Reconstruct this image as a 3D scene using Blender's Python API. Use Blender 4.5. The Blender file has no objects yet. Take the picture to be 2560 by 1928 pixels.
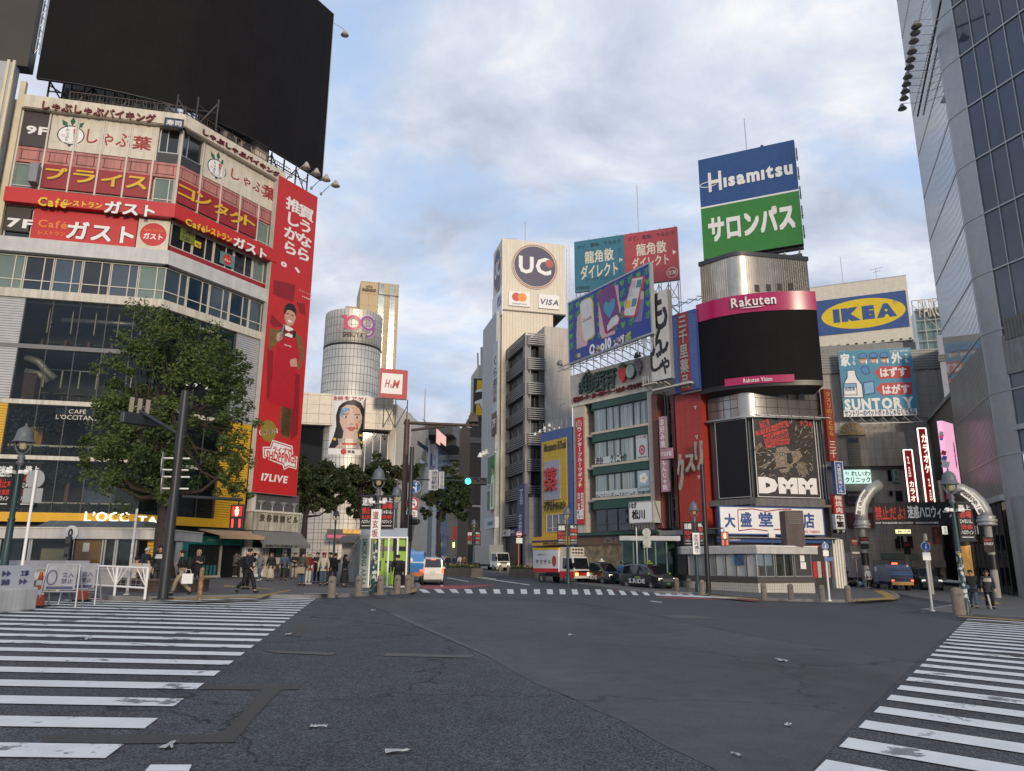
import bpy,math,random
from mathutils import Vector,Matrix
# ---------------------------------------------------------------- camera, world, sun, exposure
SC=bpy.context.scene
COL=SC.collection
W,H=2560.0,1928.0
FPX=1852.0
EYE=1.65
PITCH,ROLL=math.radians(13.4),math.radians(0.3)
_f=Vector((0,math.cos(PITCH),math.sin(PITCH)))
_u=Vector((0,-math.sin(PITCH),math.cos(PITCH)))
_r=Vector((1,0,0))
CR=_r*math.cos(ROLL)+_u*math.sin(ROLL)
CU=_u*math.cos(ROLL)-_r*math.sin(ROLL)
CF=_f
CAMLOC=Vector((0,0,EYE))
cd=bpy.data.cameras.new('camera')
cam=bpy.data.objects.new('camera',cd);COL.objects.link(cam)
cd.sensor_width=36.0;cd.lens=36.0*FPX/W;cd.clip_start=0.05;cd.clip_end=3000
cam.matrix_world=Matrix(((CR.x,CU.x,-CF.x,0),(CR.y,CU.y,-CF.y,0),(CR.z,CU.z,-CF.z,EYE),(0,0,0,1)))
SC.camera=cam
SC.render.resolution_x,SC.render.resolution_y=1024,771
SC.view_settings.view_transform='Standard';SC.view_settings.look='None'
SC.view_settings.exposure=0.2;SC.view_settings.gamma=1.0
SUN_EL,SUN_AZ=math.radians(13),math.radians(160)
def setup_world():
 w=bpy.data.worlds.new('World');SC.world=w;w.use_nodes=True
 nt=w.node_tree;nt.nodes.clear();N=nt.nodes.new;L=nt.links.new
 out=N('ShaderNodeOutputWorld');bg=N('ShaderNodeBackground');L(bg.outputs[0],out.inputs[0])
 bg.inputs[1].default_value=0.135
 sky=N('ShaderNodeTexSky');sky.sky_type='NISHITA';sky.sun_disc=False
 sky.sun_elevation=SUN_EL;sky.sun_rotation=SUN_AZ;sky.air_density=1.0;sky.dust_density=1.0;sky.ozone_density=2.0
 tc=N('ShaderNodeTexCoord');sep=N('ShaderNodeSeparateXYZ');L(tc.outputs['Generated'],sep.inputs[0])
 def math_(op,a,b=None,v=None):
  m=N('ShaderNodeMath');m.operation=op;L(a,m.inputs[0])
  if b is not None:L(b,m.inputs[1])
  if v is not None:m.inputs[1].default_value=v
  return m.outputs[0]
 zz=math_('MAXIMUM',sep.outputs[2],v=0.0);zz=math_('ADD',zz,v=0.32)
 cx=math_('DIVIDE',sep.outputs[0],zz);cy=math_('DIVIDE',sep.outputs[1],zz)
 cmb=N('ShaderNodeCombineXYZ');L(cx,cmb.inputs[0]);L(cy,cmb.inputs[1])
 def noise(scale,detail,rough,loc,dist=0.0,sx=1.0):
  mp=N('ShaderNodeMapping');mp.inputs['Location'].default_value=loc;mp.inputs['Scale'].default_value=(sx,1,1)
  mp.inputs['Rotation'].default_value=(0,0,0.5)
  L(cmb.outputs[0],mp.inputs[0])
  n=N('ShaderNodeTexNoise');n.inputs['Scale'].default_value=scale;n.inputs['Detail'].default_value=detail
  n.inputs['Roughness'].default_value=rough;n.inputs['Distortion'].default_value=dist
  L(mp.outputs[0],n.inputs['Vector']);return n.outputs['Fac']
 def ramp(src,stops):
  r=N('ShaderNodeValToRGB');e=r.color_ramp.elements
  for i,(p,c)in enumerate(stops):
   x=e[i]if i<2 else e.new(p)
   x.position=p;x.color=c if len(c)==4 else(*c,1)
  L(src,r.inputs[0]);return r.outputs[0]
 cover=ramp(noise(2.6,8,.55,(3.1,1.7,0),.3,.9),[(0.36,(.15,)*3),(0.52,(1,)*3)])
 shade=ramp(noise(4.2,9,.58,(5.7,2.2,0),.3,.8),[(0.34,(3.0,3.4,4.25)),(0.46,(3.9,4.3,5.15)),(0.56,(4.7,5.05,5.75)),(0.70,(6.4,6.35,6.4))])
 haze=N('ShaderNodeMix');haze.data_type='RGBA';haze.inputs[0].default_value=.72
 L(sky.outputs[0],haze.inputs[6]);haze.inputs[7].default_value=(3.6,4.9,7.0,1)
 mx=N('ShaderNodeMix');mx.data_type='RGBA'
 L(cover,mx.inputs[0]);L(haze.outputs[2],mx.inputs[6]);L(shade,mx.inputs[7])
 L(mx.outputs[2],bg.inputs[0])
setup_world()
sl=bpy.data.lights.new('sun','SUN');sl.energy=1.9;sl.angle=math.radians(9);sl.color=(1.0,.82,.62)
sun=bpy.data.objects.new('sun',sl);COL.objects.link(sun)
_sd=Vector((math.sin(SUN_AZ)*math.cos(SUN_EL),math.cos(SUN_AZ)*math.cos(SUN_EL),math.sin(SUN_EL)))
sun.rotation_euler=_sd.to_track_quat('Z','Y').to_euler()
# ---------------------------------------------------------------- measuring: photo pixels -> rays -> points on real surfaces
def reg(x0,y0,s):return lambda x,y:(x0+x/s,y0+y/s)
D=reg(0,0,2212/2560)
a_=reg(0,0,2.572);b_=reg(0,600,2.572);c_=reg(0,1100,3.456);d_=reg(560,680,3.204);e_=reg(560,1160,3.253)
f_=reg(1160,540,3.687);g_=reg(1160,940,2.872);h_=reg(1640,320,3.204);i_=reg(1640,800,3.787);j_=reg(1640,1180,4.096)
k_=reg(2000,660,3.786);l_=reg(2000,1040,2.975);m_=reg(2180,0,2.379);n_=reg(0,1440,1.728);o_=reg(1280,1440,1.728)
p_=reg(930,1000,6.9125);q_=reg(930,1220,6.9125);r_=reg(740,1140,8.193);s_=reg(1150,860,7.572);t_=reg(1410,920,6.171);v_=reg(1210,1230,7.933);w_=reg(2060,1180,5.5528);x_=reg(2300,1000,2.977);y_=reg(1380,660,6.943);z_=reg(1700,1380,4.608)
def ray(p):
 return(CF*FPX+CR*(p[0]-W/2)+CU*(H/2-p[1])).normalized()
def gz(x,y):
 x=max(-60.0,min(60.0,x))
 return-0.0218*x+0.013*max(0.0,min(y,220.0)-52.0)
def G(p,h=0.0):
 d=ray(p);t=10.0
 for _ in range(60):
  q=CAMLOC+d*t
  e=(gz(q.x,q.y)+h)-q.z
  t=max(1.0,min(400,t+e/min(d.z-0.0001,-0.006)*0.7))
 q=CAMLOC+d*t
 return Vector((q.x,q.y,gz(q.x,q.y)+h))
def at(p,Y):
 d=ray(p);return CAMLOC+d*(Y/d.y)
def px(q):
 q=Vector(q)-CAMLOC;z=q.dot(CF)
 return(W/2+FPX*q.dot(CR)/z,H/2-FPX*q.dot(CU)/z)
KB_=0.14
class Fac:
 def __init__(s,P,a):
  s.P=Vector((P[0],P[1],0));s.ad=a;s.a=math.radians(a)
  s.t=Vector((math.cos(s.a),math.sin(s.a),0));s.n=Vector((-math.sin(s.a),math.cos(s.a),0))
 def h(s,p,y=0.0):
  d=ray(p);k=((s.P+s.n*y)-CAMLOC).dot(s.n)/d.dot(s.n)
  q=CAMLOC+d*k
  return((q-s.P).dot(s.t),q.z)
 def w(s,u,y=0.0,z=0.0):return s.P+s.t*u+s.n*y+Vector((0,0,z))
 def gz(s,u,y=0.0):
  q=s.w(u,y);return gz(q.x,q.y)
 def shift(s,u=0.0,y=0.0,da=0.0):
  q=s.w(u,y);return Fac((q.x,q.y),s.ad+da)
def fac_at(p,Y,a):
 q=at(p,Y);return Fac((q.x,q.y),a)
# ---------------------------------------------------------------- materials
def lin(h):
 h=h.lstrip('#');o=[]
 for k in(0,2,4):
  c=int(h[k:k+2],16)/255
  o.append(c/12.92 if c<=.04045 else((c+.055)/1.055)**2.4)
 return o
MATS={}
def M(name,col=None,rough=.6,metal=0.0,var=.12,scale=1.5,bump=0.0,bscale=40,streak=0.0,spec=.5,emit=None,grid=None):
 """procedural painted / stone / metal surface: base colour with noise wear, rain streaks, joint grid, fine bump"""
 if name in MATS:return MATS[name]
 m=bpy.data.materials.new(name);m.use_nodes=True;MATS[name]=m
 nt=m.node_tree;N=nt.nodes.new;L=nt.links.new;b=nt.nodes['Principled BSDF']
 c=lin(col)if isinstance(col,str)else list(col)
 m.diffuse_color=(*c,1)
 b.inputs['Roughness'].default_value=rough;b.inputs['Metallic'].default_value=metal
 b.inputs['Specular IOR Level'].default_value=spec
 tc=N('ShaderNodeTexCoord');src=None
 rgb=N('ShaderNodeRGB');rgb.outputs[0].default_value=(*c,1);src=rgb.outputs[0]
 def mul(a,fac_socket,lo,hi,p0=.3,p1=.7):
  mr=N('ShaderNodeMapRange');L(fac_socket,mr.inputs[0])
  mr.inputs[1].default_value=p0;mr.inputs[2].default_value=p1;mr.inputs[3].default_value=lo;mr.inputs[4].default_value=hi
  vm=N('ShaderNodeVectorMath');vm.operation='SCALE';L(a,vm.inputs[0]);L(mr.outputs[0],vm.inputs['Scale']);return vm.outputs[0]
 if var:
  n=N('ShaderNodeTexNoise');n.inputs['Scale'].default_value=scale;n.inputs['Detail'].default_value=6;n.inputs['Roughness'].default_value=.6
  L(tc.outputs['Object'],n.inputs['Vector']);src=mul(src,n.outputs['Fac'],1-var,1+var*.5)
 if streak:
  mp=N('ShaderNodeMapping');mp.inputs['Scale'].default_value=(3,3,.18);L(tc.outputs['Object'],mp.inputs[0])
  n=N('ShaderNodeTexNoise');n.inputs['Scale'].default_value=1.6;n.inputs['Detail'].default_value=5;L(mp.outputs[0],n.inputs['Vector'])
  src=mul(src,n.outputs['Fac'],1-streak,1.0,.35,.6)
 if grid:
  gw,gh,gj,gd=grid
  s=N('ShaderNodeSeparateXYZ');L(tc.outputs['Object'],s.inputs[0])
  outs=[]
  for ax,w_ in((0,gw),(2,gh)):
   if not w_:continue
   a1=N('ShaderNodeMath');a1.operation='DIVIDE';L(s.outputs[ax],a1.inputs[0]);a1.inputs[1].default_value=w_
   a2=N('ShaderNodeMath');a2.operation='FRACT';L(a1.outputs[0],a2.inputs[0])
   a3=N('ShaderNodeMath');a3.operation='LESS_THAN';L(a2.outputs[0],a3.inputs[0]);a3.inputs[1].default_value=gj/w_
   outs.append(a3.outputs[0])
  o=outs[0]
  if len(outs)>1:
   mx=N('ShaderNodeMath');mx.operation='MAXIMUM';L(outs[0],mx.inputs[0]);L(outs[1],mx.inputs[1]);o=mx.outputs[0]
  src=mul(src,o,1,1-gd,0,1)
 L(src,b.inputs['Base Color'])
 if bump:
  n=N('ShaderNodeTexNoise');n.inputs['Scale'].default_value=bscale;n.inputs['Detail'].default_value=4;L(tc.outputs['Object'],n.inputs['Vector'])
  bp=N('ShaderNodeBump');bp.inputs['Strength'].default_value=bump;L(n.outputs['Fac'],bp.inputs['Height']);L(bp.outputs[0],b.inputs['Normal'])
 if emit:
  b.inputs['Emission Color'].default_value=(*c,1);b.inputs['Emission Strength'].default_value=emit
 return m
def glass(name,tint=(.6,.65,.66),rough=.02,refl=1.0):
 """window pane: see-through with fresnel mirror"""
 if name in MATS:return MATS[name]
 m=bpy.data.materials.new(name);m.use_nodes=True;MATS[name]=m
 nt=m.node_tree;nt.nodes.clear();N=nt.nodes.new;L=nt.links.new
 o=N('ShaderNodeOutputMaterial');t=N('ShaderNodeBsdfTransparent');t.inputs[0].default_value=(*tint,1)
 g=N('ShaderNodeBsdfGlossy');g.inputs['Roughness'].default_value=rough;g.inputs[0].default_value=(.9,.95,1,1)
 fr=N('ShaderNodeFresnel');fr.inputs[0].default_value=1.5
 ml=N('ShaderNodeMath');ml.operation='MULTIPLY';L(fr.outputs[0],ml.inputs[0]);ml.inputs[1].default_value=refl
 mx=N('ShaderNodeMixShader');L(ml.outputs[0],mx.inputs[0]);L(t.outputs[0],mx.inputs[1]);L(g.outputs[0],mx.inputs[2]);L(mx.outputs[0],o.inputs[0])
 return m
WHITE=M('white_paint',(.74,.73,.70),.5,streak=.12)
WW=M('sign_white',(.80,.79,.76),.45,var=.05)
CR_=M('cream_panel',(.66,.60,.48),.5,streak=.15)
CF_=M('cream_frame',(.60,.56,.48),.45,var=.1)
PA=M('pale_concrete',(.52,.50,.46),.8,streak=.22,bump=.1)
GY=M('grey_concrete',(.27,.265,.255),.8,streak=.25,bump=.1)
DG=M('dark_grey_metal',(.055,.058,.062),.45)
BK=M('black_paint',(.012,.012,.014),.4)
SCREEN=M('dark_led_screen',(.009,.008,.009),.7,var=.25,scale=.35,spec=.12,grid=(1.28,1.28,.03,-.5))
SCREENB=M('brown_led_screen',(.06,.054,.045),.6,var=.15,scale=.4,spec=.3)
RED=M('sign_red',(.52,.022,.022),.42,var=.08)
DR=M('deep_red_panel',(.28,.014,.02),.45,var=.12)
MAROON=M('maroon_letters',(.16,.012,.018),.5)
YEL=M('sign_yellow',(.75,.48,.025),.45,var=.06)
GOLD=M('gold_letters',(.70,.42,.02),.4)
OCC=M('mustard_yellow',(.68,.37,.012),.45,var=.1)
PINK=M('pink_stone_panel',(.50,.20,.17),.6,streak=.3,var=.2)
DWN=M('dark_window_glass',(.012,.014,.016),.05,var=.3,scale=.3,spec=.9)
BWN=M('blue_grey_glass',(.05,.075,.10),.06,var=.2,scale=.25,spec=.9)
GWIN=M('pale_green_glass',(.16,.22,.19),.10,var=.25,scale=.4,spec=.7)
STEEL=M('brushed_steel',(.46,.46,.46),.35,.85,var=.1)
GV=M('galvanised_steel',(.42,.43,.43),.5,.5)
BLUE=M('sign_blue',(.025,.075,.26),.42,var=.07)
GREEN=M('sign_green',(.045,.22,.05),.45,var=.07)
BW=M('rust_brown_paint',(.075,.045,.035),.55,var=.3)
POLE=M('charcoal_pole_paint',(.022,.024,.027),.45,var=.2)
TEALP=M('dark_teal_pole_paint',(.012,.045,.048),.45,var=.25)
TRUSS=M('dark_truss_steel',(.05,.052,.055),.5,.2)
CLEAR=glass('clear_glass')
TINT=glass('tinted_glass',(.42,.47,.47),refl=1.1)
SHOPG=glass('dim_shop_glass',(.8,.82,.8),refl=.5)
# ---------------------------------------------------------------- meshes
_FC={};LAY={}
def glyph(ch,bold):
 k=(ch,round(bold,3))
 if k in _FC:return _FC[k]
 if bold and ord(ch)>=0x2e00:
  vs,fs=glyph(ch,0);V=[];F=[]
  for j,(dx,dz)in enumerate(((-1,-1),(1,-1),(-1,1),(1,1),(0,0))):
   i=len(V);V+=[(p[0]+dx*bold*.62,p[1]+dz*bold*.62)for p in vs];F+=[tuple(i+q for q in f)for f in fs]
  _FC[k]=(V,F);LAY[k]=len(vs)
  return _FC[k]
 c=bpy.data.curves.new('lettering','FONT');c.body=ch;c.size=1;c.resolution_u=2;c.offset=bold;c.fill_mode='FRONT'
 o=bpy.data.objects.new('lettering',c);COL.objects.link(o)
 me=bpy.data.meshes.new_from_object(o.evaluated_get(bpy.context.evaluated_depsgraph_get()))
 r=([(v.co.x,v.co.y)for v in me.vertices],[tuple(p.vertices)for p in me.polygons])
 bpy.data.objects.remove(o);bpy.data.curves.remove(c);bpy.data.meshes.remove(me)
 _FC[k]=r
 return r
class MB:
 def __init__(s):s.v=[];s.f=[];s.mi=[];s.mats=[];s.smooth=set()
 def _m(s,m):
  if m not in s.mats:s.mats.append(m)
  return s.mats.index(m)
 def face(s,pts,m):
  i=len(s.v);s.v+=[tuple(p)for p in pts];s.f.append(tuple(range(i,i+len(pts))));s.mi.append(s._m(m))
 def raw(s,vs,fs,m,smooth=False):
  i=len(s.v);s.v+=[tuple(p)for p in vs];k=s._m(m)
  for f in fs:
   if smooth:s.smooth.add(len(s.f))
   s.f.append(tuple(i+j for j in f));s.mi.append(k)
 def box(s,x0,y0,z0,x1,y1,z1,m):
  if x0>x1:x0,x1=x1,x0
  if y0>y1:y0,y1=y1,y0
  if z0>z1:z0,z1=z1,z0
  s.raw([(x0,y0,z0),(x1,y0,z0),(x1,y1,z0),(x0,y1,z0),(x0,y0,z1),(x1,y0,z1),(x1,y1,z1),(x0,y1,z1)],[(0,3,2,1),(4,5,6,7),(0,1,5,4),(1,2,6,5),(2,3,7,6),(3,0,4,7)],m)
 def hexa(s,p,m):
  s.raw(p,[(0,3,2,1),(4,5,6,7),(0,1,5,4),(1,2,6,5),(2,3,7,6),(3,0,4,7)],m)
 def prism(s,poly,z0,z1,m,top=None):
  n=len(poly);zz=z0 if callable(z0)else(lambda x,y:z0)
  z1f=z1 if callable(z1)else(lambda x,y:z1)
  vs=[(x,y,zz(x,y))for x,y in poly]+[(x,y,z1f(x,y))for x,y in poly]
  s.raw(vs,[(i,(i+1)%n,n+(i+1)%n,n+i)for i in range(n)],m)
  s.raw(vs[n:],[tuple(range(n))],top or m);s.raw(vs[:n],[tuple(reversed(range(n)))],m)
 def plate(s,poly,y0,y1,m,side=None):
  n=len(poly)
  s.raw([(x,y0,z)for x,z in poly],[tuple(range(n))],m)
  if y1 is not None:
   s.raw([(x,y0,z)for x,z in poly]+[(x,y1,z)for x,z in poly],[(i,n+i,n+(i+1)%n,(i+1)%n)for i in range(n)],side or m)
 def disc(s,cx,cz,rx,rz,y0,y1,m,n=32,side=None,a0=0,a1=360):
  full=a1-a0>=360
  pts=[(cx+rx*math.cos(math.radians(a0+(a1-a0)*i/n)),cz+rz*math.sin(math.radians(a0+(a1-a0)*i/n)))for i in range(n if full else n+1)]
  s.plate(pts,y0,y1,m,side)
 def ring(s,cx,cz,rx,rz,w,y0,y1,m,n=32,a0=0,a1=360):
  P=lambda a,k:(cx+(rx-k)*math.cos(a),cz+(rz-k)*math.sin(a))
  for i in range(n):
   a,b=math.radians(a0+(a1-a0)*i/n),math.radians(a0+(a1-a0)*(i+1)/n)
   s.plate([P(a,w),P(a,0),P(b,0),P(b,w)],y0,y1,m)
 def bar(s,p,q,r,m,n=8,r2=None,cap=True,smooth=True):
  p,q=Vector(p),Vector(q);d=(q-p)
  if d.length<1e-6:return
  d.normalize();a=d.orthogonal().normalized();b=d.cross(a);r2=r if r2 is None else r2
  vs=[p+(a*math.cos(t)+b*math.sin(t))*r for t in[2*math.pi*i/n for i in range(n)]]+[q+(a*math.cos(t)+b*math.sin(t))*r2 for t in[2*math.pi*i/n for i in range(n)]]
  s.raw(vs,[(i,(i+1)%n,n+(i+1)%n,n+i)for i in range(n)],m,smooth)
  if cap:s.raw(vs,[tuple(reversed(range(n))),tuple(range(n,2*n))],m)
 def tube(s,pts,r,m,n=8):
  for i in range(len(pts)-1):
   rr=r[i]if isinstance(r,(list,tuple))else r;r2=r[i+1]if isinstance(r,(list,tuple))else r
   s.bar(pts[i],pts[i+1],rr,m,n,r2,cap=(i==0 or i==len(pts)-2))
 def sweep(s,pts,radii,m,n=10):
  pts=[Vector(p)for p in pts];vs=[];fs=[];ref=None
  for i,p in enumerate(pts):
   d=(pts[min(i+1,len(pts)-1)]-pts[max(i-1,0)]).normalized()
   if ref is None:ref=d.orthogonal().normalized()
   a=(ref-d*ref.dot(d));a=a.normalized()if a.length>1e-5 else d.orthogonal().normalized();ref=a;b=d.cross(a)
   vs+=[p+(a*math.cos(2*math.pi*k/n)+b*math.sin(2*math.pi*k/n))*radii[i]for k in range(n)]
  for i in range(len(pts)-1):
   fs+=[(i*n+k,i*n+(k+1)%n,(i+1)*n+(k+1)%n,(i+1)*n+k)for k in range(n)]
  fs+=[tuple(reversed(range(n))),tuple(range((len(pts)-1)*n,len(pts)*n))]
  s.raw(vs,fs,m,True)
 def lathe(s,prof,c,m,n=20,smooth=True,sx=1.0,sy=1.0):
  vs=[(c[0]+r*sx*math.cos(2*math.pi*k/n),c[1]+r*sy*math.sin(2*math.pi*k/n),c[2]+z)for r,z in prof for k in range(n)]
  fs=[(i*n+k,i*n+(k+1)%n,(i+1)*n+(k+1)%n,(i+1)*n+k)for i in range(len(prof)-1)for k in range(n)]
  s.raw(vs,fs,m,smooth)
  s.raw(vs[:n],[tuple(reversed(range(n)))],m);s.raw(vs[-n:],[tuple(range(n))],m)
 def ball(s,c,r,m,n=12,k=8,sz=1.0,sx=1.0,sy=1.0):
  s.lathe([(max(1e-4,r*math.sin(math.pi*i/k)),-r*sz*math.cos(math.pi*i/k))for i in range(k+1)],c,m,n,True,sx,sy)
 def text(s,t,x0,z0,x1,z1,y,m,b=.0,d=.02,v=False,sh=0.0,rot=0.0,gap=0.0,warp=None,keep=False):
  """lettering filling the box x0..x1, z0..z1 of the facade plane, front face at y, d thick"""
  def emit(vs,fs,lay=None):
   lay=lay or[0]*len(vs)
   if rot:
    cx,cz=(x0+x1)/2,(z0+z1)/2;c_,s_=math.cos(math.radians(rot)),math.sin(math.radians(rot))
    vs=[(cx+(x-cx)*c_-(z-cz)*s_,cz+(x-cx)*s_+(z-cz)*c_)for x,z in vs]
   W3=(lambda x,y_,z:warp(x,y_,z))if warp else(lambda x,y_,z:(x,y_,z))
   n=len(vs)
   s.raw([W3(x,y-.0012*l,z)for(x,z),l in zip(vs,lay)],fs,m)
   if d>.004:
    cnt={}
    for f in fs:
     for i in range(len(f)):
      e=(f[i],f[(i+1)%len(f)]);cnt[e]=1
    edges=[e for e in cnt if(e[1],e[0])not in cnt]
    s.raw([W3(x,y-.0012*l,z)for(x,z),l in zip(vs,lay)]+[W3(x,y+d,z)for x,z in vs],[(e[1],e[0],n+e[0],n+e[1])for e in edges],m)
  if v:
   chars=[c for c in t];hh=(z1-z0)/len(chars)
   for i,ch in enumerate(chars):
    if ch in ' \u3000':continue
    vs,fs=glyph(ch,b);nl=LAY.get((ch,round(b,3)),0);ly=[q//nl for q in range(len(vs))]if nl else None;zc=z1-hh*(i+.5);xc=(x0+x1)/2;k=min(hh*.96,99)if gap==0 else hh*gap
    wx=(x1-x0)
    if ord(ch)<0x2e00:
     xs=[p[0]for p in vs];ox=(min(xs)+max(xs))/2;oz=.36
    else:ox,oz=.5,.38
    if ch in 'ー～-―':vs=[((oz-z)*1.0+ox,(x-ox)+oz)for x,z in vs]
    emit([(xc+(x-ox)*wx,zc+(z-oz)*k)for x,z in vs],fs,ly)
   return
  X=0;av=[];af=[];al=[];L_=t.split('\n')
  for li,ln in enumerate(L_):
   X=0
   for ch in ln:
    if ch in ' \u3000':X+=.35 if ch==' ' else 1.0;continue
    vs,fs=glyph(ch,b);i=len(av);nl=LAY.get((ch,round(b,3)),0);al+=[q//nl if nl else 0 for q in range(len(vs))]
    lo=min(p[0]for p in vs)if ord(ch)<0x2e00 else 0
    av+=[(x-lo+X+z*sh,z-li*1.15)for x,z in vs];af+=[tuple(i+j for j in f)for f in fs]
    X+=(max(p[0]for p in vs)-lo+.09+gap)if ord(ch)<0x2e00 else 1.0+gap
  if not av:return
  xa,xb=min(p[0]for p in av),max(p[0]for p in av);za,zb=min(p[1]for p in av),max(p[1]for p in av)
  kx=(x1-x0)/(xb-xa);kz=(z1-z0)/(zb-za)if zb>za else 1
  if keep:kx=kz=min(kx,kz)
  emit([((x-(xa+xb)/2)*kx+(x0+x1)/2,(z-(za+zb)/2)*kz+(z0+z1)/2)for x,z in av],af,al)
 def build(s,name,parent=None,off=(0,0,0),loc=None,bevel=0.0):
  me=bpy.data.meshes.new(name)
  me.from_pydata([(x-off[0],y-off[1],z-off[2])for x,y,z in s.v],[],s.f)
  for m in s.mats:me.materials.append(m)
  me.polygons.foreach_set('material_index',s.mi)
  if s.smooth:me.polygons.foreach_set('use_smooth',[i in s.smooth for i in range(len(s.f))])
  me.update()
  o=bpy.data.objects.new(name,me);COL.objects.link(o)
  if parent is not None:o.parent=parent
  if loc is not None:o.location=loc
  if bevel:
   md=o.modifiers.new('bevel','BEVEL');md.width=bevel;md.segments=2;md.limit_method='ANGLE'
  return o
def tag(o,label=None,cat=None,group=None,kind=None):
 if label:o['label']=label
 if cat:o['category']=cat
 if group:o['group']=group
 if kind:o['kind']=kind
 return o
def kids(o):return[c for c in CH.get(o.name,[])]
CH={}
class TG:
 """an Empty at the thing's base that parents its parts; parts are measured in facade coordinates (u, y, z) or in metres from the base"""
 def __init__(s,name,label,cat,loc=None,rz=0.0,fac=None,base=(0,0,0),group=None,kind=None):
  o=bpy.data.objects.new(name,None);COL.objects.link(o);o.empty_display_size=.3
  s.o=o;s.off=base if fac is not None else(0,0,0)
  if fac is not None:o.location=fac.w(*base);o.rotation_euler.z=fac.a
  else:o.location=loc;o.rotation_euler.z=rz
  tag(o,label,cat,group,kind);CH[o.name]=[]
 def part(s,name,mb,parent=None,label=None,bevel=0.0):
  c=mb.build(name,parent or s.o,s.off,bevel=bevel);CH[c.name]=[]
  CH[(parent or s.o).name].append(c)
  if label:c['label']=label
  return c
 def copy(s,loc,rz=0.0,label=None,group=None):
  def rec(o,p):
   c=o.copy();COL.objects.link(c);CH[c.name]=[]
   if p is not None:c.parent=p;CH[p.name].append(c)
   for k in CH.get(o.name,[]):rec(k,c)
   return c
  t=TG.__new__(TG);t.o=rec(s.o,None);t.off=s.off;t.o.location=loc;t.o.rotation_euler.z=rz
  if label:t.o['label']=label
  if group:t.o['group']=group
  return t
def struct(name,mb,label=None,kind='structure'):
 o=mb.build(name);o['kind']=kind
 if label:o['label']=label
 return o
R_=random.Random(7)
def SG(fac,name,label,tl,br,y=-.12,th=.12,m=WW,side=None,texts=(),cat='sign',group=None,border=None,draw=None,rect=None,back=None):
 """a flat sign board on a facade, measured by the pixels of its top left and bottom right corners"""
 yf=y
 if rect:u0,z0,u1,z1=rect
 else:
  (u0,z1),(u1,z0)=fac.h(tl,yf),fac.h(br,yf)
 t=TG(name,label,cat,fac=fac,base=((u0+u1)/2,y+th,z0),group=group)
 mb=MB();mb.box(u0,y,z0,u1,y+th,z1,side or m)
 mb.plate([(u0+.01,z0+.01),(u1-.01,z0+.01),(u1-.01,z1-.01),(u0+.01,z1-.01)],y-.004,None,m)
 t.part('panel',mb)
 if border:
  bm_,bw=border;fb=MB()
  fb.box(u0-.02,y-.03,z0-.02,u1+.02,y+.01,z0+bw,bm_);fb.box(u0-.02,y-.03,z1-bw,u1+.02,y+.01,z1+.02,bm_)
  fb.box(u0-.02,y-.03,z0+bw,u0+bw,y+.01,z1-bw,bm_);fb.box(u1-bw,y-.03,z0+bw,u1+.02,y+.01,z1-bw,bm_)
  t.part('frame',fb)
 if texts:
  lm=MB()
  for tx in texts:PT(lm,fac,yf-.010,*tx[:4],**(tx[4]if len(tx)>4 else{}))
  t.part('lettering',lm)
 if draw:
  pm=MB();draw(pm,u0,z0,u1,z1,y-.008);t.part('picture',pm)
 t.rect=(u0,z0,u1,z1);t.y=y;t.fac=fac
 return t
def PT(lm,fac,y,s,tl,br,m,**kw):
 (a,b),(c,d)=fac.h(tl,y),fac.h(br,y)
 kw.setdefault('d',.02)
 lm.text(s,a,d,c,b,y-kw['d']+.008,m,**kw)
def P2(u0,z0,u1,z1,pts):
 return[(u0+(u1-u0)*x,z0+(z1-z0)*y)for x,y in pts]
def wld(mb,fac):
 mb.v=[tuple(fac.w(x,y,z))for x,y,z in mb.v];return mb
class WT_(TG):
 def __init__(s,name,label,cat,base,group=None,kind=None):
  TG.__init__(s,name,label,cat,loc=base,group=group,kind=kind);s.off=tuple(base)
def WN(th,fac,u0,u1,z0,z1,y=.2,split=(),transom=None,gm=None,fm=None,fw=.055,world=True,proud=.06,label=None):
 """one window: its pane and a frame with mullions as a sub-part"""
 gm=gm or DWN;fm=fm or CF_
 g=MB();g.box(u0,y,z0,u1,y+.03,z1,gm)
 f=MB();a,b=y-proud,y-.002
 f.box(u0,a,z0,u1,b,z0+fw,fm);f.box(u0,a,z1-fw,u1,b,z1,fm);f.box(u0,a,z0+fw,u0+fw,b,z1-fw,fm);f.box(u1-fw,a,z0+fw,u1,b,z1-fw,fm)
 for s_ in split:
  x=u0+(u1-u0)*s_;f.box(x-fw/2,a+.004,z0+fw,x+fw/2,b,z1-fw,fm)
 if transom is not None:f.box(u0+fw,a+.008,transom-fw/2,u1-fw,b,transom+fw/2,fm)
 if world:wld(g,fac);wld(f,fac)
 p=th.part('window',g,label=label);th.part('frame',f,parent=p)
 return p
def LC(mb,pts,size,m,rnd,flat=None):
 for p in pts:
  a=Vector((rnd.gauss(0,1),rnd.gauss(0,1),rnd.gauss(0,.7))).normalized();b=a.cross(Vector((rnd.gauss(0,1),rnd.gauss(0,1),rnd.gauss(0,1)))).normalized()
  s_=size*rnd.uniform(.6,1.3);p=Vector(p)
  mb.raw([p-a*s_,p-b*s_*.45,p+a*s_,p+b*s_*.45],[(0,1,2,3)],m)
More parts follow.
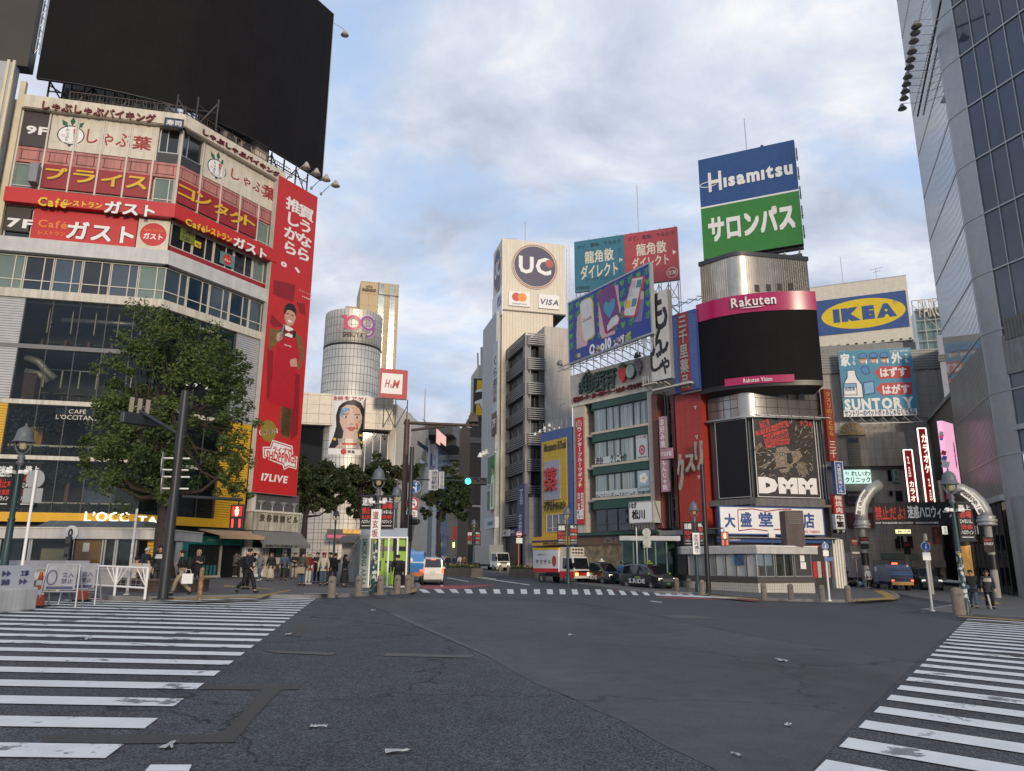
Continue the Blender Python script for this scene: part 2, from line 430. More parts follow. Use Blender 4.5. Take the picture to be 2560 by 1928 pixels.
def FLO(loc,arm_from,label,group,m=None,r=.28,aim=(0,0,-1)):
 """bell-shaped floodlight on an arm"""
 t=WT_('floodlight',label,'floodlight',tuple(arm_from),group=group);m=m or M('lamp_shade_beige',(.42,.39,.33),.5)
 ax=Vector(aim).normalized();c=Vector(loc)
 mb=MB();mb.sweep([c-ax*r*.7,c-ax*r*.55,c-ax*r*.15,c+ax*r*.35,c+ax*r*.75],[r*.16,r*.32,r*.5,r*.72,r],m,14);t.part('lamp_shade',mb)
 mb=MB();mb.tube([arm_from,Vector(arm_from).lerp(c,.6)+Vector((0,0,r*.5)),c-ax*r*.7],.03,GV,6);t.part('arm',mb)
 mb=MB();q=Vector(arm_from);mb.box(q.x-.08,q.y-.08,q.z-.1,q.x+.08,q.y+.08,q.z+.1,GV);t.part('mount',mb)
 return t
# ---------------------------------------------------------------- ground, road, pavements, markings
def asphalt(name,base,var,speck,sscale,rough=.8,tint=(1,1,1),crack=0.0,bump=.35):
 m=bpy.data.materials.new(name);m.use_nodes=True;nt=m.node_tree;N=nt.nodes.new;L=nt.links.new;b=nt.nodes['Principled BSDF']
 b.inputs['Roughness'].default_value=rough;b.inputs['Specular IOR Level'].default_value=.35
 tc=N('ShaderNodeTexCoord')
 def nz(s,d=5,r=.6,sc=(1,1,1)):
  mp=N('ShaderNodeMapping');mp.inputs['Scale'].default_value=sc;L(tc.outputs['Object'],mp.inputs[0])
  n=N('ShaderNodeTexNoise');n.inputs['Scale'].default_value=s;n.inputs['Detail'].default_value=d;n.inputs['Roughness'].default_value=r;L(mp.outputs[0],n.inputs['Vector']);return n.outputs['Fac']
 def mr(a,lo,hi,p0=.3,p1=.7):
  r=N('ShaderNodeMapRange');L(a,r.inputs[0]);r.inputs[1].default_value=p0;r.inputs[2].default_value=p1;r.inputs[3].default_value=lo;r.inputs[4].default_value=hi;return r.outputs[0]
 def mu(a,c):
  q=N('ShaderNodeMath');q.operation='MULTIPLY';L(a,q.inputs[0]);L(c,q.inputs[1]);return q.outputs[0]
 big=mr(nz(.22,6,.6,(1,.55,1)),1-var,1+var);mid=mr(nz(2.3,5),1-var*.5,1+var*.5)
 v=N('ShaderNodeTexVoronoi');v.inputs['Scale'].default_value=sscale;L(tc.outputs['Object'],v.inputs['Vector'])
 sp=mr(v.outputs['Color'],1-speck*.55,1+speck,.25,.95)
 f=mu(mu(big,mid),sp)
 if crack:
  vc=N('ShaderNodeTexVoronoi');vc.feature='DISTANCE_TO_EDGE';vc.inputs['Scale'].default_value=.16
  nv=N('ShaderNodeTexNoise');nv.inputs['Scale'].default_value=1.3;nv.inputs['Detail'].default_value=6;L(tc.outputs['Object'],nv.inputs['Vector'])
  ad=N('ShaderNodeVectorMath');ad.operation='MULTIPLY_ADD';L(nv.outputs['Color'],ad.inputs[0]);ad.inputs[1].default_value=(1.6,1.6,0);L(tc.outputs['Object'],ad.inputs[2]);L(ad.outputs[0],vc.inputs['Vector'])
  f=mu(f,mr(vc.outputs['Distance'],1-crack,1.0,.0015,.006))
 vm=N('ShaderNodeVectorMath');vm.operation='SCALE';vm.inputs[0].default_value=[base*t for t in tint];L(f,vm.inputs['Scale']);L(vm.outputs[0],b.inputs['Base Color'])
 if bump:
  bp=N('ShaderNodeBump');bp.inputs['Strength'].default_value=bump;bp.inputs['Distance'].default_value=.01;L(v.outputs['Distance'],bp.inputs['Height']);L(bp.outputs[0],b.inputs['Normal'])
 return m
ASPH=asphalt('road_asphalt',.062,.32,1.15,62,.82,(.92,.98,1.12),.7,.5)
ASPH2=asphalt('smooth_asphalt',.068,.34,.3,80,.72,(.96,.98,1.05),.5,.15)
ASPH3=asphalt('far_asphalt',.064,.12,.25,60,.75,(.95,.98,1.08),0,.2)
PATCH=asphalt('asphalt_repair',.052,.12,.12,80,.7,(1.0,.97,.96),0,.1)
SCUFF=asphalt('worn_line_scar',.088,.15,.15,80,.65,(1,.98,.96),0,.1)
def paint(name,col,wear,rough=.6,chip=.36):
 m=M(name,col,rough,var=.10,scale=3,bump=.1,bscale=60);nt=m.node_tree;N=nt.nodes.new;L=nt.links.new;b=nt.nodes['Principled BSDF']
 src=b.inputs['Base Color'].links[0].from_socket
 tc=N('ShaderNodeTexCoord');n=N('ShaderNodeTexNoise');n.inputs['Scale'].default_value=1.1;n.inputs['Detail'].default_value=12;n.inputs['Roughness'].default_value=.72;L(tc.outputs['Object'],n.inputs['Vector'])
 r=N('ShaderNodeMapRange');L(n.outputs['Fac'],r.inputs[0]);r.inputs[1].default_value=chip-.012;r.inputs[2].default_value=chip+.012;r.inputs[3].default_value=wear;r.inputs[4].default_value=0
 mx=N('ShaderNodeMix');mx.data_type='RGBA';L(r.outputs[0],mx.inputs[0]);L(src,mx.inputs[6]);mx.inputs[7].default_value=(.06,.06,.063,1);L(mx.outputs[2],b.inputs['Base Color'])
 return m
STRIPE=paint('road_white_paint',(.70,.72,.72),.8,.55,.415)
REDP=paint('road_red_paint',(.30,.055,.06),.7,.7,.38)
YELP=paint('tactile_yellow_paint',(.40,.25,.06),.8,.8,.42)
def paver(name,c1,c2,w,h,mort=.02,off=.5,rot=0.0,dark=.5):
 m=bpy.data.materials.new(name);m.use_nodes=True;nt=m.node_tree;N=nt.nodes.new;L=nt.links.new;b=nt.nodes['Principled BSDF'];b.inputs['Roughness'].default_value=.8
 tc=N('ShaderNodeTexCoord');mp=N('ShaderNodeMapping');mp.inputs['Rotation'].default_value=(0,0,rot);L(tc.outputs['Object'],mp.inputs[0])
 br=N('ShaderNodeTexBrick');br.inputs['Scale'].default_value=1;br.inputs['Brick Width'].default_value=w;br.inputs['Row Height'].default_value=h;br.inputs['Mortar Size'].default_value=mort;br.offset=off
 br.inputs['Color1'].default_value=(*c1,1);br.inputs['Color2'].default_value=(*c2,1);br.inputs['Mortar'].default_value=tuple(c*dark for c in c1)+(1,);L(mp.outputs[0],br.inputs['Vector'])
 n=N('ShaderNodeTexNoise');n.inputs['Scale'].default_value=.9;n.inputs['Detail'].default_value=8;L(tc.outputs['Object'],n.inputs['Vector'])
 r=N('ShaderNodeMapRange');L(n.outputs['Fac'],r.inputs[0]);r.inputs[1].default_value=.3;r.inputs[2].default_value=.7;r.inputs[3].default_value=.72;r.inputs[4].default_value=1.12
 vm=N('ShaderNodeVectorMath');vm.operation='SCALE';L(br.outputs['Color'],vm.inputs[0]);L(r.outputs[0],vm.inputs['Scale']);L(vm.outputs[0],b.inputs['Base Color'])
 return m
PAVE=paver('pavement_pavers',(.105,.105,.108),(.13,.127,.125),.6,.3,.02,.5,.3)
PAVEB=paver('red_brown_street_pavers',(.085,.062,.055),(.07,.055,.05),.4,.2,.015,.5,.3)
KERBM=M('kerb_granite',(.20,.195,.185),.8,var=.2,bump=.2)
def clip(poly,ax,v,keep):
 out=[]
 for i in range(len(poly)):
  p,q=poly[i],poly[(i+1)%len(poly)]
  ip,iq=(p[ax]-v)*keep>=0,(q[ax]-v)*keep>=0
  if ip:out.append(p)
  if ip!=iq:
   t=(v-p[ax])/(q[ax]-p[ax]);out.append((p[0]+(q[0]-p[0])*t,p[1]+(q[1]-p[1])*t))
 return out
def pieces(poly):
 ps=[poly]
 for ax,v in((1,52),(1,220),(0,-60),(0,60)):
  nx=[]
  for p in ps:
   for k in(1,-1):
    c=clip(p,ax,v,k)
    if len(c)>2:nx.append(c)
  ps=nx
 return ps
def ccw(poly):
 a=sum(poly[i][0]*poly[(i+1)%len(poly)][1]-poly[(i+1)%len(poly)][0]*poly[i][1]for i in range(len(poly)))
 return poly if a>0 else poly[::-1]
def SH(mb,pts,h,m):
 for p in pieces(ccw([(q[0],q[1])for q in pts])):
  mb.face([(x,y,gz(x,y)+h)for x,y in p],m)
def slab(mb,pts,h,m,side):
 pts=ccw([(q[0],q[1])for q in pts])
 for p in pieces(pts):mb.face([(x,y,gz(x,y)+h)for x,y in p],m)
 for i in range(len(pts)):
  (x0,y0),(x1,y1)=pts[i],pts[(i+1)%len(pts)]
  n=max(1,int(math.hypot(x1-x0,y1-y0)/8))
  for k in range(n):
   a,b=(x0+(x1-x0)*k/n,y0+(y1-y0)*k/n),(x0+(x1-x0)*(k+1)/n,y0+(y1-y0)*(k+1)/n)
   mb.face([(*a,gz(*a)-.02),(*b,gz(*b)-.02),(*b,gz(*b)+h),(*a,gz(*a)+h)],side)
def kerbline(mb,pts,h,m,w=.22):
 for(a,b)in zip(pts,pts[1:]):
  a,b=Vector((a[0],a[1])),Vector((b[0],b[1]));d=(b-a)
  if d.length<.05:continue
  d.normalize();nn=Vector((-d.y,d.x))*w
  P=[a-nn*.1,b-nn*.1,b+nn,a+nn]
  mb.hexa([(p.x,p.y,gz(p.x,p.y)-.02)for p in P]+[(p.x,p.y,gz(p.x,p.y)+h)for p in P],m)
mb=MB()
xs=[-900,-60,-20,20,60,900];ys=[-600,-100,0,25,52,100,220,1500]
for i in range(len(xs)-1):
 for k in range(len(ys)-1):
  mb.face([(x,y,gz(x,y))for x,y in((xs[i],ys[k]),(xs[i+1],ys[k]),(xs[i+1],ys[k+1]),(xs[i],ys[k+1]))],ASPH)
struct('road',mb)
mb=MB()
SH(mb,[G(p)for p in(n_(1545,104),n_(1660,150),n_(1790,195),n_(1960,285),n_(2110,350),o_(0,412),o_(110,470),o_(240,520),o_(370,585),o_(470,625),o_(640,725),o_(800,800),o_(960,880),o_(1260,880),o_(1500,620),o_(1740,378),o_(1400,318),o_(1050,265),o_(760,205),o_(500,155),o_(260,118),n_(2180,100),n_(1800,96))],.004,ASPH2)
struct('resurfaced_asphalt',mb)
mb=MB()
SH(mb,[G(p)for p in(n_(1560,98),n_(1900,92),n_(2200,96),o_(300,118),o_(600,170),o_(900,230),o_(1200,285),o_(1560,345),o_(1745,372),o_(1960,185),o_(1700,158),o_(1200,108),o_(700,92),o_(500,62),o_(100,48),n_(2150,30),n_(1850,40),n_(1780,75))],.003,ASPH3)
struct('far_road_asphalt',mb)
mb=MB()
for P_ in([n_(180,690),n_(600,688),n_(880,690),n_(950,680),n_(1010,640),n_(1130,495),n_(860,492),n_(880,476),n_(1300,468),n_(1290,492),n_(1215,495),n_(1120,590),n_(1010,722),n_(560,728),n_(190,722)],[n_(1245,262),n_(1285,200),n_(1325,200),n_(1300,262)]):
 SH(mb,[G(p)for p in P_],.008,PATCH)
for P_ in([n_(1655,348),n_(1670,335),n_(2050,345),n_(2030,356)],[n_(1130,322),n_(1450,333),n_(1435,345),n_(1200,335)],[o_(640,170),o_(740,168),o_(915,186),o_(700,184)],[n_(1680,165),n_(1715,165),n_(2130,350),n_(2115,352)]):
 SH(mb,[G(p)for p in P_],.009,SCUFF)
struct('asphalt_repairs',mb)
mb=MB()
ca,sa=math.cos(math.radians(3.5)),math.sin(math.radians(3.5))
e0,e1=G(n_(495,762)).xy,G(n_(1362,101)).xy;nst=23
for k in range(0,nst):
 c0=e0+(e1-e0)*(k/(nst-1));ed=(e1-e0).normalized()*.235;Lg=9.2 if k<18 else 8.0
 a,b=c0-ed,c0+ed;dv=Vector((-ca,-sa))*Lg
 if k==0:pass
 SH(mb,[a+dv,a,b,b+dv],.012,STRIPE)
e0,e1=G(o_(1333,824)).xy,G(o_(1966,188)).xy;nst=25
dv=Vector((math.cos(math.radians(-41)),math.sin(math.radians(-41))))*11
for k in range(0,nst):
 c0=e0+(e1-e0)*(k/(nst-1));ed=(e1-e0).normalized()*.25
 SH(mb,[c0-ed,c0-ed+dv,c0+ed+dv,c0+ed],.012,STRIPE)
fe0,fe1=G(e_(1650,1050)),G(g_(1640,1580));fr0,fr1=G(e_(1600,1019)),G(g_(1560,1528))
nb=22
for k in range(nb):
 t,w=k/(nb-1),.42/(nb-1)
 a,b,c,d2=fe0.lerp(fe1,t-w*.5),fe0.lerp(fe1,t+w*.6),fr0.lerp(fr1,t+w*.6),fr0.lerp(fr1,t-w*.5)
 SH(mb,[a,b,c,d2],.012,STRIPE)
SH(mb,[G(p)for p in(j_(0,1255),j_(450,1268),j_(900,1298),j_(700,1298),j_(0,1268))],.011,STRIPE)
for P_ in([e_(1755,985),e_(1770,985),e_(1790,998),e_(1770,998)],[e_(1820,925),e_(1990,957),e_(1985,960),e_(1815,928)],[e_(1880,893),e_(2212,935),e_(2212,938),e_(1880,897)],[e_(1815,900),e_(1860,900),e_(1920,915),e_(1850,912)],[g_(0,1432),g_(470,1500),g_(470,1504),g_(0,1436)],[o_(600,108),o_(650,114),o_(640,116),o_(595,110)]):
 SH(mb,[G(p)for p in P_],.010,STRIPE)
SH(mb,[G(p)for p in(n_(650,822),n_(828,822),n_(815,850),n_(625,850))],.012,STRIPE)
struct('crosswalk_markings',mb)
mb=MB()
SH(mb,[G(p)for p in(e_(1590,992),e_(2212,982),g_(130,1512),g_(0,1528),e_(1620,1016))],.006,REDP)
SH(mb,[G(p)for p in(g_(950,1500),g_(1000,1500),g_(1170,1545),g_(1100,1545))],.006,REDP)
SH(mb,[G(p)for p in(j_(60,1280),j_(700,1300),j_(1060,1312),j_(1330,1324),j_(900,1318),j_(0,1290))],.007,REDP)
SH(mb,[G(p)for p in(c_(770,1375),c_(940,1385),c_(1000,1392),c_(850,1400))],.006,REDP)
struct('red_road_markings',mb)
LEFTK=[c_(560,1322),c_(640,1330),c_(760,1356),c_(940,1385),c_(1390,1392),c_(1800,1378),c_(2212,1366),e_(300,1092),e_(700,1096),e_(900,1088),e_(1150,1075),e_(1490,1056),e_(1570,1038),e_(1600,1012),e_(1572,970)]
lk=[G(p)for p in LEFTK]
mb=MB();mb2=MB()
far_l=[Vector((-9,80,0)),Vector((-16,150,0)),Vector((-16,260,0)),Vector((-150,260,0)),Vector((-150,30,0)),Vector((-30,30,0))]
slab(mb,lk+far_l,KB_,PAVE,KERBM);kerbline(mb2,lk+far_l[:2],KB_+.005,KERBM)
RIGHTK=[g_(60,1402),g_(310,1426),g_(560,1462),g_(850,1508),g_(1160,1546),j_(0,1243),j_(540,1264),j_(1060,1316),j_(1760,1335),j_(2000,1338),l_(500,1377),l_(700,1366),l_(742,1352),l_(705,1326),l_(600,1290),l_(545,1264)]
rk=[G(p)for p in RIGHTK]
far_r=[Vector((29.5,90,0)),Vector((38,150,0)),Vector((38,260,0)),Vector((-10,260,0)),Vector((-9,150,0))]
slab(mb,rk+far_r,KB_,PAVE,KERBM);kerbline(mb2,rk,KB_+.005,KERBM)
CORNK=[l_(1180,1415),l_(1000,1448),l_(900,1462),l_(1000,1474),l_(1150,1489),l_(1400,1508),l_(1666,1528),l_(2300,1590)]
ck=[G(p)for p in CORNK]
far_c=[Vector((120,10,0)),Vector((120,150,0)),Vector((55,150,0)),Vector((36.5,85,0))]
slab(mb,ck+far_c,KB_,PAVE,KERBM);kerbline(mb2,ck,KB_+.005,KERBM)
struct('pavement',mb);struct('kerb',mb2)
mb=MB()
SH(mb,[G(l_(560,1285)),G(l_(640,1305)),G(l_(900,1335)),G(l_(1170,1405)),Vector((36.4,85,0)),Vector((52,150,0)),Vector((38.2,150,0)),Vector((29.6,90,0))],.006,PAVEB)
struct('side_street_paving',mb)
mb=MB()
for P_ in([c_(1440,1372),c_(2212,1352),c_(2212,1364),c_(1440,1386)],[e_(0,1082),e_(280,1082),e_(280,1090),e_(0,1090)],[e_(260,1078),e_(420,1045),e_(530,1027),e_(545,1032),e_(440,1052),e_(300,1084)],[e_(0,985),e_(80,990),e_(400,1018),e_(400,1024),e_(60,1000),e_(0,1000)],[e_(1520,1020),e_(1565,1010),e_(1560,1036),e_(1515,1050)],[j_(560,1262),j_(900,1287),j_(1060,1305),j_(1040,1310),j_(860,1296),j_(540,1268)],[j_(2010,1322),l_(420,1368),l_(420,1378),j_(2010,1332)],[l_(545,1298),l_(605,1296),l_(700,1332),l_(725,1352),l_(690,1364),l_(440,1377),l_(400,1370),l_(640,1352),l_(610,1330)],[l_(1180,1488),l_(1666,1520),l_(1666,1526),l_(1180,1493)],[l_(1330,1340),l_(1400,1360),l_(1500,1400),l_(1440,1400)]):
 SH(mb,[G(p,KB_)for p in P_],KB_+.006,YELP)
struct('tactile_paving',mb)
def cover(p,r,label):
 q=G(p);t=TG('manhole_cover',label,'manhole cover',loc=q)
 mb=MB();mb.lathe([(r,.010),(r,.014),(r*.9,.016),(r*.88,.013),(.02,.013)],(0,0,0),M('cast_iron',(.05,.045,.04),.6,.3,var=.4,scale=20,bump=.6,bscale=60),28);t.part('lid',mb)
 mb=MB();mb.lathe([(r*1.12,.011),(r*1.12,.0135),(r*1.005,.0135),(r*1.005,.011)],(0,0,0),PATCH,28);t.part('rim',mb)
cover(o_(2130,342),.42,'round brown iron manhole cover lying in the right crosswalk stripes')
cover(l_(818,1462),.30,'small dark iron manhole cover on the road by the right pavement tip')
q=G(e_(790,1062),KB_)
t=TG('storm_drain','dark rectangular storm drain grating in the kerb beside the first stone bollard','drain',loc=q,rz=.1)
mb=MB();mb.box(-.75,-.25,.006,.75,.25,.03,M('cast_iron'));t.part('rim',mb)
mb=MB()
for k in range(16):mb.box(-.68+k*.088,-.2,.03,-.64+k*.088,.2,.045,GV)
t.part('grating',mb)
# ================================================================ the left building with the two big screens
_c0=Fac((-22.8,44.6),60).w(.6)
LF=Fac((_c0.x,_c0.y),13);RF=Fac((_c0.x,_c0.y),60)
def corner_pt(d):
 k=d/math.cos(math.radians((60-13)/2));b=(LF.n+RF.n).normalized();q=_c0+b*k;return(q.x,q.y)
def lplan(d,ul=-13.0,ur=12.95,deep=13.0):
 xy=lambda v:(v.x,v.y)
 return ccw([xy(LF.w(ul,d)),corner_pt(d),xy(RF.w(ur,d)),xy(RF.w(ur,deep)),xy(RF.w(ur-8,deep+6)),xy(LF.w(ul,deep+9))])
B1=WT_('commercial_building','cream nine storey corner building hung with red and cream restaurant signs, behind the big tree','building',(_c0.x,_c0.y,gz(_c0.x,_c0.y)+KB_))
mb=MB()
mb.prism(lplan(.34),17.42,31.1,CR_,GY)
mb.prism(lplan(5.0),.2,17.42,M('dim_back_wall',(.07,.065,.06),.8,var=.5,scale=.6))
def BD(fac_list,z0,z1,m,y0=0.0,y1=.34,ul=-13.0,ur=8.8,bb=None):
 bb=bb or mb
 for f,a,b in fac_list:
  t=MB();t.box(a,y0,z0,b,y1,z1,m);wld(t,f);bb.raw(t.v,t.f,m)
LR=[(LF,-13.0,.12),(RF,-.12,8.86)]
LEDGE=M('cream_ledge',(.62,.58,.49),.6,streak=.25)
GREYB=M('light_grey_band',(.55,.55,.54),.55,streak=.1)
BD([(LF,-9.72,.15),(RF,-.15,8.86)],30.2,31.15,CR_,-.35)
BD(LR,21.25,20.3,GREYB,-.30);BD(LR,17.95,17.4,LEDGE,-.12)
for f,a,b in((LF,-9.72,.0),(RF,0.0,8.55)):
 n=6 if f is LF else 5;w=(b-a)/n
 BD([(f,a,b)],26.55,27.62,PINK,.02)
 t=MB();dk=M('pink_joint',(.10,.04,.035),.8)
 for k in range(n):
  x0,x1=a+w*k,a+w*(k+1)
  for(p,q)in(((x0+.12,27.42),(x1-.12,27.42)),((x0+.2,26.75),(x1-.2,26.75))):t.box(p[0],.012,p[1]-.025,q[0],.025,p[1]+.025,dk)
  for x in(x0+.3,x1-.3):t.box(x-.025,.013,26.77,x+.025,.025,27.40,dk)
 wld(t,f);mb.raw(t.v,t.f,dk)
 for k in range(n+1):
  t=MB();t.box(a+w*k-.05,-.05,23.5,a+w*k+.05,.3,30.19,CF_);wld(t,f);mb.raw(t.v,t.f,CF_)
DARKB=M('dark_sill_panel',(.03,.032,.036),.4)
BD([(LF,-1.42,-.05),(RF,.06,1.75)],27.66,28.35,DARKB,.05)
BD([(RF,0.1,8.55)],21.25,21.75,DR,.08)
BD(LR[:1]+[(RF,0.0,7.95)],3.78,4.32,OCC,-.25)
BD([(LF,-13.0,0),(RF,0,5.5)],10.75,11.02,LEDGE,-.02,.4);BD([(LF,-13.0,0),(RF,0,5.5)],7.42,7.66,LEDGE,-.02,.4)
BD([(LF,-13.0,0),(RF,0,6.0)],14.2,14.47,M('grey_beam',(.16,.165,.17),.5),-.01,.4)
LOUV=M('silver_louvre',(.44,.45,.46),.45,.2,grid=(0,.16,.05,.55));LOUVY=M('yellow_louvre',(.66,.37,.012),.45,grid=(0,.16,.05,.5))
BD([(LF,-13.0,-7.82)],11.02,17.4,LOUV,.02,.3);BD([(RF,6.0,8.75)],11.02,17.4,LOUV,.02,.3)
BD([(LF,-13.0,-7.82)],4.32,10.75,LOUVY,.02,.3);BD([(RF,5.55,8.0)],4.32,11.02,LOUVY,.03,.3)
BD([(RF,8.5,8.86)],.5,30.2,CF_,-.06,.4)
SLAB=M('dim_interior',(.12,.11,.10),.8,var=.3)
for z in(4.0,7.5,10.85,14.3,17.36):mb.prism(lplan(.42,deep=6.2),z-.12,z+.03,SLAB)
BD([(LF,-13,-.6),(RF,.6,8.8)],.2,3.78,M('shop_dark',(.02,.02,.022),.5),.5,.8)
BD([(RF,2.5,3.35)],.3,3.1,PA,-.1,.45)
B1.part('wall',mb)
for k in range(6):
 u0=-9.82+1.64*k
 WN(B1,LF,u0,u0+1.6,17.97,20.22,.18,(.66,),18.62,gm=[GWIN,DWN,BWN,DWN,BWN,GWIN][k])
for k in range(5):
 u0=.05+1.72*k
 WN(B1,RF,u0,u0+1.68,17.97,20.22,.18,(.66,),18.62,gm=[BWN,M('dark_blue_glass',(.012,.03,.05),.05,spec=.9,var=.5,scale=.6)][k%2])
for k in range(5):
 u0=.1+1.7*k
 WN(B1,RF,u0,u0+1.66,21.78,23.42,.2,(.6,),None,gm=GWIN if k==4 else DWN)
WN(B1,LF,-9.7,-8.2,21.3,23.4,.2,(),21.8)
WN(B1,LF,-9.72,-8.15,24.5,26.5,.2,(.9,),24.95,gm=GWIN);WN(B1,LF,-1.42,-.06,24.52,26.5,.2,(.68,),24.98,gm=GWIN)
WN(B1,LF,-8.1,-1.5,24.5,24.88,.2,(.25,.5,.75),None,gm=GWIN);WN(B1,RF,.1,6.85,24.5,24.92,.2,(.25,.5,.75),None,gm=GWIN)
WN(B1,RF,6.9,8.5,24.5,26.5,.2,(.7,),24.95,gm=GWIN)
WN(B1,LF,-1.42,-.08,28.4,30.18,.2,(.38,),None,fm=STEEL);WN(B1,RF,.08,1.75,28.4,30.18,.2,(.3,),None,fm=STEEL)
def glazing(f,u0,u1,z0,z1,n,gm=SHOPG):
 g=MB();g.box(u0,.10,z0,u1,.115,z1,gm);wld(g,f);p=B1.part('glass_front',g)
 fr=MB()
 for k in range(n+1):
  x=u0+(u1-u0)*k/n;fr.box(x-.025,.05,z0,x+.025,.099,z1,DG)
 B1.part('mullion',wld(fr,f),parent=p)
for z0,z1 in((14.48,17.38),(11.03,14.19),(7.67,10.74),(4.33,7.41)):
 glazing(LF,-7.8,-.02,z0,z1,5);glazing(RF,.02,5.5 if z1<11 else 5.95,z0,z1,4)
RI=random.Random(3)
DUCT=M('duct_silver',(.30,.30,.29),.4,.6);WOOD=M('bench_wood',(.16,.05,.025),.5);LIT=M('warm_lamp',(1.0,.62,.28),.5,emit=1.6,var=0)
mb=MB();mb.sweep([(-6.2,1.6,16.6),(-3.2,1.5,16.6),(-1.6,1.5,16.6)],[.16]*3,DUCT);mb.sweep([(-1.6,1.6,16.5),(1,1.9,16.5)],[.1,.1],M('brass_pipe',(.5,.32,.08),.4,.6))
for k in range(5):
 u=-7.2+1.35*k;mb.box(u,1.6,14.34,u+.12,2.8,15.25,WOOD);mb.box(u-.45,1.6,14.34,u,2.8,14.75,WOOD)
 mb.box(u-1.0,1.5,15.0,u-.35,2.5,15.05,DG);mb.bar((u+.4,1.2,17.2),(u+.4,1.2,15.6),.04,M('pendant_beige',(.5,.42,.3),.5),6)
mb.sweep([(-7.7,1.2,13.9),(-6.9,1.0,13.6),(-6.4,1.3,13.0),(-6.0,1.4,12.7)],[.22]*4,M('foil_duct',(.38,.36,.31),.5,.3));mb.sweep([(-7.7,1.5,13.1),(-6.9,1.3,12.9),(-6.4,1.5,12.5)],[.2]*3,M('foil_duct'))
mb.sweep([(-6.5,1.5,13.3),(-3.0,1.5,13.25)],[.05]*2,DUCT)
for k in range(6):
 u=-6.6+1.0*k;mb.bar((u,1.3,13.2),(u,1.3,12.1),.05,M('pendant_beige'),6);mb.box(u-.4,1.5,11.75,u+.35,2.2,11.8,M('table_wood',(.12,.09,.06)));mb.box(u-.05,1.8,10.9,u+.05,1.9,11.75,DG)
mb.box(-7.6,1.0,11.0,-6.9,3,12.9,M('brick_brown',(.10,.06,.05),.9,var=.5,scale=12))
mb.box(-6.9,1.3,8.35,-6.2,1.4,9.6,M('amber_wall',(.5,.25,.04),.6));mb.box(-7.8,.8,8.3,-.6,.9,8.42,LEDGE);mb.box(-7.8,.8,4.92,-.6,.9,5.0,LEDGE);mb.box(-4.4,1.0,5.0,-4.2,1.2,6.3,WOOD);mb.box(-3.4,1.0,5.0,-1.6,1.1,6.6,M('dim_blue_poster',(.06,.09,.16),.5,var=.5,scale=3))
B1.part('interior',wld(mb,LF))
LEAFT=M('dusty_teal_leaves',(.035,.062,.052),.7,var=.5,scale=6)
mb=MB();pts=[]
for k in range(5200):
 u=RI.uniform(-7.75,-.3);fl=RI.choice((7.7,4.35));h=RI.random()
 z=fl+h*3.0
 arch=1.15+1.1*abs(math.sin(u*1.1+fl))
 if(h*3<.62)or(h*3>3.0-arch*.75)or(u<-7.2 and RI.random()<.6):pts.append((u,.5+RI.random()*.5,z))
LC(mb,pts,.13,LEAFT,RI);B1.part('leaf_wreath',wld(mb,LF))
mb=MB();pts=[(RI.uniform(.2,5.4),.5+RI.random()*.4,fl+RI.choice((RI.uniform(0,.6),RI.uniform(1.9,3))))for k in range(1500)for fl in(RI.choice((7.7,4.35)),)]
LC(mb,pts,.13,LEAFT,RI);B1.part('leaf_wreath',wld(mb,RF))
mb=MB()
for f,a,b in((LF,-7.2,0),(RF,0,9.6)):
 t=MB();n=int((b-a)/.22)
 for k in range(n+1):
  x=a+(b-a)*k/n;t.bar((x,.05,31.15),(x,.05,32.0),.016 if k%8 else.035,BW,4)
 t.box(a,.03,31.98,b,.07,32.03,BW);t.box(a,.03,31.5,b,.06,31.53,BW);wld(t,f)
 mb.raw(t.v,t.f,BW)
B1.part('roof_railing',mb)
mb=MB();mb.box(-9.3,4.0,31.12,-2.5,9,36.5,GREYB);mb.box(-8.8,3.2,31.12,-7.6,4,34.2,GY);mb.box(-5.5,3.4,31.12,-4.4,4,33.6,GREYB);mb.bar((-3.6,2.6,31.1),(-3.6,2.6,34.2),.35,GREYB,12)
B1.part('plant_room',wld(mb,LF))
mb=MB();mb.box(6.6,.6,31.12,7.7,1.4,33.2,CR_);mb.box(3.0,2.0,31.12,9,3.0,36,DG);B1.part('roof_wall',wld(mb,RF))
ST=WT_('screen_truss','dark steel truss on the roof edge carrying the huge black screen','truss',tuple(LF.w(-4,2,31.1)))
mb=MB();t=MB()
for k in range(9):
 u=-9.0+k*1.35;y=1.2
 t.bar((u,y,31.15),(u,y,33.6),.07,TRUSS,5);t.bar((u,y+2.2,31.15),(u,y+2.2,35),.07,TRUSS,5)
 if k<8:
  q=u+1.35
  t.bar((u,y,31.2 if k%2 else 33.3),(q,y,33.3 if k%2 else 31.2),.06,TRUSS,5);t.bar((u,y+.1,32.6),(q,y+.1,32.6),.05,TRUSS,5)
  t.bar((u,y+2.2,33.3 if k%2 else 31.2),(q,y+2.2,31.2 if k%2 else 33.3),.05,TRUSS,5);t.bar((u,y,33.0),(q,y+2.2,33.0),.05,TRUSS,5)
wld(t,LF);mb.raw(t.v,t.f,TRUSS);t=MB()
for k in range(10):
 u=.9+k*1.3;y=1.3
 t.bar((u,y,31.15),(u,y,33.4),.07,TRUSS,5)
 if k<9:t.bar((u,y,31.3 if k%2 else 33.2),(u+1.3,y,33.2 if k%2 else 31.3),.05,TRUSS,5);t.bar((u,y,32.6),(u+1.3,y,32.6),.05,TRUSS,5)
wld(t,RF);mb.raw(t.v,t.f,TRUSS);ST.part('lattice',mb)
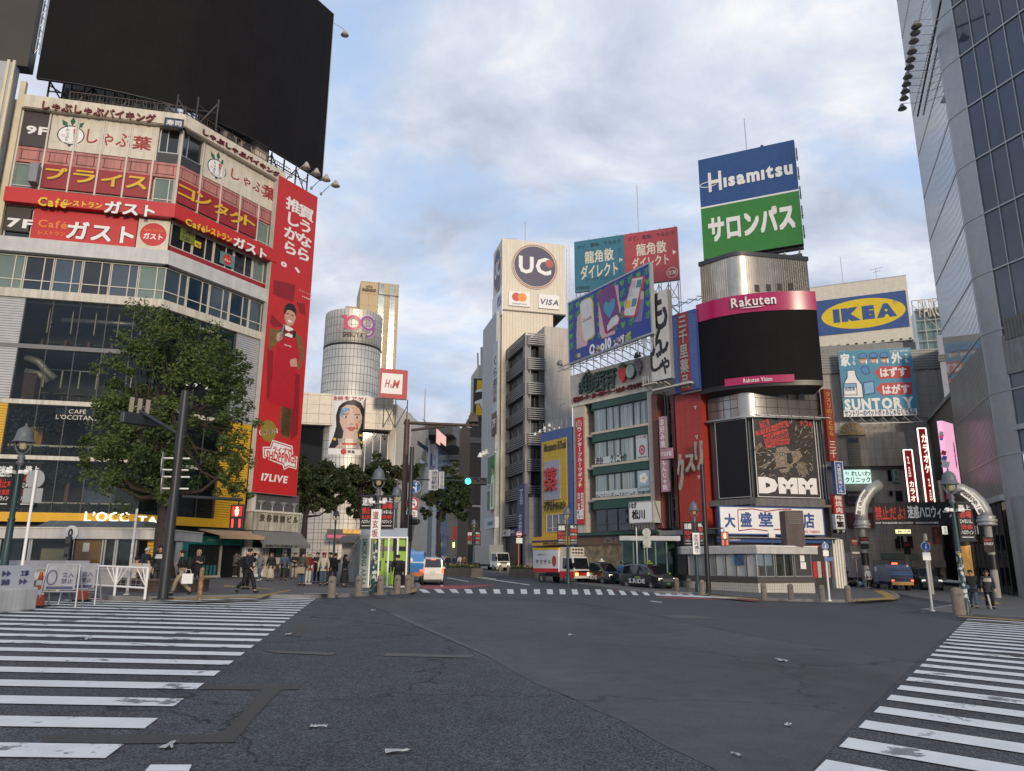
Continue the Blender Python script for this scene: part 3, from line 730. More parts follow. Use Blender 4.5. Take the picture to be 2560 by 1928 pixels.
plan=[LF.w(-9.35,0),LF.w(-7,.05),LF.w(-5.2,.2),LF.w(-3.75,.46),LF.w(-2.2,.8),LF.w(-.9,1.15),RF.w(1.2,1.0),RF.w(2.8,.62),RF.w(4.4,.25),RF.w(6,.02),RF.w(8.5,0),RF.w(13.0,0)]
BS=WT_('video_screen','huge black curved video screen switched off on the roof of the cream corner building','screen',tuple(LF.w(-4,.4,32.7)))
mb=MB();nrm=[]
for k,p in enumerate(plan):
 d=(plan[min(k+1,len(plan)-1)]-plan[max(k-1,0)]).normalized();nrm.append(Vector((-d.y,d.x,0)))
for k in range(len(plan)-1):
 pass
nP=len(plan);mb.raw([(p.x,p.y,32.72)for p in plan]+[(p.x,p.y,48.92)for p in plan],[(k,k+1,nP+k+1,nP+k)for k in range(nP-1)],SCREEN,True)
BS.part('display',mb)
mb=MB()
for k in range(len(plan)-1):
 a,b,na,nb=plan[k],plan[k+1],nrm[k],nrm[k+1]
 P_=[a+na*.02,b+nb*.02,b+nb*.22,a+na*.22]
 mb.hexa([(p.x,p.y,32.66)for p in P_]+[(p.x,p.y,48.96)for p in P_],BK)
BS.part('housing',mb)
mb=MB();e=plan[-1];t=MB();t.box(12.99,-.02,32.66,13.05,.24,48.97,GV);wld(t,RF);BS.part('edge_trim',t)
S2=SG(LF,'video_screen','dark brown video screen at the top left beside the huge black screen',None,None,y=-.4,th=.9,m=SCREENB,side=BK,rect=(-16,33.15,-9.78,49),cat='screen')
t=TG('light_strip','slim silver lattice strip between the two rooftop screens','lattice strip',fac=LF,base=(-9.6,.1,34.5));mb=MB()
for k in range(14):mb.bar((-9.72,.1,34.6+k),(-9.45,.1,35.1+k),.03,STEEL,5);mb.bar((-9.45,.1,35.1+k),(-9.72,.1,35.6+k),.03,STEEL,5)
mb.bar((-9.72,.1,34.5),(-9.72,.1,48.5),.04,STEEL,6);mb.bar((-9.45,.1,34.5),(-9.45,.1,48.5),.04,STEEL,6);t.part('lattice',mb)
t=TG('sign_tower','cream edged vertical sign tower on the neighbouring facade at the far left','sign',fac=LF,base=(-11.5,0,4.4));mb=MB()
mb.box(-14,-.9,12,-10.35,.0,33.0,M('sign_side_grey',(.42,.43,.44),.5));t.part('panel',mb)
mb=MB();CRB=M('cream_tube',(.66,.58,.40),.4)
for u in(-10.30,-10.62):mb.box(u-.1,-1.0,12,u+.06,-.86,33.1,CRB)
mb.box(-10.1,-.2,4.4,-9.78,.1,32.2,CRB);t.part('edge_tube',mb)
mb=MB();mb.text('本',-10.34,27.0,-10.3,28,-.5,RED,d=.01);t.part('lettering',mb)
# ---- signs on the left building
SG(LF,'restaurant_sign','cream cornice sign with maroon hot pot buffet hiragana on the left face',a_(170,640),a_(1010,845),y=-.42,th=.06,m=CR_,rect=(-9.6,30.24,.18,31.12),texts=[('しゃぶしゃぶバイキング',a_(280,650),a_(998,795),MAROON,dict(b=.035,d=.12))])
SG(RF,'restaurant_sign','cream cornice sign with maroon hot pot buffet hiragana running down the right face',None,None,y=-.42,th=.06,m=CR_,rect=(-.18,30.24,8.8,31.12),texts=[('しゃぶしゃぶバイキング',a_(1305,830),a_(1790,1145),MAROON,dict(b=.035,d=.12))])
SG(LF,'sushi_sign','small navy square sign with the white word sushi in kanji at the cornice corner',a_(1063,757),a_(1175,825),y=-.52,th=.08,m=M('navy_sign',(.05,.085,.16),.5),texts=[('寿司',a_(1072,768),a_(1165,815),WW,dict(b=.03))],border=(BK,.05))
def turnip(fac,R0):
 """outline turnip with three leaves: R0 = (cx, cz, r) in facade metres"""
 def draw(mb,u0,z0,u1,z1,y):
  cx,cz,r=R0;O=M('logo_charcoal',(.03,.045,.04),.5);GL=M('logo_leaf_green',(.015,.10,.05),.5)
  mb.disc(cx,cz,r,r*.86,y+.003,None,WW);mb.ring(cx,cz,r,r*.86,r*.09,y,None,O)
  mb.plate([(cx-.2*r,cz-.8*r),(cx,cz-1.08*r),(cx+.2*r,cz-.8*r)],y+.001,None,O)
  for a in(50,90,128):
   c,s_=math.cos(math.radians(a)),math.sin(math.radians(a));bx,bz=cx+c*r*.45,cz+s_*r*.8;L_=r*.85
   mb.plate([(bx,bz),(bx+c*L_*.5+s_*.2*r,bz+s_*L_*.5-c*.2*r),(bx+c*L_,bz+s_*L_),(bx+c*L_*.5-s_*.2*r,bz+s_*L_*.5+c*.2*r)],y-.001,None,GL)
  mb.text('たっぷり',cx-.42*r,cz-.62*r,cx-.12*r,cz+.58*r,y-.004,O,v=True,b=.02,d=.003);mb.text('野',cx+.12*r,cz+.2*r,cx+.5*r,cz+.6*r,y-.004,RED,b=.03,d=.003);mb.text('菜をさん',cx+.15*r,cz-.62*r,cx+.45*r,cz+.25*r,y-.004,O,v=True,b=.02,d=.003)
  mb.ring(cx-.55*r,cz-.1*r,.12*r,.12*r,.03*r,y,None,RED,8)
  for x in[u0+(u1-u0)*k/4 for k in range(1,4)]:mb.box(x-.04,y-.05,z0,x+.04,y+.006,z1,CF_)
  mb.box(u0,y-.002,z0+.55,u1,y+.006,z0+.6,CF_)
 return draw
SG(LF,'restaurant_sign','cream panel with a turnip outline and red brush hiragana beside the 9F panel',a_(335,755),a_(1025,1050),y=-.0,th=.08,m=CR_,rect=(-8.0,27.66,-1.48,30.18),draw=turnip(LF,(*LF.h(a_(456,870)),.82)),texts=[('しゃぶ',a_(565,830),a_(840,955),M('brush_red',(.33,.025,.02),.5),dict(b=.012)),('葉',a_(860,870),a_(968,972),M('brush_red'),dict(b=.03))])
SG(RF,'restaurant_sign','narrower cream panel with a green turnip outline and red brush hiragana under the right cornice',None,None,y=-.0,th=.08,m=CR_,rect=(1.85,27.66,8.5,30.18),draw=turnip(RF,(*RF.h(a_(1395,1085)),.80)),texts=[('しゃぶ',a_(1490,1080),a_(1690,1255),M('brush_red'),dict(b=.012)),('葉',a_(1695,1180),a_(1765,1305),M('brush_red'),dict(b=.03))])
SG(LF,'floor_sign','dark brown panel with a white 9F under the cornice',None,None,y=-.0,th=.06,m=M('floor_sign_brown',(.045,.035,.032),.5),rect=(-9.65,27.66,-8.08,30.18),texts=[('9F',a_(172,805),a_(302,875),WW,dict(b=.035))],cat='floor sign')
SG(LF,'floor_sign','black panel with a white 7F left of the red cafe board',None,None,y=.02,th=.05,m=M('floor_sign_brown'),rect=(-9.7,21.75,-8.3,23.3),texts=[('7F',a_(50,1400),a_(210,1475),WW,dict(b=.04))],cat='floor sign')
SHAD=M('letter_shadow_maroon',(.09,.012,.012),.5)
def shadowed(fac,s,tl,br,m,dx=6,dy=7,**kw):
 return[(s,(tl[0]+dx/2.572,tl[1]+dy/2.572),(br[0]+dx/2.572,br[1]+dy/2.572),SHAD,dict(kw,d=.008)),(s,tl,br,m,dict(kw,d=.03))]
tx=[]
for ch,p,q in(('プ',a_(298,1070),a_(425,1165)),('ラ',a_(477,1090),a_(605,1185)),('イ',a_(655,1112),a_(778,1208)),('ス',a_(818,1128),a_(940,1222))):tx+=shadowed(LF,ch,p,q,GOLD,b=.035)
SG(LF,'price_sign','dark red panel with four gold katakana characters on the left face',None,None,y=-.02,th=.08,m=DR,rect=(-8.0,24.9,-1.5,26.55),texts=tx)
tx=[]
for ch,p,q in(('コ',a_(1150,1180),a_(1248,1300)),('ン',a_(1262,1225),a_(1352,1345)),('タ',a_(1378,1290),a_(1462,1405)),('ク',a_(1480,1345),a_(1560,1460)),('ト',a_(1570,1380),a_(1638,1480))):tx+=shadowed(RF,ch,p,q,GOLD,b=.035)
SG(RF,'contact_lens_sign','dark red panel with five gold katakana characters on the right face',None,None,y=-.02,th=.08,m=DR,rect=(.08,24.92,6.8,26.55),texts=tx)
OUT=M('letter_outline',(.03,.012,.012),.5)
def gusto(fac,cafe_tl,cafe_br,res_tl,res_br,g_tl,g_br):
 return[('Café',cafe_tl,cafe_br,OUT,dict(b=.10,d=.006)),('Café',cafe_tl,cafe_br,YEL,dict(b=.03,d=.03)),('レストラン',res_tl,res_br,YEL,dict(b=.05,d=.03)),('ガスト',g_tl,g_br,OUT,dict(b=.11,d=.006)),('ガスト',g_tl,g_br,WW,dict(b=.05,d=.05))]
SG(LF,'cafe_sign','long red fascia with yellow cafe letters and white katakana on the left face',None,None,y=-.55,th=.5,m=RED,rect=(-9.75,23.48,.23,24.46),texts=gusto(LF,a_(250,1265),a_(425,1340),a_(430,1285),a_(652,1345),a_(680,1290),a_(992,1400)))
SG(RF,'cafe_sign','long red fascia with yellow cafe letters and white katakana sloping down the right face',None,None,y=-.55,th=.5,m=RED,rect=(-.23,23.48,8.5,24.46),texts=gusto(RF,a_(1195,1400),a_(1318,1500),a_(1328,1450),a_(1485,1565),a_(1505,1515),b_(1710,130)))
SG(LF,'cafe_sign','large bright red board with white katakana below the red fascia',None,None,y=-.05,th=.1,m=RED,rect=(-8.1,21.3,-2.05,23.4),texts=[('Café',a_(250,1410),a_(428,1475),M('orange_letters',(.75,.22,.03),.5),dict(b=.02)),('レストラン',a_(248,1480),a_(415,1522),M('orange_letters'),dict(b=.03)),('ガスト',a_(440,1418),a_(855,1572),OUT,dict(b=.09,d=.006)),('ガスト',a_(440,1418),a_(855,1572),WW,dict(b=.045,d=.04))])
def roundlogo(mb,u0,z0,u1,z1,y):
 cx,cz=(u0+u1)/2,(z0+z1)/2;r=min(u1-u0,z1-z0)*.42
 mb.disc(cx,cz,r,r,y,None,RED,36);mb.text('ガスト',cx-r*.72,cz-r*.42,cx+r*.72,cz+r*.1,y-.004,WW,b=.05,d=.003);mb.text('Caféレストラン',cx-r*.7,cz+r*.25,cx+r*.7,cz+r*.5,y-.004,M('orange_letters'),b=.03,d=.003)
SG(LF,'round_logo_sign','cream square panel with a round red logo at the corner of the seventh floor',None,None,y=-.03,th=.08,m=CR_,rect=(-2.0,21.3,-.08,23.4),draw=roundlogo)
SG(RF,'round_logo_sign','small teal panel with a round red logo among the seventh floor windows',b_(1420,70),b_(1505,185),y=.08,th=.04,m=M('teal_panel',(.10,.25,.25),.5),draw=roundlogo)
SG(RF,'opening_hours_sign','olive green window sticker reading OPEN 7:30',a_(1165,1465),a_(1250,1580),y=.1,th=.03,m=M('olive_sticker',(.16,.20,.02),.5),texts=[('OPEN\n7:30',a_(1175,1475),a_(1240,1565),M('dark_sticker_text',(.04,.04,.05),.6),dict(b=.02))])
SG(RF,'window_sticker','yellow window sticker with a wave dash beside the opening hours',a_(1255,1545),a_(1290,1600),y=.1,th=.03,m=YEL,texts=[('～',a_(1260,1560),a_(1285,1590),BK,dict(b=.02))])
SG(LF,'cafe_name_sign','cream serif cafe lettering on the glass above the leaves',b_(362,1080),b_(620,1165),y=.06,th=.02,m=CLEAR,side=CLEAR,texts=[('CAFÉ',b_(445,1082),b_(552,1120),CR_,dict(b=.0,d=.01)),('L’OCCITANE',b_(362,1122),b_(620,1162),CR_,dict(b=.0,d=.01))])
LWH=M('lit_white_letters',(1,.97,.90),.5,emit=.9,var=0)
t=TG('shop_sign','glowing white serif letters on the mustard fascia, half hidden by the tree','shop sign',fac=LF,base=(-2,-.27,3.8));mb=MB();PT(mb,LF,-.30,'L’OCC',c_(738,620),c_(1110,712),LWH,b=.01,d=.05);t.part('lettering',mb)
mb=MB();(ua,za),(ub,zb)=RF.h(c_(1172,655),-.3),RF.h(c_(1500,742),-.3);mb.text('ITANE',ua,za-.42,ub,za,-.33,LWH,b=.01,d=.05);wld(mb,RF)
iv=Matrix.Rotation(-LF.a,4,'Z');o0=LF.w(0,0,0);mb.v=[tuple(iv@(Vector(p)-o0))for p in mb.v];t.part('lettering',mb)
t=TG('shop_sign','small white script lettering on the dark fifth floor glass above the tree','shop sign',fac=RF,base=(3,.05,16.5));mb=MB();PT(mb,RF,.05,'of yakiniku',b_(1215,535),b_(1385,605),CR_,b=.0,d=.01,sh=.2);t.part('lettering',mb)
t=TG('shop_sign','large white brush script on the dark glass behind the tree crown','shop sign',fac=RF,base=(3,.05,12));mb=MB();PT(mb,RF,.05,'ish’ 8',b_(1180,890),b_(1360,975),WW,b=.02,d=.01,sh=.25);t.part('lettering',mb)
# ---- the tall red banner
SKIN=M('printed_skin',(.55,.32,.22),.5);GOLDJ=M('printed_gold_sequin',(.20,.125,.045),.5,var=.6,scale=14);REDA=M('printed_apron_red',(.46,.012,.022),.45);HAIR=M('printed_black_hair',(.016,.013,.012),.5)
REDD=M('printed_dark_red',(.26,.010,.016),.45)
def man(mb,u0,z0,u1,z1,y):
 Q=lambda pts:[RF.h(b_(*p),y)for p in pts]
 pl=lambda pts,m,k=0:mb.plate(Q(pts)[::-1],y-k*.002,None,m)
 for q in([(1760,255),(1900,290),(1885,400),(1755,350)],[(1905,400),(1960,410),(1965,490),(1930,470)],[(1745,475),(1830,560),(1760,560),(1735,530)],[(1720,700),(1760,720),(1740,1040),(1715,1020)],[(1900,850),(1930,870),(1915,1250),(1870,1290),(1860,1080)]):pl(q,REDD)
 pl([(1748,1050),(1808,1068),(1800,1170),(1805,1250),(1862,1275),(1875,1080),(1800,1060)],GOLDJ,1);pl([(1810,1068),(1876,1082),(1862,1270),(1830,1275),(1806,1250)],GOLDJ,1)
 pl([(1800,570),(1905,600),(1940,625),(1955,740),(1922,838),(1885,800),(1765,640),(1735,710),(1728,690),(1758,590)],GOLDJ,1)
 pl([(1735,560),(1800,590),(1805,640),(1733,712),(1727,640)],GOLDJ,2)
 pl([(1825,560),(1905,590),(1895,640),(1830,625)],HAIR,2);pl([(1835,545),(1885,572),(1880,632),(1832,615)],WW,3)
 pl([(1790,618),(1905,632),(1930,740),(1900,860),(1885,1088),(1750,1055),(1725,1040),(1760,800)],REDA,4)
 pl([(1828,455),(1850,440),(1895,455),(1902,500),(1885,545),(1862,558),(1840,540),(1828,500)],SKIN,5)
 pl([(1824,460),(1835,420),(1860,405),(1890,418),(1905,450),(1903,500),(1893,470),(1870,452),(1845,450),(1830,485)],HAIR,6)
 pl([(1850,512),(1878,522),(1868,534),(1854,528)],WW,6);pl([(1842,472),(1856,472),(1856,478),(1842,478)],HAIR,6);pl([(1874,482),(1890,486),(1889,492),(1874,488)],HAIR,6)
 pl([(1832,575),(1855,588),(1885,580),(1882,612),(1855,598),(1832,605)],REDD,6)
 pl([(1780,600),(1812,590),(1815,635),(1790,655),(1775,640)],SKIN,6);pl([(1822,540),(1834,545),(1802,650),(1792,645)],STEEL,7);pl([(1868,768),(1905,760),(1912,815),(1870,815),(1862,790)],SKIN,6)
 c=RF.h(b_(1726,1228),y);mb.plate([(c[0]+(.74 if k%2 else.82)*math.cos(k*math.pi/20)*.95,c[1]+(.74 if k%2 else.82)*math.sin(k*math.pi/20))for k in range(40)],y-.014,None,M('badge_olive_gold',(.28,.20,.025),.5))
 pl([(1750,1285),(1880,1325),(1885,1385),(1912,1395),(1905,1475),(1855,1462),(1825,1480),(1815,1448),(1690,1400),(1688,1330),(1735,1330)],WW,8)
 pl([(1753,1293),(1874,1331),(1879,1389),(1906,1401),(1900,1468),(1855,1455),(1829,1470),(1820,1441),(1697,1395),(1695,1338),(1738,1338)],REDA,9);pl([(1757,1300),(1870,1337),(1873,1393),(1900,1405),(1895,1461),(1855,1449),(1830,1460),(1824,1434),(1702,1390),(1700,1344),(1742,1344)],WW,10)
SG(RF,'banner','tall red vertical banner with a man in a red apron holding a microphone',None,None,y=-.5,th=.45,m=RED,side=M('banner_side',(.5,.48,.44),.6),rect=(RF.h(b_(1620,1600),-.5)[0],6.3,RF.h(b_(1905,1646),-.5)[0],RF.h(a_(1820,1140),-.5)[1]),cat='banner',draw=man,texts=[('買うなら、',a_(1925,1300),b_(1990,250),WW,dict(v=True,b=.04)),('推しから。',a_(1842,1250),b_(1905,215),WW,dict(v=True,b=.04)),('RECOM',b_(1925,320),b_(2008,358),WW,dict(b=.01)),('ITEM',b_(1945,360),b_(2004,392),WW,dict(b=.01)),('17LIVE',b_(1828,668),b_(1872,692),WW,dict(b=.02)),('CUTMAN',b_(1668,1205),b_(1782,1262),WW,dict(b=.01,rot=14)),('ライブで',b_(1755,1322),b_(1868,1385),RED,dict(b=.03,d=.045)),('SHOPPING!',b_(1712,1352),b_(1895,1440),RED,dict(b=.02,d=.045)),('17LIVE',b_(1682,1498),b_(1848,1568),WW,dict(b=.035,sh=.12))])
# ---- narrow shop building under the banner
EK=WT_('small_shop_building','grimy cream corner shop with a grey awning under the red banner','building',tuple(RF.w(10.5,0,gz(-17,55)+KB_)))
CORR=M('grimy_cream_panel',(.50,.46,.37),.7,streak=.45,var=.25,grid=(.72,0,.04,.5))
zb=gz(-17,54)+KB_
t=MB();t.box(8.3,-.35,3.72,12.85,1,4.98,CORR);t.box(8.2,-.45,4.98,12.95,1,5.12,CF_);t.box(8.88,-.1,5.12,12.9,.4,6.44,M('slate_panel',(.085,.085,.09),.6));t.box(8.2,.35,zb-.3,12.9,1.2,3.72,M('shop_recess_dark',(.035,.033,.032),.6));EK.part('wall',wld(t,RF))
t=MB();t.hexa([(8.1,-1.9,2.72),(12.55,-1.9,2.72),(13.0,-.36,3.60),(8.5,-.36,3.60),(8.1,-1.9,2.78),(12.55,-1.9,2.78),(13.0,-.36,3.68),(8.5,-.36,3.68)],M('grey_awning',(.165,.165,.15),.7));t.box(8.1,-1.93,2.52,12.55,-1.9,2.74,M('grey_awning'));p=EK.part('awning',wld(t,RF))
t=MB();t.text('SHIBUYA EKIMAE  A',8.3,2.56,11.2,2.72,-1.95,BK,b=.03,d=.01,sh=.2);EK.part('lettering',wld(t,RF),parent=p)
t=MB();t.text('渋谷駅前ビル',9.0,4.35,12.6,4.85,-.44,M('weathered_brown',(.09,.075,.06),.7),b=.02,d=.07,gap=.35);EK.part('lettering',wld(t,RF))
t=MB();t.box(8.35,.1,zb,10.1,.34,2.55,WW);t.ring(9.3,1.7,.48,.48,.06,.08,.1,BK);t.disc(9.3,1.7,.2,.2,.085,.1,BK,5)
for k in range(5):a=math.radians(90+72*k);t.disc(9.3+.36*math.cos(a),1.7+.36*math.sin(a),.15,.15,.086,.1,BK,5)
for k in range(4):t.box(8.6,.085,zb+.25+k*.12,9.9,.1,zb+.30+k*.12,GY)
EK.part('poster_wall',wld(t,RF))
t=MB();t.box(10.4,.05,zb,12.4,.34,2.6,M('slate_panel'));
for k in range(9):t.box(10.55+.6*(k%3),.02,zb+.3+.6*(k//3),10.98+.6*(k%3),.05,zb+.75+.6*(k//3),[RED,WW,DG,PA,GREEN][k*7%5])
EK.part('shop_window',wld(t,RF))
t=MB();t.box(10.12,-.1,zb,10.38,.34,2.6,CR_);EK.part('pillar',wld(t,RF))
for k in range(4):
 q=RF.w(9.25+k*1.05,-.15,5.12);tt=WT_('uplight',['first','second','third','last'][k]+' silver dish uplight from the left on the grimy cream shop parapet','floodlight',tuple(q),group='dish uplights below the red banner');m1=MB();m1.lathe([(.05,0),(.05,.35)],q,GV,8);tt.part('stem',m1);m1=MB();m1.lathe([(.08,.35),(.2,.55),(.32,.62),(.32,.66)],q,GV,16);tt.part('lamp_shade',m1)
for k in range(4):
 u=RF.h(a_(1870+k*66,1100+k*38),-1.6);q=RF.w(9.6+k*1.1,-1.7,31.9)
 FLO(q,RF.w(9.6+k*1.1,-.1,31.35),['nearest','second','third','outermost'][k]+' beige bell floodlight in the row above the red banner','bell floodlights above the red banner',aim=(0,0,-1),r=.36)
FLO(RF.w(13.9,-.6,47.4),RF.w(13.05,.2,48.2),'single bell floodlight on the right edge of the huge black screen','lone screen floodlight',r=.36)
t=TG('storefront','teal framed shuttered shop under the mustard fascia, right of the tree','shop front',fac=RF,base=(5.6,.2,gz(-20,49)+KB_));zb=gz(-20,50)+KB_
TEAL=M('teal_shop_frame',(.015,.22,.17),.35,var=.5,scale=2)
mb=MB();mb.box(3.3,-.1,2.65,7.9,.3,3.2,TEAL);mb.box(3.3,-.1,zb,3.75,.3,2.65,TEAL);t.part('frame',mb)
mb=MB();mb.box(3.75,.12,zb,6.3,.3,2.65,BK)
for k in range(15):mb.box(3.78+k*.17,.06,zb+.05,3.87+k*.17,.12,2.62,M('shutter_slat',(.03,.035,.035),.4))
for k in range(5):mb.box(4.7+k*.3,.04,zb+.15,4.9+k*.3,.06,1.35,M('teal_poster',(.05,.22,.22),.5))
t.part('shutter',mb);mb=MB();mb.box(6.3,0,zb,6.42,.3,2.65,CR_);mb.box(3.7,-.05,zb-.02,6.42,.1,zb+.12,CR_);t.part('post',mb)
mb=MB();mb.box(6.45,.28,zb,7.9,.32,2.65,BK);t.part('doorway',mb)
mb=MB();mb.text('phiten',5.1,2.85,6.2,3.05,-.11,PA,d=.005);t.part('lettering',mb)
t=TG('shop_awning','beige half open fabric awning above the teal shop','awning',fac=RF,base=(6.2,-.2,3.3));mb=MB();BG=M('beige_canvas',(.42,.29,.18),.8)
mb.hexa([(4.6,-1.9,3.2),(8.2,-1.9,3.2),(7.9,-.25,3.55),(4.3,-.25,3.55),(4.6,-1.9,3.26),(8.2,-1.9,3.26),(7.9,-.25,3.62),(4.3,-.25,3.62)],BG);mb.box(4.6,-1.94,3.02,8.2,-1.9,3.26,BG);t.part('canvas',mb);mb=MB();mb.box(4.2,-.3,3.5,8,-.24,3.68,DG);t.part('cassette',mb)
for k,(u,z)in enumerate(((4.4,31.3),(5.9,31.3))):
 t=TG('air_conditioner',['left','right'][k]+' grey roof air conditioner below the black screen','air conditioner',fac=RF,base=(u,.8,z-.15),group='air conditioners below the black screen');mb=MB();mb.box(u-.55,.8,z-.1,u+.55,1.25,z+1.25,GY);t.part('case',mb,bevel=.03)
 mb=MB();mb.ring(u,z+.85,.36,.36,.05,.77,.8,BK);mb.disc(u,z+.85,.3,.3,.79,.8,DG,16);t.part('fan',mb)
t=TG('air_conditioner','grey cabinet hung beside the gold katakana panel on the eighth floor','air conditioner',fac=LF,base=(-8.35,0,24.95));mb=MB();mb.box(-8.6,-.6,24.95,-8.1,.1,26.25,M('unit_blue_grey',(.22,.24,.26),.5));t.part('case',mb,bevel=.03);mb=MB();mb.box(-8.55,-.3,26.25,-8.15,.1,26.35,GV);t.part('bracket',mb)
# ================================================================ the avenue: round tower, hotel, far buildings, credit tower, braced bank
def BLO(t,name,fac,u0,u1,z0,z1,y0,y1,m,lab=None):
 mb=MB();mb.box(u0,y0,z0,u1,y1,z1,m);return t.part(name,mb,label=lab)
CX,CY,CRAD=-29.55,132.0,5.2
PANEL=M('silver_tower_panel',(.62,.585,.52),.5,.7,var=.18,scale=.35)
TILEP=M('pale_tower_tile',(.50,.46,.39),.5,.25,var=.12,grid=(2.0,1.65,.09,.5))
JOINT=M('panel_joint',(.12,.115,.105),.6)
zb=gz(CX,CY)
T9=WT_('round_tower','silver panelled round shopping tower with a pink number sign','tower',(CX,CY,zb))
mb=MB();mb.lathe([(CRAD,0),(CRAD,39.3-zb),(CRAD*.985,39.4-zb),(CRAD*.985,39.75-zb),(CRAD,39.85-zb),(CRAD,46.0-zb)],(CX,CY,zb),PANEL,64);T9.part('drum',mb)
mb=MB()
for k in range(48):
 a=2*math.pi*k/48;c,s=math.cos(a),math.sin(a)
 if s>.4:continue
 mb.bar((CX+c*(CRAD+.01),CY+s*(CRAD+.01),zb),(CX+c*(CRAD+.01),CY+s*(CRAD+.01),45.98),.035,JOINT,4)
for k in range(28):
 z=4+k*1.5
 if abs(z-39.5)<.5:continue
 mb.lathe([(CRAD+.02,0),(CRAD+.03,.03),(CRAD+.02,.06)],(CX,CY,z),JOINT,64)
T9.part('panel_joints',mb)
mb=MB();mb.lathe([(CRAD-.02,0),(CRAD+.1,.0),(CRAD+.1,.28),(CRAD-.02,.28)],(CX,CY,39.42),BK,64);T9.part('dark_ring',mb)
wf=fac_at(d_(1215,1100),126,17)
mb=MB();(u0,z1),(u1,z0)=wf.h(d_(1232,1008)),wf.h(d_(1345,1268));mb.box(u0-2,0,z0,u1,11,z1,TILEP);wld(mb,wf);T9.part('wing',mb)
mb=MB();mb.box(u0-2,2.0,zb,u1-.4,9,z0,DWN)
for k in range(5):mb.box(u0-1.6+k*1.3,1.95,zb,u0-1.5+k*1.3,2.0,z0,GV)
for k in range(6):mb.box(u0-2,1.94,zb+2+k*2.4,u1-.4,2.0,zb+2.12+k*2.4,GV)
wld(mb,wf);T9.part('glass_front',mb)
wl=fac_at(d_(700,1100),126,12)
mb=MB();(u0,z1),(u1,z0)=wl.h(d_(655,965)),wl.h(d_(795,1225));mb.box(u0-1,0,z0,u1+1.5,9,z1,TILEP);wld(mb,wl);T9.part('wing',mb)
mb=MB();mb.box(u0-9,1.5,zb,u1,9,z0,DWN);wld(mb,wl);T9.part('glass_front',mb)
mb=MB();mb.lathe([(9.0,0),(9.0,11.5),(8.6,12.0),(5.0,12.2)],(CX,CY,zb),TILEP,48);T9.part('curved_base',mb)
mb=MB()
for k in range(40):
 a=2*math.pi*k/40;c,s=math.cos(a),math.sin(a)
 if s<.3:mb.bar((CX+c*9.01,CY+s*9.01,zb),(CX+c*9.01,CY+s*9.01,zb+11.5),.04,JOINT,4)
for k in range(7):mb.lathe([(9.01,0),(9.03,.04),(9.01,.08)],(CX,CY,zb+1.6*k+1.2),JOINT,48)
T9.part('base_joints',mb)
def cyl(rr,a0,cx=CX,cy=CY):
 return lambda x,y,z:(cx+math.cos(a0+x/rr)*(rr-y),cy+math.sin(a0+x/rr)*(rr-y),z)
A0=math.radians(-90+12.6)
wp=cyl(CRAD,A0)
def arcpx(p):
 d=ray(p);a=d.x*d.x+d.y*d.y;b=2*(d.x*(0-CX)+d.y*(0-CY));c=CX*CX+CY*CY-CRAD*CRAD
 k=(-b-math.sqrt(max(0,b*b-4*a*c)))/(2*a);q=CAMLOC+d*k
 th=math.atan2(q.y-CY,q.x-CX)-A0
 return((th+math.pi)%(2*math.pi)-math.pi)*CRAD,q.z
PK=M('pink_number',(.62,.10,.16),.4);PU=M('purple_number',(.32,.10,.32),.4);WH=WW
N9=WT_('number_sign','large pink and purple number 109 on the silver round tower','sign',(CX,CY-CRAD,41))
mb=MB()
def ringw(cx,cz,r,w,y,m,a0=0,a1=360,n=28):
 vs=[];
 for i in range(n+1):
  a=math.radians(a0+(a1-a0)*i/n)
  vs+=[wp(cx+r*math.cos(a),y,cz+r*math.sin(a)),wp(cx+(r-w)*math.cos(a),y,cz+(r-w)*math.sin(a)),wp(cx+r*math.cos(a),y+.25,cz+r*math.sin(a)),wp(cx+(r-w)*math.cos(a),y+.25,cz+(r-w)*math.sin(a))]
 mb.raw(vs,[f for i in range(n)for f in((4*i+1,4*i,4*i+4,4*i+5),(4*i,4*i+2,4*i+6,4*i+4),(4*i+3,4*i+1,4*i+5,4*i+7))],m)
(xa,za),(xb,zc)=arcpx(d_(985,345)),arcpx(d_(1035,410));x9,z9=arcpx(d_(1150,415));x1,z1=arcpx(d_(948,345))
r0=1.42
for m,g_off in((WH,.1),(PK,0)):
 y=-.30 if m is PK else-.22
 ringw(xb,zc,r0+g_off,.5+2*g_off,y,m);ringw(x9,z9,r0+g_off,.5+2*g_off,y,m if m is WH else PU)
 q=[(x1,z1-.05),(x1+.95,z1-.05),(x1+.95,zc-1.15),(x1+.45,zc-1.15),(x1+.45,z1-.5),(x1,z1-.5)]
 mb.raw([wp(x,y,z)for x,z in q],[(0,1,4,5),(1,2,3,4)],m)
 ringw(x9-.35,z9-1.0,1.78+g_off,.5+2*g_off,y-.004,m if m is WH else PU,-78,30,14)
N9.part('numerals',mb)
mb=MB();(ua,zA),(ub,zB)=arcpx(d_(955,480)),arcpx(d_(1110,530));mb.text('SHIBUYA',ua,zB,ub,zA,-.12,M('dark_bronze',(.06,.05,.04),.5),b=.02,d=.1,warp=lambda x,y,z:wp(x,y,z));N9.part('lettering',mb)
PO=WT_('portrait_poster','curved white poster of a dark haired woman with stickers on her face','poster',(CX,CY-CRAD,13))
DC=2179/680
def pq(x,y,off):
 u,z=arcpx(d_(x,y));return(u,z)
pm=MB()
def pl9(pts,m,k=0,sub=1):
 P_=ccw([arcpx(d_(*p))for p in pts]);a=min(p[0]for p in P_)-.01
 while a<max(p[0]for p in P_):
  Q=clip(clip(P_,0,a,1),0,a+.45,-1);a+=.45
  if len(Q)>2:pm.raw([wp(u,-.06-.02*k,z)for u,z in Q],[tuple(range(len(Q)))],m)
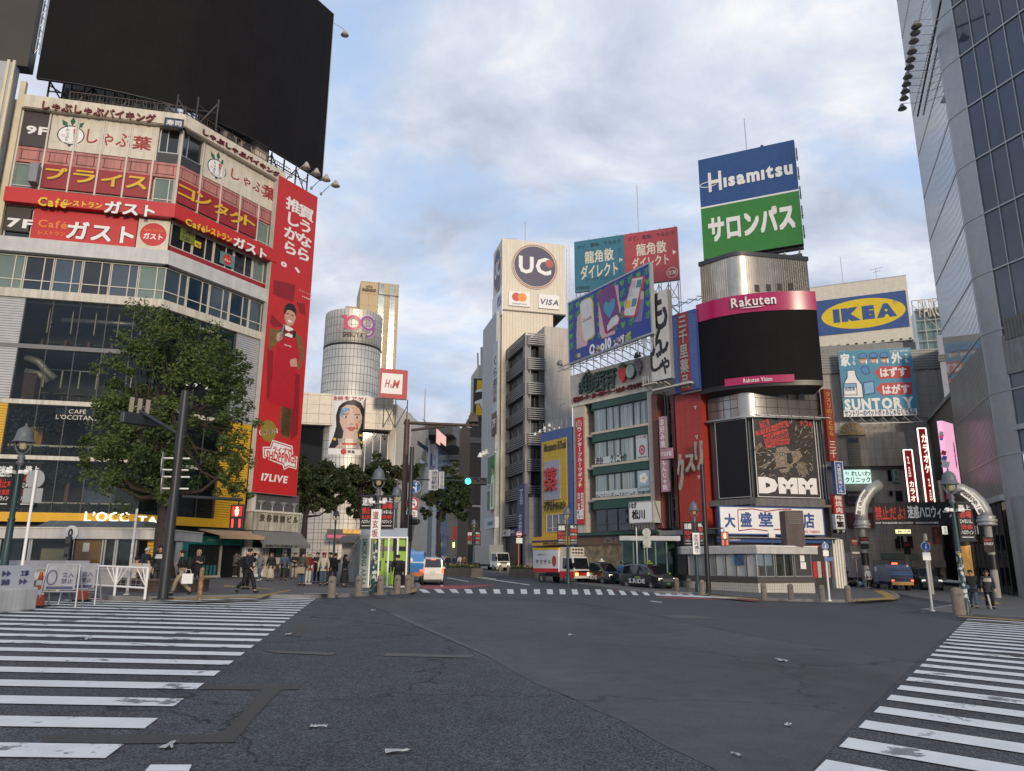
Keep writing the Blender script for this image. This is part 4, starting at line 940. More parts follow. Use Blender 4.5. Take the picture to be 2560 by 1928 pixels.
def strip9(x0,y0,x1,y1,m,k,n=10):
 P_=[]
 for i in range(n+1):
  t=i/n;P_+=[arcpx(d_(x0[0]+(x1[0]-x0[0])*t,x0[1]+(x1[1]-x0[1])*t)),arcpx(d_(y0[0]+(y1[0]-y0[0])*t,y0[1]+(y1[1]-y0[1])*t))]
 pm.raw([wp(u,-.05-.012*k,z)for u,z in P_],[(2*i,2*i+2,2*i+3,2*i+1)for i in range(n)],m)
strip9((866,985),(834,1462),(1178,992),(1147,1470),WW,0);PO.part('panel',pm)
pm=MB();HR=HAIR;PS=M('poster_skin',(.60,.42,.34),.5);PS2=M('poster_skin_tone',(.46,.28,.22),.5);LIP=M('poster_lips',(.42,.05,.05),.5)
pl9([(985,1035),(1050,1025),(1095,1050),(1125,1110),(1135,1200),(1152,1300),(1148,1425),(1000,1420),(840,1410),(875,1330),(900,1240),(898,1150),(920,1080),(950,1050)],HR,1)
pl9([(945,1090),(985,1065),(1045,1070),(1085,1100),(1105,1160),(1100,1215),(1075,1275),(1040,1305),(1000,1305),(955,1270),(930,1210),(928,1150)],PS,2);pl9([(960,1265),(1070,1285),(1072,1340),(1095,1420),(890,1412),(945,1350),(955,1300)],PS,1.5)
for cx,cy in((978,1160),(1065,1165)):
 pl9([(cx-20,cy),(cx,cy-8),(cx+20,cy+2),(cx,cy+10)],WW,3);pl9([(cx-8,cy-6),(cx+8,cy-6),(cx+8,cy+9),(cx-8,cy+9)],HR,4);pl9([(cx-24,cy-22),(cx+22,cy-24),(cx+20,cy-18),(cx-22,cy-16)],HR,3)
pl9([(1005,1210),(1035,1212),(1042,1225),(1020,1230),(998,1222)],PS2,3);pl9([(983,1252),(1008,1240),(1022,1245),(1045,1242),(1055,1255),(1030,1275),(1005,1273)],LIP,3)
pl9([(935,1150),(945,1095),(1010,1090),(985,1115),(960,1125),(948,1165)],M('sticker_blue',(.10,.35,.55),.5),5);pl9([(1058,1215),(1066,1215),(1068,1265),(1058,1262)],RED,5)
rs=random.Random(5)
for k in range(22):
 x,y=rs.uniform(950,1090),rs.choice((rs.uniform(1090,1130),rs.uniform(1185,1245)));w=rs.uniform(3,7)
 pl9([(x-w,y-w*.5),(x+w,y-w*.6),(x+w,y+w*.5),(x-w*.8,y+w*.5)],[RED,YEL,WW,M('sticker_blue'),PINK][k%5],5)
NK=M('necklace_grey',(.35,.33,.31),.4,.3);strip9((912,1335),(925,1415),(1090,1340),(1080,1415),NK,4,6);strip9((945,1370),(950,1385),(1065,1372),(1060,1388),RED,6,6)
for x,y in((1090,1310),(1100,1365),(890,1340)):pl9([(x-10,y-9),(x+10,y-9),(x+10,y+10),(x-10,y+10)],YEL,5)
PO.part('picture',pm)
pm=MB()
for s,a,b,m in(('渋谷をアゲる。',d_(866,998),d_(1172,1052),M('poster_red',(.5,.03,.05),.5)),('東急',d_(988,1428),d_(1048,1455),M('dark_bronze'))):
 (ua,zA),(ub,zB)=arcpx(a),arcpx(b);pm.text(s,ua,zB,ub,zA,-.12,m,b=.03,d=.02,warp=lambda x,y,z:wp(x,y,z))
u,z=arcpx(d_(958,1440));pm.raw([wp(u+.5*math.cos(k*math.pi/6),-.12,z+.5*math.sin(k*math.pi/6))for k in range(12)],[tuple(range(12))],RED)
PO.part('lettering',pm)
t=WT_('entrance_canopy','gold and dark entrance band of the round tower seen under the street trees','canopy',(-26,122,zb+3))
ef=fac_at(r_(980,1550),121,12);mb=MB();(u0,z1),(u1,z0)=ef.h(r_(640,1500)),ef.h(r_(1310,1600));mb.box(u0,-.6,z0-1,u1,.4,z1,BK);wld(mb,ef);t.part('band',mb)
mb=MB();(ua,zA),(ub,zB)=ef.h(r_(965,1505)),ef.h(r_(1310,1595));mb.box(ua,-.7,zB,ub,-.6,zA,M('gold_panel',(.42,.25,.06),.4,.4,var=.5,scale=2));mb.box(u0+.1,-.66,z0-.7,u0+3,-.6,z0-.2,M('hot_pink_panel',(.6,.08,.2),.5));wld(mb,ef);t.part('panel',mb)
HF=fac_at(d_(1350,900),122,21)
t=SG(HF,'fashion_store_sign','square red framed cream sign with red H&M letters beside the round tower',d_(1250,768),d_(1465,1022),y=-.2,th=.8,m=M('crimson_frame',(.42,.03,.04),.45),side=CR_,texts=[('H',d_(1290,858),d_(1330,928),M('crimson_letters',(.5,.02,.03),.45),dict(b=.025,sh=.3)),('&',d_(1330,898),d_(1348,930),M('crimson_letters'),dict(b=.0)),('M',d_(1348,862),d_(1408,936),M('crimson_letters'),dict(b=.025,sh=.3))],draw=lambda mb,u0,z0,u1,z1,y:mb.plate([HF.h(q,-.2)for q in(d_(1255,970),d_(1425,982),d_(1433,822),d_(1268,808))],y,None,WW))
mb=MB();u0,z0,u1,z1=t.rect
for k in range(3):mb.bar((u0+1+k*2,.1,z0-5),(u0+1+k*2,.1,z0),.09,DG,6)
mb.bar((u0+1,.1,z0-5),(u0+3,.1,z0-1),.07,DG,6);mb.bar((u0+3,.1,z0-5),(u0+1,.1,z0-1),.07,DG,6);mb.bar((u0+3,.1,z0-5),(u0+5,.1,z0-1),.07,DG,6);t.part('lattice',mb)
HOT=M('tan_hotel_stone',(.52,.39,.22),.6,var=.08,grid=(2.6,3.3,.12,.35));IG=fac_at(d_(1240,100),190,16)
t=TG('hotel_tower','tan stone hotel tower with strips of blue glass behind the round tower','building',fac=IG,base=(0,8,gz(-40,190)))
(a0,zt),(b0,_)=IG.h(d_(1098,70)),IG.h(d_(1403,105))
mb=MB();mb.box(a0,0,0,b0,14,zt,HOT);t.part('wall',mb)
HG=M('hotel_blue_glass',(.20,.32,.36),.12,var=.7,scale=.5,spec=.8,grid=(1.2,1.6,.12,.5))
for p,q in((1240,1288),(1332,1376)):
 ua,ub=IG.h(d_(p,100))[0],IG.h(d_(q,105))[0];mb=MB();mb.box(ua,-.15,20,ub,.05,zt-.2,HG);t.part('window_strip',mb)
mb=MB();ua,z_=IG.h(d_(1240,178));mb.box(ua,-.25,z_-.3,b0,.02,z_,BK);mb.box(ua-.2,-.25,z_,ua,.02,zt,BK);t.part('trim',mb)
mb=MB();PT(mb,IG,-.3,'INDIGO',d_(1108,128),d_(1218,160),M('dark_bronze'),b=.02,d=.25);PT(mb,IG,-.3,'HOTEL',d_(1138,108),d_(1192,126),M('dark_bronze'),b=.01,d=.2);t.part('lettering',mb)
lf=IG.shift(a0,0,0);mb=MB();mb.box(a0-3.5,3,0,a0-.02,12,IG.h(d_(1050,250))[1],HOT);t.part('side_wing',mb)
SF=fac_at(p_(670,700),140,84)
GT=M('grey_metal_tile',(.46,.46,.455),.5,.2,var=.1,grid=(1.6,1.0,.05,.3))
def strip_building(name,label,pl,pr,top_px,wm,y1=10,rz0=None,top2=None):
 u0,z1=SF.h(top_px);ua,ub=SF.h(pl)[0],SF.h(pr)[0]
 t=TG(name,label,'building',fac=SF,base=((ua+ub)/2,-y1/2,0));mb=MB();mb.box(ua,-0,-1,ub,y1,z1,wm);t.part('wall',mb);return t,ua,ub,z1
t,ua,ub,z1=strip_building('department_store','grey metal clad store block with dark slot windows beyond the round tower',p_(672,800),p_(1004,800),p_(1000,700),GT)
for(a,b,c,d)in((785,700,968,885),(820,1005,958,1160)):
 (x0,zA),(x1,zB)=SF.h(p_(a,b)),SF.h(p_(c,d));zB2=SF.h(p_(a,b+75))[1];mb=MB();mb.box(x0,-.06,zB2,x1,.05,zA,BWN);t.part('window',mb)
t,ua,ub,z1=strip_building('glass_front_building','pale gridded glass front reflecting light beside the round tower wing',p_(425,700),p_(600,700),p_(440,345),M('pale_grid_glass',(.42,.42,.38),.15,.3,var=.5,scale=.4,grid=(1.3,1.8,.12,.55)))
t,ua,ub,z1=strip_building('roof_block','tan parapet block with a dome above the grey store',p_(430,280),p_(985,330),p_(640,240),CR_,y1=9)
mb=MB();q=SF.h(p_(790,260));mb.ball((q[0],3,z1+.2),2.2,M('verdigris_dome',(.22,.27,.24),.7),14,8,.8);t.part('dome',mb)
mb=MB();q=SF.h(p_(985,330));mb.bar((q[0],1,z1-1),(q[0],1,z1+9),.12,GV,5);mb.bar((q[0]-2,1,z1+2),(q[0]+3,1,z1+2),.08,GV,5);t.part('antenna_mast',mb)
LB=SF.shift(SF.h(p_(1020,900))[0],0)
(ua,zA),(ub,zB)=LB.h(p_(1110,450)),LB.h(p_(1285,650))
t=TG('electronics_store','dark grey box building with pink lit panels and a blue glass front','building',fac=LB,base=(8,-3,0));mb=MB()
z_top=LB.h(p_(1110,452))[1];z_mid=LB.h(p_(1090,800))[1];mb.box(LB.h(p_(1090,600))[0]-1,-5.0,z_mid,ub+1.5,8,z_top,M('dark_taupe_panel',(.13,.118,.105),.6));mb.box(LB.h(p_(1030,900))[0],-.6,0,ub+1,8,z_mid,GREYB);t.part('wall',mb)
mb=MB();mb.box(-2.4,-5.0,z_mid+1.5,LB.h(p_(1090,600))[0]-1.02,3,z_top-1,M('dark_taupe_panel'));t.part('stair_box',mb)
LITP=M('pink_lit_panel',(.95,.50,.42),.5,emit=.55,var=.3,scale=.3)
F2=LB.shift(0,-5.05)
for a,b in((1115,1172),(1180,1272)):
 (x0,zA),(x1,zB)=F2.h(p_(a,500 if a<1150 else 560)),F2.h(p_(b,700));zz=F2.h(p_(a,745 if a<1150 else 730))[1]
 mb=MB();mb.box(x0,-5.15,zz,x1,-5.02,zA,LITP);t.part('lit_panel',mb)
(x0,zA),(x1,zB)=LB.h(p_(1100,870)),LB.h(p_(1280,1050));mb=MB();mb.box(x0,-.75,3,x1,-.62,z_mid-.3,M('blue_grid_glass',(.18,.30,.46),.15,.2,var=.4,scale=.4,grid=(1.4,1.2,.12,.5)));t.part('window',mb)
SG(LB,'electronics_sign','dark blue vertical sign with white LABI letters on the far avenue',p_(1040,925),p_(1098,1170),y=-2.2,th=.3,m=M('indigo_sign',(.04,.05,.16),.45),texts=[('LABI',p_(1046,1010),p_(1092,1160),WW,dict(v=True,b=.03))])
BF=fac_at(p_(1545,700),182,8);t=TG('office_building','dark terraced office block with balconies at the end of the avenue','building',fac=BF,base=(-6,6,0))
(ua,zA),(ub,_)=BF.h(p_(1290,640)),BF.h(p_(1545,640));mb=MB();DB=M('dark_slate_cladding',(.20,.19,.17),.6);mb.box(ua,.6,0,ub+5,14,zA,DB)
for yy in(705,905,1075,1240):zz=BF.h(p_(1400,yy))[1];mb.box(ua-.4,-.8,zz-2.0,ub+5.2,14.5,zz,DB);mb.box(ua-.4,-.85,zz-.9,ub+5.25,-.78,zz-.6,PA)
t.part('wall',mb)
for y0,y1 in((765,880),(945,1050)):
 for k in range(4):
  x0=ua+.8+k*(ub-ua-1.2)/4;mb=MB();mb.box(x0,.5,BF.h(p_(1400,y1))[1],x0+(ub-ua-1.2)/4-.3,.58,BF.h(p_(1400,y0))[1],BWN if(k+y0)%2 else M('beige_blind',(.34,.28,.17),.7));t.part('window',mb)
mb=MB()
for k in range(9):mb.bar((ua+k*.9,-.5,zA),(ua+k*.9,-.5,zA+1.6),.04,GV,4)
mb.box(ua,-.55,zA+1.5,ub+5,-.45,zA+1.6,GV);mb.box(ua,.2,zA,ub-1,3,zA+1.2,M('roof_hedge',(.05,.06,.02),.9,var=.6,scale=3));t.part('roof_railing',mb)
FS=fac_at(q_(1300,1100),200,4)
RF_=random.Random(11)
for k,(x0,x1,ytop,col)in enumerate(((620,900,540,(.36,.36,.36)),(900,1010,500,(.5,.47,.44)),(1010,1110,640,(.4,.36,.33)),(1110,1270,560,(.3,.28,.27)),(1270,1400,760,(.5,.45,.34)),(1400,1530,600,(.42,.39,.37)),(1530,1660,700,(.33,.32,.32)))):
 f=FS.shift(0,-k*3.0);(ua,zA),(ub,zB)=f.h(q_(x0,ytop)),f.h(q_(x1,1250));t=TG('shop_building',['grey','pale stone','taupe','charcoal','sand coloured','warm grey','dark grey'][k]+' narrow shop building far down the avenue','building',fac=f,base=((ua+ub)/2,3,0))
 mb=MB();mb.box(ua,0,-1,ub,8,zA,M('far_shop_wall_'+'abcdefg'[k],col,.7,streak=.3));t.part('wall',mb)
 for j in range(3):
  z=3.4+j*3.2
  if z+2<zA:mb=MB();mb.box(ua+.5,-.06,z,ub-.5,.03,z+1.7,BWN if j%2 else DWN);t.part('window',mb)
 mb=MB();mb.box(ua+.3,-.3,2.2,ub-.3,.03,3.0,[RED,YEL,BLUE,WW,DR,M('lit_shop_sign',(1,.85,.55),.5,emit=1.2,var=0),GREEN][k]);mb.box(ua+.3,-.04,-.5,ub-.3,.03,2.1,BK);t.part('shop_front',mb)
for k,(x0,y0,x1,y1,m,lab)in enumerate(((1395,670,1460,900,RED,'red vertical shop banner far down the avenue'),(1395,940,1428,1030,M('lit_yellow_sign',(1,.85,.3),.5,emit=1.5,var=0),'small glowing yellow sign far down the avenue'),(1000,660,1050,800,M('lit_cream_sign',(1,.93,.75),.5,emit=1.0,var=0),'glowing cream sign panel behind the avenue tree'),(900,530,955,640,MAROON,'dull red hanging sign beside the avenue tree'))):
 f=FS.shift(0,-26);SG(f,'shop_sign',lab,q_(x0,y0),q_(x1,y1),y=-.1,th=.3,m=m)
# ---- dark brown building with the yellow sign, left of the credit tower
DBF=fac_at(p_(1700,900),116,12);t=TG('cinema_building','dark brown windowless building behind the green traffic light','building',fac=DBF,base=(4,4,0))
(ua,zA),(ub,zB)=DBF.h(p_(1700,300)),DBF.h(p_(2080,300));mb=MB();mb.box(ua,0,-1,ub+3,12,zA,M('dark_brown_cladding',(.085,.068,.056),.6,var=.2,grid=(3.2,4.0,.05,.4)))
for yy,wd in((650,.9),(1345,.25)):zz=DBF.h(p_(1800,yy))[1];mb.box(ua,-.12,zz-wd,ub+3,0,zz,DB if wd>.5 else CR_)
zz=DBF.h(q_(1800,310))[1];mb.box(ua,-.12,zz-.2,ub+3,0,zz+.1,CR_);t.part('wall',mb)
mb=MB();(x0,zA2),(x1,_)=DBF.h(s_(375,372)),DBF.h(s_(600,372));mb.box(x0,1,zA,x1+3,9,zA2,PA);x2,z2=DBF.h(s_(485,520));mb.box(x2,.9,z2-2.2,x1+1,1.01,z2,BK);t.part('roof_block',mb)
mb=MB()
for a in(400,465,485):x,z=DBF.h(s_(a,370));mb.bar((x,3,z),(x-.1,3,z+(3.6 if a>450 else 2.6)),.14,GV,6)
t.part('antenna',mb)
def ydraw(mb,u0,z0,u1,z1,y):
 Q=lambda pts:[DBF.h(s_(*p),y)for p in pts][::-1]
 mb.plate(Q([(325,685),(600,690),(600,815),(318,868)]),y,None,YEL);mb.plate(Q([(318,868),(600,815),(600,880),(285,918)]),y-.01,None,WW);mb.plate(Q([(280,1090),(600,965),(600,1080),(415,1085),(460,1235),(600,1240),(600,1300),(440,1290),(370,1120),(280,1145)]),y-.01,None,WW)
 mb.plate(Q([(305,1150),(360,1120),(430,1295),(600,1305),(600,1358),(300,1350)]),y,None,YEL);mb.plate(Q([(415,1088),(520,1090),(535,1140),(560,1085),(600,1085),(600,1240),(462,1235)]),y-.012,None,M('dark_taupe_panel'))
SG(DBF,'roadside_sign','black framed sign with yellow and white angular shapes left of the credit tower',s_(265,650),s_(640,1370),y=-.5,th=.5,m=M('sign_dark_frame',(.045,.035,.032),.5),draw=ydraw)
t=TG('shop_sign','glowing curled white neon letters above the dark shopfront by the grey truck','neon sign',fac=DBF,base=(6,-2.1,5));mb=MB();PT(mb,DBF,-2,'あひGつ',q_(1895,790),q_(2195,890),M('neon_warm_white',(1,.88,.62),.5,emit=2.2,var=0),b=.02,d=.2);t.part('lettering',mb)
mb=MB();(x0,z1_),(x1,z0_)=DBF.h(q_(1850,890),-1.8),DBF.h(q_(2212,1000),-1.8);mb.box(x0,-1.8,z0_,x1+4,0,z1_,BK);t.part('canopy',mb)
# ---- credit card tower
_P=at(f_(350,860),95);UF=Fac((_P.x,_P.y),14)
t=TG('credit_tower','tall cream ribbed tower with a round navy card logo box on top','tower',fac=UF,base=(4,4,gz(3,97)))
UC_C=M('cream_ribbed_metal',(.58,.52,.42),.5,.15,var=.06,streak=.1,grid=(.42,0,.06,.28));UC_B=M('cream_sign_box',(.64,.59,.49),.5,.1,var=.05,streak=.12,grid=(.42,0,.05,.22));UC_G=M('tower_side_grey',(.50,.50,.49),.6,streak=.15)
mb=MB();mb.box(.02,.02,0,7.2,9,34.9,UC_C);t.part('shaft',mb)
mb=MB();mb.box(-.02,0,34.9,9.02,5.5,45.24,UC_B);t.part('sign_box',mb)
mb=MB();mb.box(-.05,-.05,34.7,9.05,5.55,34.9,BK);t.part('trim',mb)
mb=MB();mb.box(-.62,.6,0,.0,9.4,34.7,UC_G);t.part('side_wall',mb)
mb=MB();mb.bar((3.5,1,45.2),(3.5,1,48.6),.05,GV,5);mb.bar((1.6,2,45.2),(1.6,2,46.2),.04,GV,5);mb.bar((.9,2,46.2),(2.6,2,46.3),.03,GV,5);t.part('antenna',mb)
mb=MB()
for u in(9.5,9.9):mb.bar((u,.6,34.3),(u,.6,46.2),.07,WW,6)
for k in range(16):mb.bar((9.5,.6,34.5+k*.72),(9.9,.6,34.9+k*.72),.04,WW,5)
mb.bar((9.02,.6,44.8),(9.6,.6,45.6),.05,WW,5);mb.bar((9.02,.6,35.3),(9.6,.6,34.6),.05,WW,5);t.part('ladder',mb)
NAVY=M('card_navy',(.035,.035,.10),.45);RIM=M('card_rim_red',(.42,.07,.05),.45)
def uclogo(mb,cx,cz,r,y,kx=1.0):
 mb.disc(cx,cz,r*kx,r,y,y+.1,CR_,48);mb.ring(cx,cz,r*kx*.965,r*.965,.12,y-.012,None,RIM,48);mb.disc(cx,cz,r*.89*kx,r*.89,y-.014,None,NAVY,48)
 mb.text('UC',cx-r*.70*kx,cz-r*.36,cx+r*.70*kx,cz+r*.42,y-.03,WW,b=.035,d=.012);mb.disc(cx+r*.62*kx,cz+r*.18,r*.18*kx,r*.18,y-.045,None,RIM,20)
tt=TG('round_logo_sign','large round navy UC card logo with red rim on the tower front','sign',fac=UF,base=(4.6,-.1,38.2));mb=MB();uclogo(mb,4.62,41.5,3.32,-.12);tt.part('emblem',mb)
UL=Fac((_P.x,_P.y),-74)
tt=TG('side_logo_sign','narrow round navy UC card logo on the grey side of the tower','sign',fac=UL,base=(-2.4,-.1,38.5));mb=MB();uclogo(mb,-2.35,41.4,3.2,-.1,.60);tt.part('emblem',mb)
def mcard(mb,u0,z0,u1,z1,y):
 w,h=u1-u0,z1-z0;r=h*.30
 mb.disc(u0+w*.36,z0+h*.62,r,r,y,None,M('card_red',(.60,.03,.02),.45),28);mb.disc(u0+w*.64,z0+h*.62,r,r,y-.004,None,M('card_orange',(.80,.25,.02),.45),28);mb.text('mastercard',u0+w*.18,z0+h*.10,u0+w*.84,z0+h*.24,y-.006,M('card_grey_text',(.10,.09,.085),.5),b=.01,d=.005)
SG(UF,'card_sign','white plate with red and orange overlapping circles on the cream tower',f_(412,690),f_(608,840),y=-.2,th=.2,draw=mcard)
SG(UF,'card_sign','white plate with slanted navy VISA letters on the cream tower',f_(688,718),f_(880,865),y=-.2,th=.2,texts=[('VISA',f_(705,762),f_(872,830),M('visa_navy',(.03,.035,.14),.45),dict(b=.03,sh=.2))])
ULs=UL.shift(0,-.02)
SG(UL,'card_sign','foreshortened white plates with card logos low on the grey side of the tower box',f_(262,770),f_(348,905),y=-.1,th=.1,texts=[('VISA',f_(306,760),f_(345,815),M('visa_navy'),dict(b=.02))])
SG(UL,'sushi_restaurant_sign','tall pale side sign with black brush hiragana on the tower side',s_(632,20),s_(706,1350),y=-.75,th=.1,m=M('pale_blue_sign',(.52,.55,.58),.5),texts=[('くら寿',s_(628,250),s_(700,830),BK,dict(v=True,b=.03)),('回転',s_(630,860),s_(690,1090),MAROON,dict(v=True,b=.01))])
SG(UL,'floor_sign','black tower side panel with a white 7F',s_(600,1335),s_(684,1700),y=-.8,th=.12,m=BK,texts=[('7F',s_(612,1445),s_(668,1570),WW,dict(b=.04))],cat='floor sign')
def pchem(mb,u0,z0,u1,z1,y):
 w,h=u1-u0,z1-z0;P=lambda pts:P2(u0,z0,u1,z1,pts)
 mb.plate(P([(.42,0),(1,0),(1,.52),(.85,.66),(.60,.62),(.42,.4)]),y,None,WW);mb.disc(u0+w*.72,z0+h*.72,w*.13,h*.08,y-.01,None,SKIN,16);mb.plate(P([(.55,.74),(.6,.82),(.8,.84),(.9,.76),(.86,.72),(.7,.78)]),y-.014,None,HAIR);mb.plate(P([(.6,.05),(.75,.05),(.75,.5),(.62,.45)]),y-.012,None,DR);mb.text('EDO',u0+w*.05,z0+h*.35,u0+w*.4,z0+h*.5,y-.012,WW,b=.02,d=.005)
SG(UL,'clinic_sign','green vertical advertisement with a person in a white coat on the tower side',p_(2000,1010),q_(2110,360),y=-1.0,th=.15,m=M('advert_green',(.015,.20,.07),.45),draw=pchem)
SG(UL,'shop_sign','pale blue box sign with grey letters above the neon letters',q_(1940,535),q_(2120,690),y=-1.6,th=.5,m=M('pale_blue_sign'),texts=[('HAIRDESIN',q_(1995,590),q_(2085,640),M('teal_text',(.05,.2,.2),.5),dict(b=.01))])
for k,(x,y)in enumerate(((1870,950),(1925,920),(1975,895))):
 q=at(p_(x,y),92+k*1.4);FLO(q,q+Vector((1.9,.8,.5)),['leftmost','middle','rightmost'][k]+' small white cone lamp reaching out over the green advertisement','cone lamps on the tower side',m=WW,r=.42)
# ---- braced bank building
_P=at(f_(590,1300),88);MF=Fac((_P.x,_P.y),17);ML=Fac((_P.x,_P.y),-73)
t=WT_('bank_building','charcoal bank building with braced frames and stacked horizontal rails','building',(_P.x,_P.y,gz(_P.x,_P.y)))
RAIL=M('charcoal_rail',(.22,.225,.24),.4,.4);BRD=M('bank_dark',(.035,.037,.04),.4)
mb=MB();q=MB();q.box(.0,1.2,0,2.15,9,29.2,BRD);wld(q,MF);mb.raw(q.v,q.f,BRD);q=MB();q.box(-12.9,1.4,0,0,3.4,29.0,BRD);wld(q,ML);mb.raw(q.v,q.f,BRD);t.part('core_wall',mb)
mb=MB();mb.box(2.15,-.05,0,5.7,8,30.42,M('cream_tile_wall',(.52,.48,.42),.6,streak=.2,var=.06,grid=(1.0,2.3,.04,.25)));wld(mb,MF);t.part('side_wall',mb)
mb=MB();mb.box(-.45,-.1,0,.35,.6,29.0,M('bank_pillar',(.16,.165,.17),.45,.2));wld(mb,MF);t.part('pillar',mb)
mb=MB();RJ=M('rib_cream',(.36,.32,.26),.6,grid=(.35,0,.06,.4));mb.box(-12.8,.2,4,-10.8,1.4,28.6,RJ);wld(mb,ML);t.part('rib_wall',mb)
PER=3.13;ztop=29.2
for k in range(8):
 z1=ztop-PER*k+(0 if k else 0);zr=z1-1.45
 if z1<6.5:break
 mb=MB();q=MB()
 for j in range(6):q.box(-.15,-.55,z1-.12-j*.26,2.15,-.43,z1-j*.26,RAIL)
 wld(q,MF);mb.raw(q.v,q.f,RAIL);q=MB()
 for j in range(6):q.box(-12.9,-.55,z1-.12-j*.26,.55,-.43,z1-j*.26,RAIL)
 for j in range(7):q.box(-12.5+j*2.0,-.42,z1-1.45,-12.42+j*2.0,-.36,z1,RAIL)
 wld(q,ML);mb.raw(q.v,q.f,RAIL);t.part('rail_band',mb)
 mb=MB();z0=zr-1.55
 q=MB();q.box(-12.9,-.3,zr-.02,0,1.39,zr+.2,BRD);wld(q,ML);mb.raw(q.v,q.f,BRD)
 q=MB()
 for j in range(4):
  u=-9.4+j*2.5;q.bar((u,.1,zr),(u+1.0,.1,z0),.15,RAIL,6);q.bar((u+2.1,.1,zr),(u+1.1,.1,z0),.15,RAIL,6)
 wld(q,ML);mb.raw(q.v,q.f,RAIL);t.part('brace',mb)
 mb=MB();mb.box(-10.6,1.1,z0,-.7,1.2,zr,BWN if k%2 else DWN);wld(mb,ML);t.part('window',mb)
 mb=MB();mb.box(.45,.7,z0+.1,2.05,.8,zr-.05,GWIN if k in(1,3,4)else DWN);wld(mb,MF);t.part('window',mb);mb=MB();mb.box(.95,.6,z0,1.15,.72,zr,BW);wld(mb,MF);t.part('window_post',mb)
mb=MB();mb.lathe([(1.0,0),(1.0,8.6)],(*MF.w(.55,-.3).xy,.4),M('bank_pillar_tile',(.30,.285,.26),.5,var=.1,grid=(1.2,1.25,.05,.5)),24);mb.lathe([(1.04,8.6),(1.04,8.95)],(*MF.w(.55,-.3).xy,.4),BRD,24);t.part('round_pillar',mb)
mb=MB();mb.box(-11.8,-.4,.3,-1.6,.6,5.2,BK);wld(mb,ML);t.part('entrance',mb)
SG(ML,'bank_sign','tall indigo vertical bank sign with white letters on the braced building',g_(383,790),g_(436,1140),y=-.8,th=.4,m=M('bank_indigo',(.035,.04,.15),.45),texts=[('MIZUHO',g_(398,815),g_(425,920),WW,dict(v=True,b=.03)),('みずほ銀行',g_(392,995),g_(416,1115),WW,dict(v=True,b=.02))])
SG(ML,'bank_sign','low indigo fascia with small white letters beside the braced building entrance',g_(262,1110),g_(385,1150),y=-.7,th=.3,m=M('bank_indigo'),texts=[('MIZUHO',g_(335,1112),g_(362,1128),WW,dict(b=.0))])
SG(ML,'shop_sign','small white restaurant sign left of the indigo fascia',g_(258,1110),g_(322,1148),y=-.95,th=.2,texts=[('一炉',g_(280,1118),g_(302,1142),BK,dict(b=.02))])
# ---- yellow drugstore
MK=Fac((6.5,79.5),-58)
t=TG('drugstore','yellow and blue tiled drugstore front beside the cream fruit shop building','building',fac=MK,base=(-2.9,0,gz(5,81)))
mb=MB();DBL=M('drugstore_blue_tile',(.06,.11,.30),.5,var=.12,grid=(.62,2.0,.04,.35));mb.box(-5.95,0,0,-.05,9,16.05,DBL);t.part('wall',mb)
mb=MB();mb.box(-5.62,-.1,4.4,-.86,0,15.0,M('drugstore_yellow_tile',(.56,.36,.015),.5,var=.1,grid=(1.2,1.6,.04,.3)));t.part('yellow_panel',mb)
mb=MB();mb.box(-5.1,-.16,8.36,-2.05,-.1,12.7,M('lavender_grey_panel',(.34,.34,.42),.5,grid=(.75,0,.04,.3)));t.part('grey_panel',mb)
mb=MB();mb.text('薬',-4.95,9.3,-2.55,11.9,-.35,RED,b=.02,d=.15);t.part('lettering',mb)
mb=MB();PT(mb,MK,-.14,'Matsumoto KiYoshi',g_(575,490),g_(735,515),BK,b=.005,d=.02,sh=.2);PT(mb,MK,-.3,'マツモト',g_(575,900),g_(655,965),BK,b=.035,d=.08,sh=.25);PT(mb,MK,-.3,'キヨシ',g_(655,905),g_(730,955),BK,b=.035,d=.08,sh=.25);t.part('lettering',mb)
WN(t,MK,-4.66,-1.13,4.85,6.75,-.12,(.33,.66),5.3,gm=BWN,world=False)
mb=MB();mb.box(-6.0,-1.2,3.4,-.4,.0,4.35,M('awning_orange_yellow',(.70,.36,.02),.5));mb.box(-6.0,-1.23,3.75,-.4,-1.2,3.95,M('awning_navy',(.03,.03,.09),.5));t.part('awning',mb)
mb=MB();mb.text('マツモトキヨシ',-3.8,3.42,-1.2,3.72,-1.24,BK,b=.05,d=.02);t.part('lettering',mb);mb=MB();mb.box(-5.9,-.05,0,-.3,.0,3.4,BK);t.part('shop_front',mb)
mb=MB()
for k in range(7):mb.bar((-5.8+k*.9,.3,16.05),(-5.8+k*.9,.3,17.3),.03,GV,4)
mb.bar((-5.8,.3,17.2),(-.3,.3,17.2),.03,GV,4);mb.bar((-3.4,1,16),(-3.4,1,19.2),.03,GV,4);mb.bar((-4.2,1,19),(-2.4,1,19.2),.03,GV,4);t.part('roof_railing',mb)
for k in range(4):q=MK.w(-5.6+k*.95,-1.0,15.9+.2*k);FLO(q,MK.w(-5.4+k*.95,.2,16.3),['first','second','third','last'][k]+' small white cone lamp from the left above the blue drugstore edge','cone lamps above the drugstore',m=WW,r=.25)
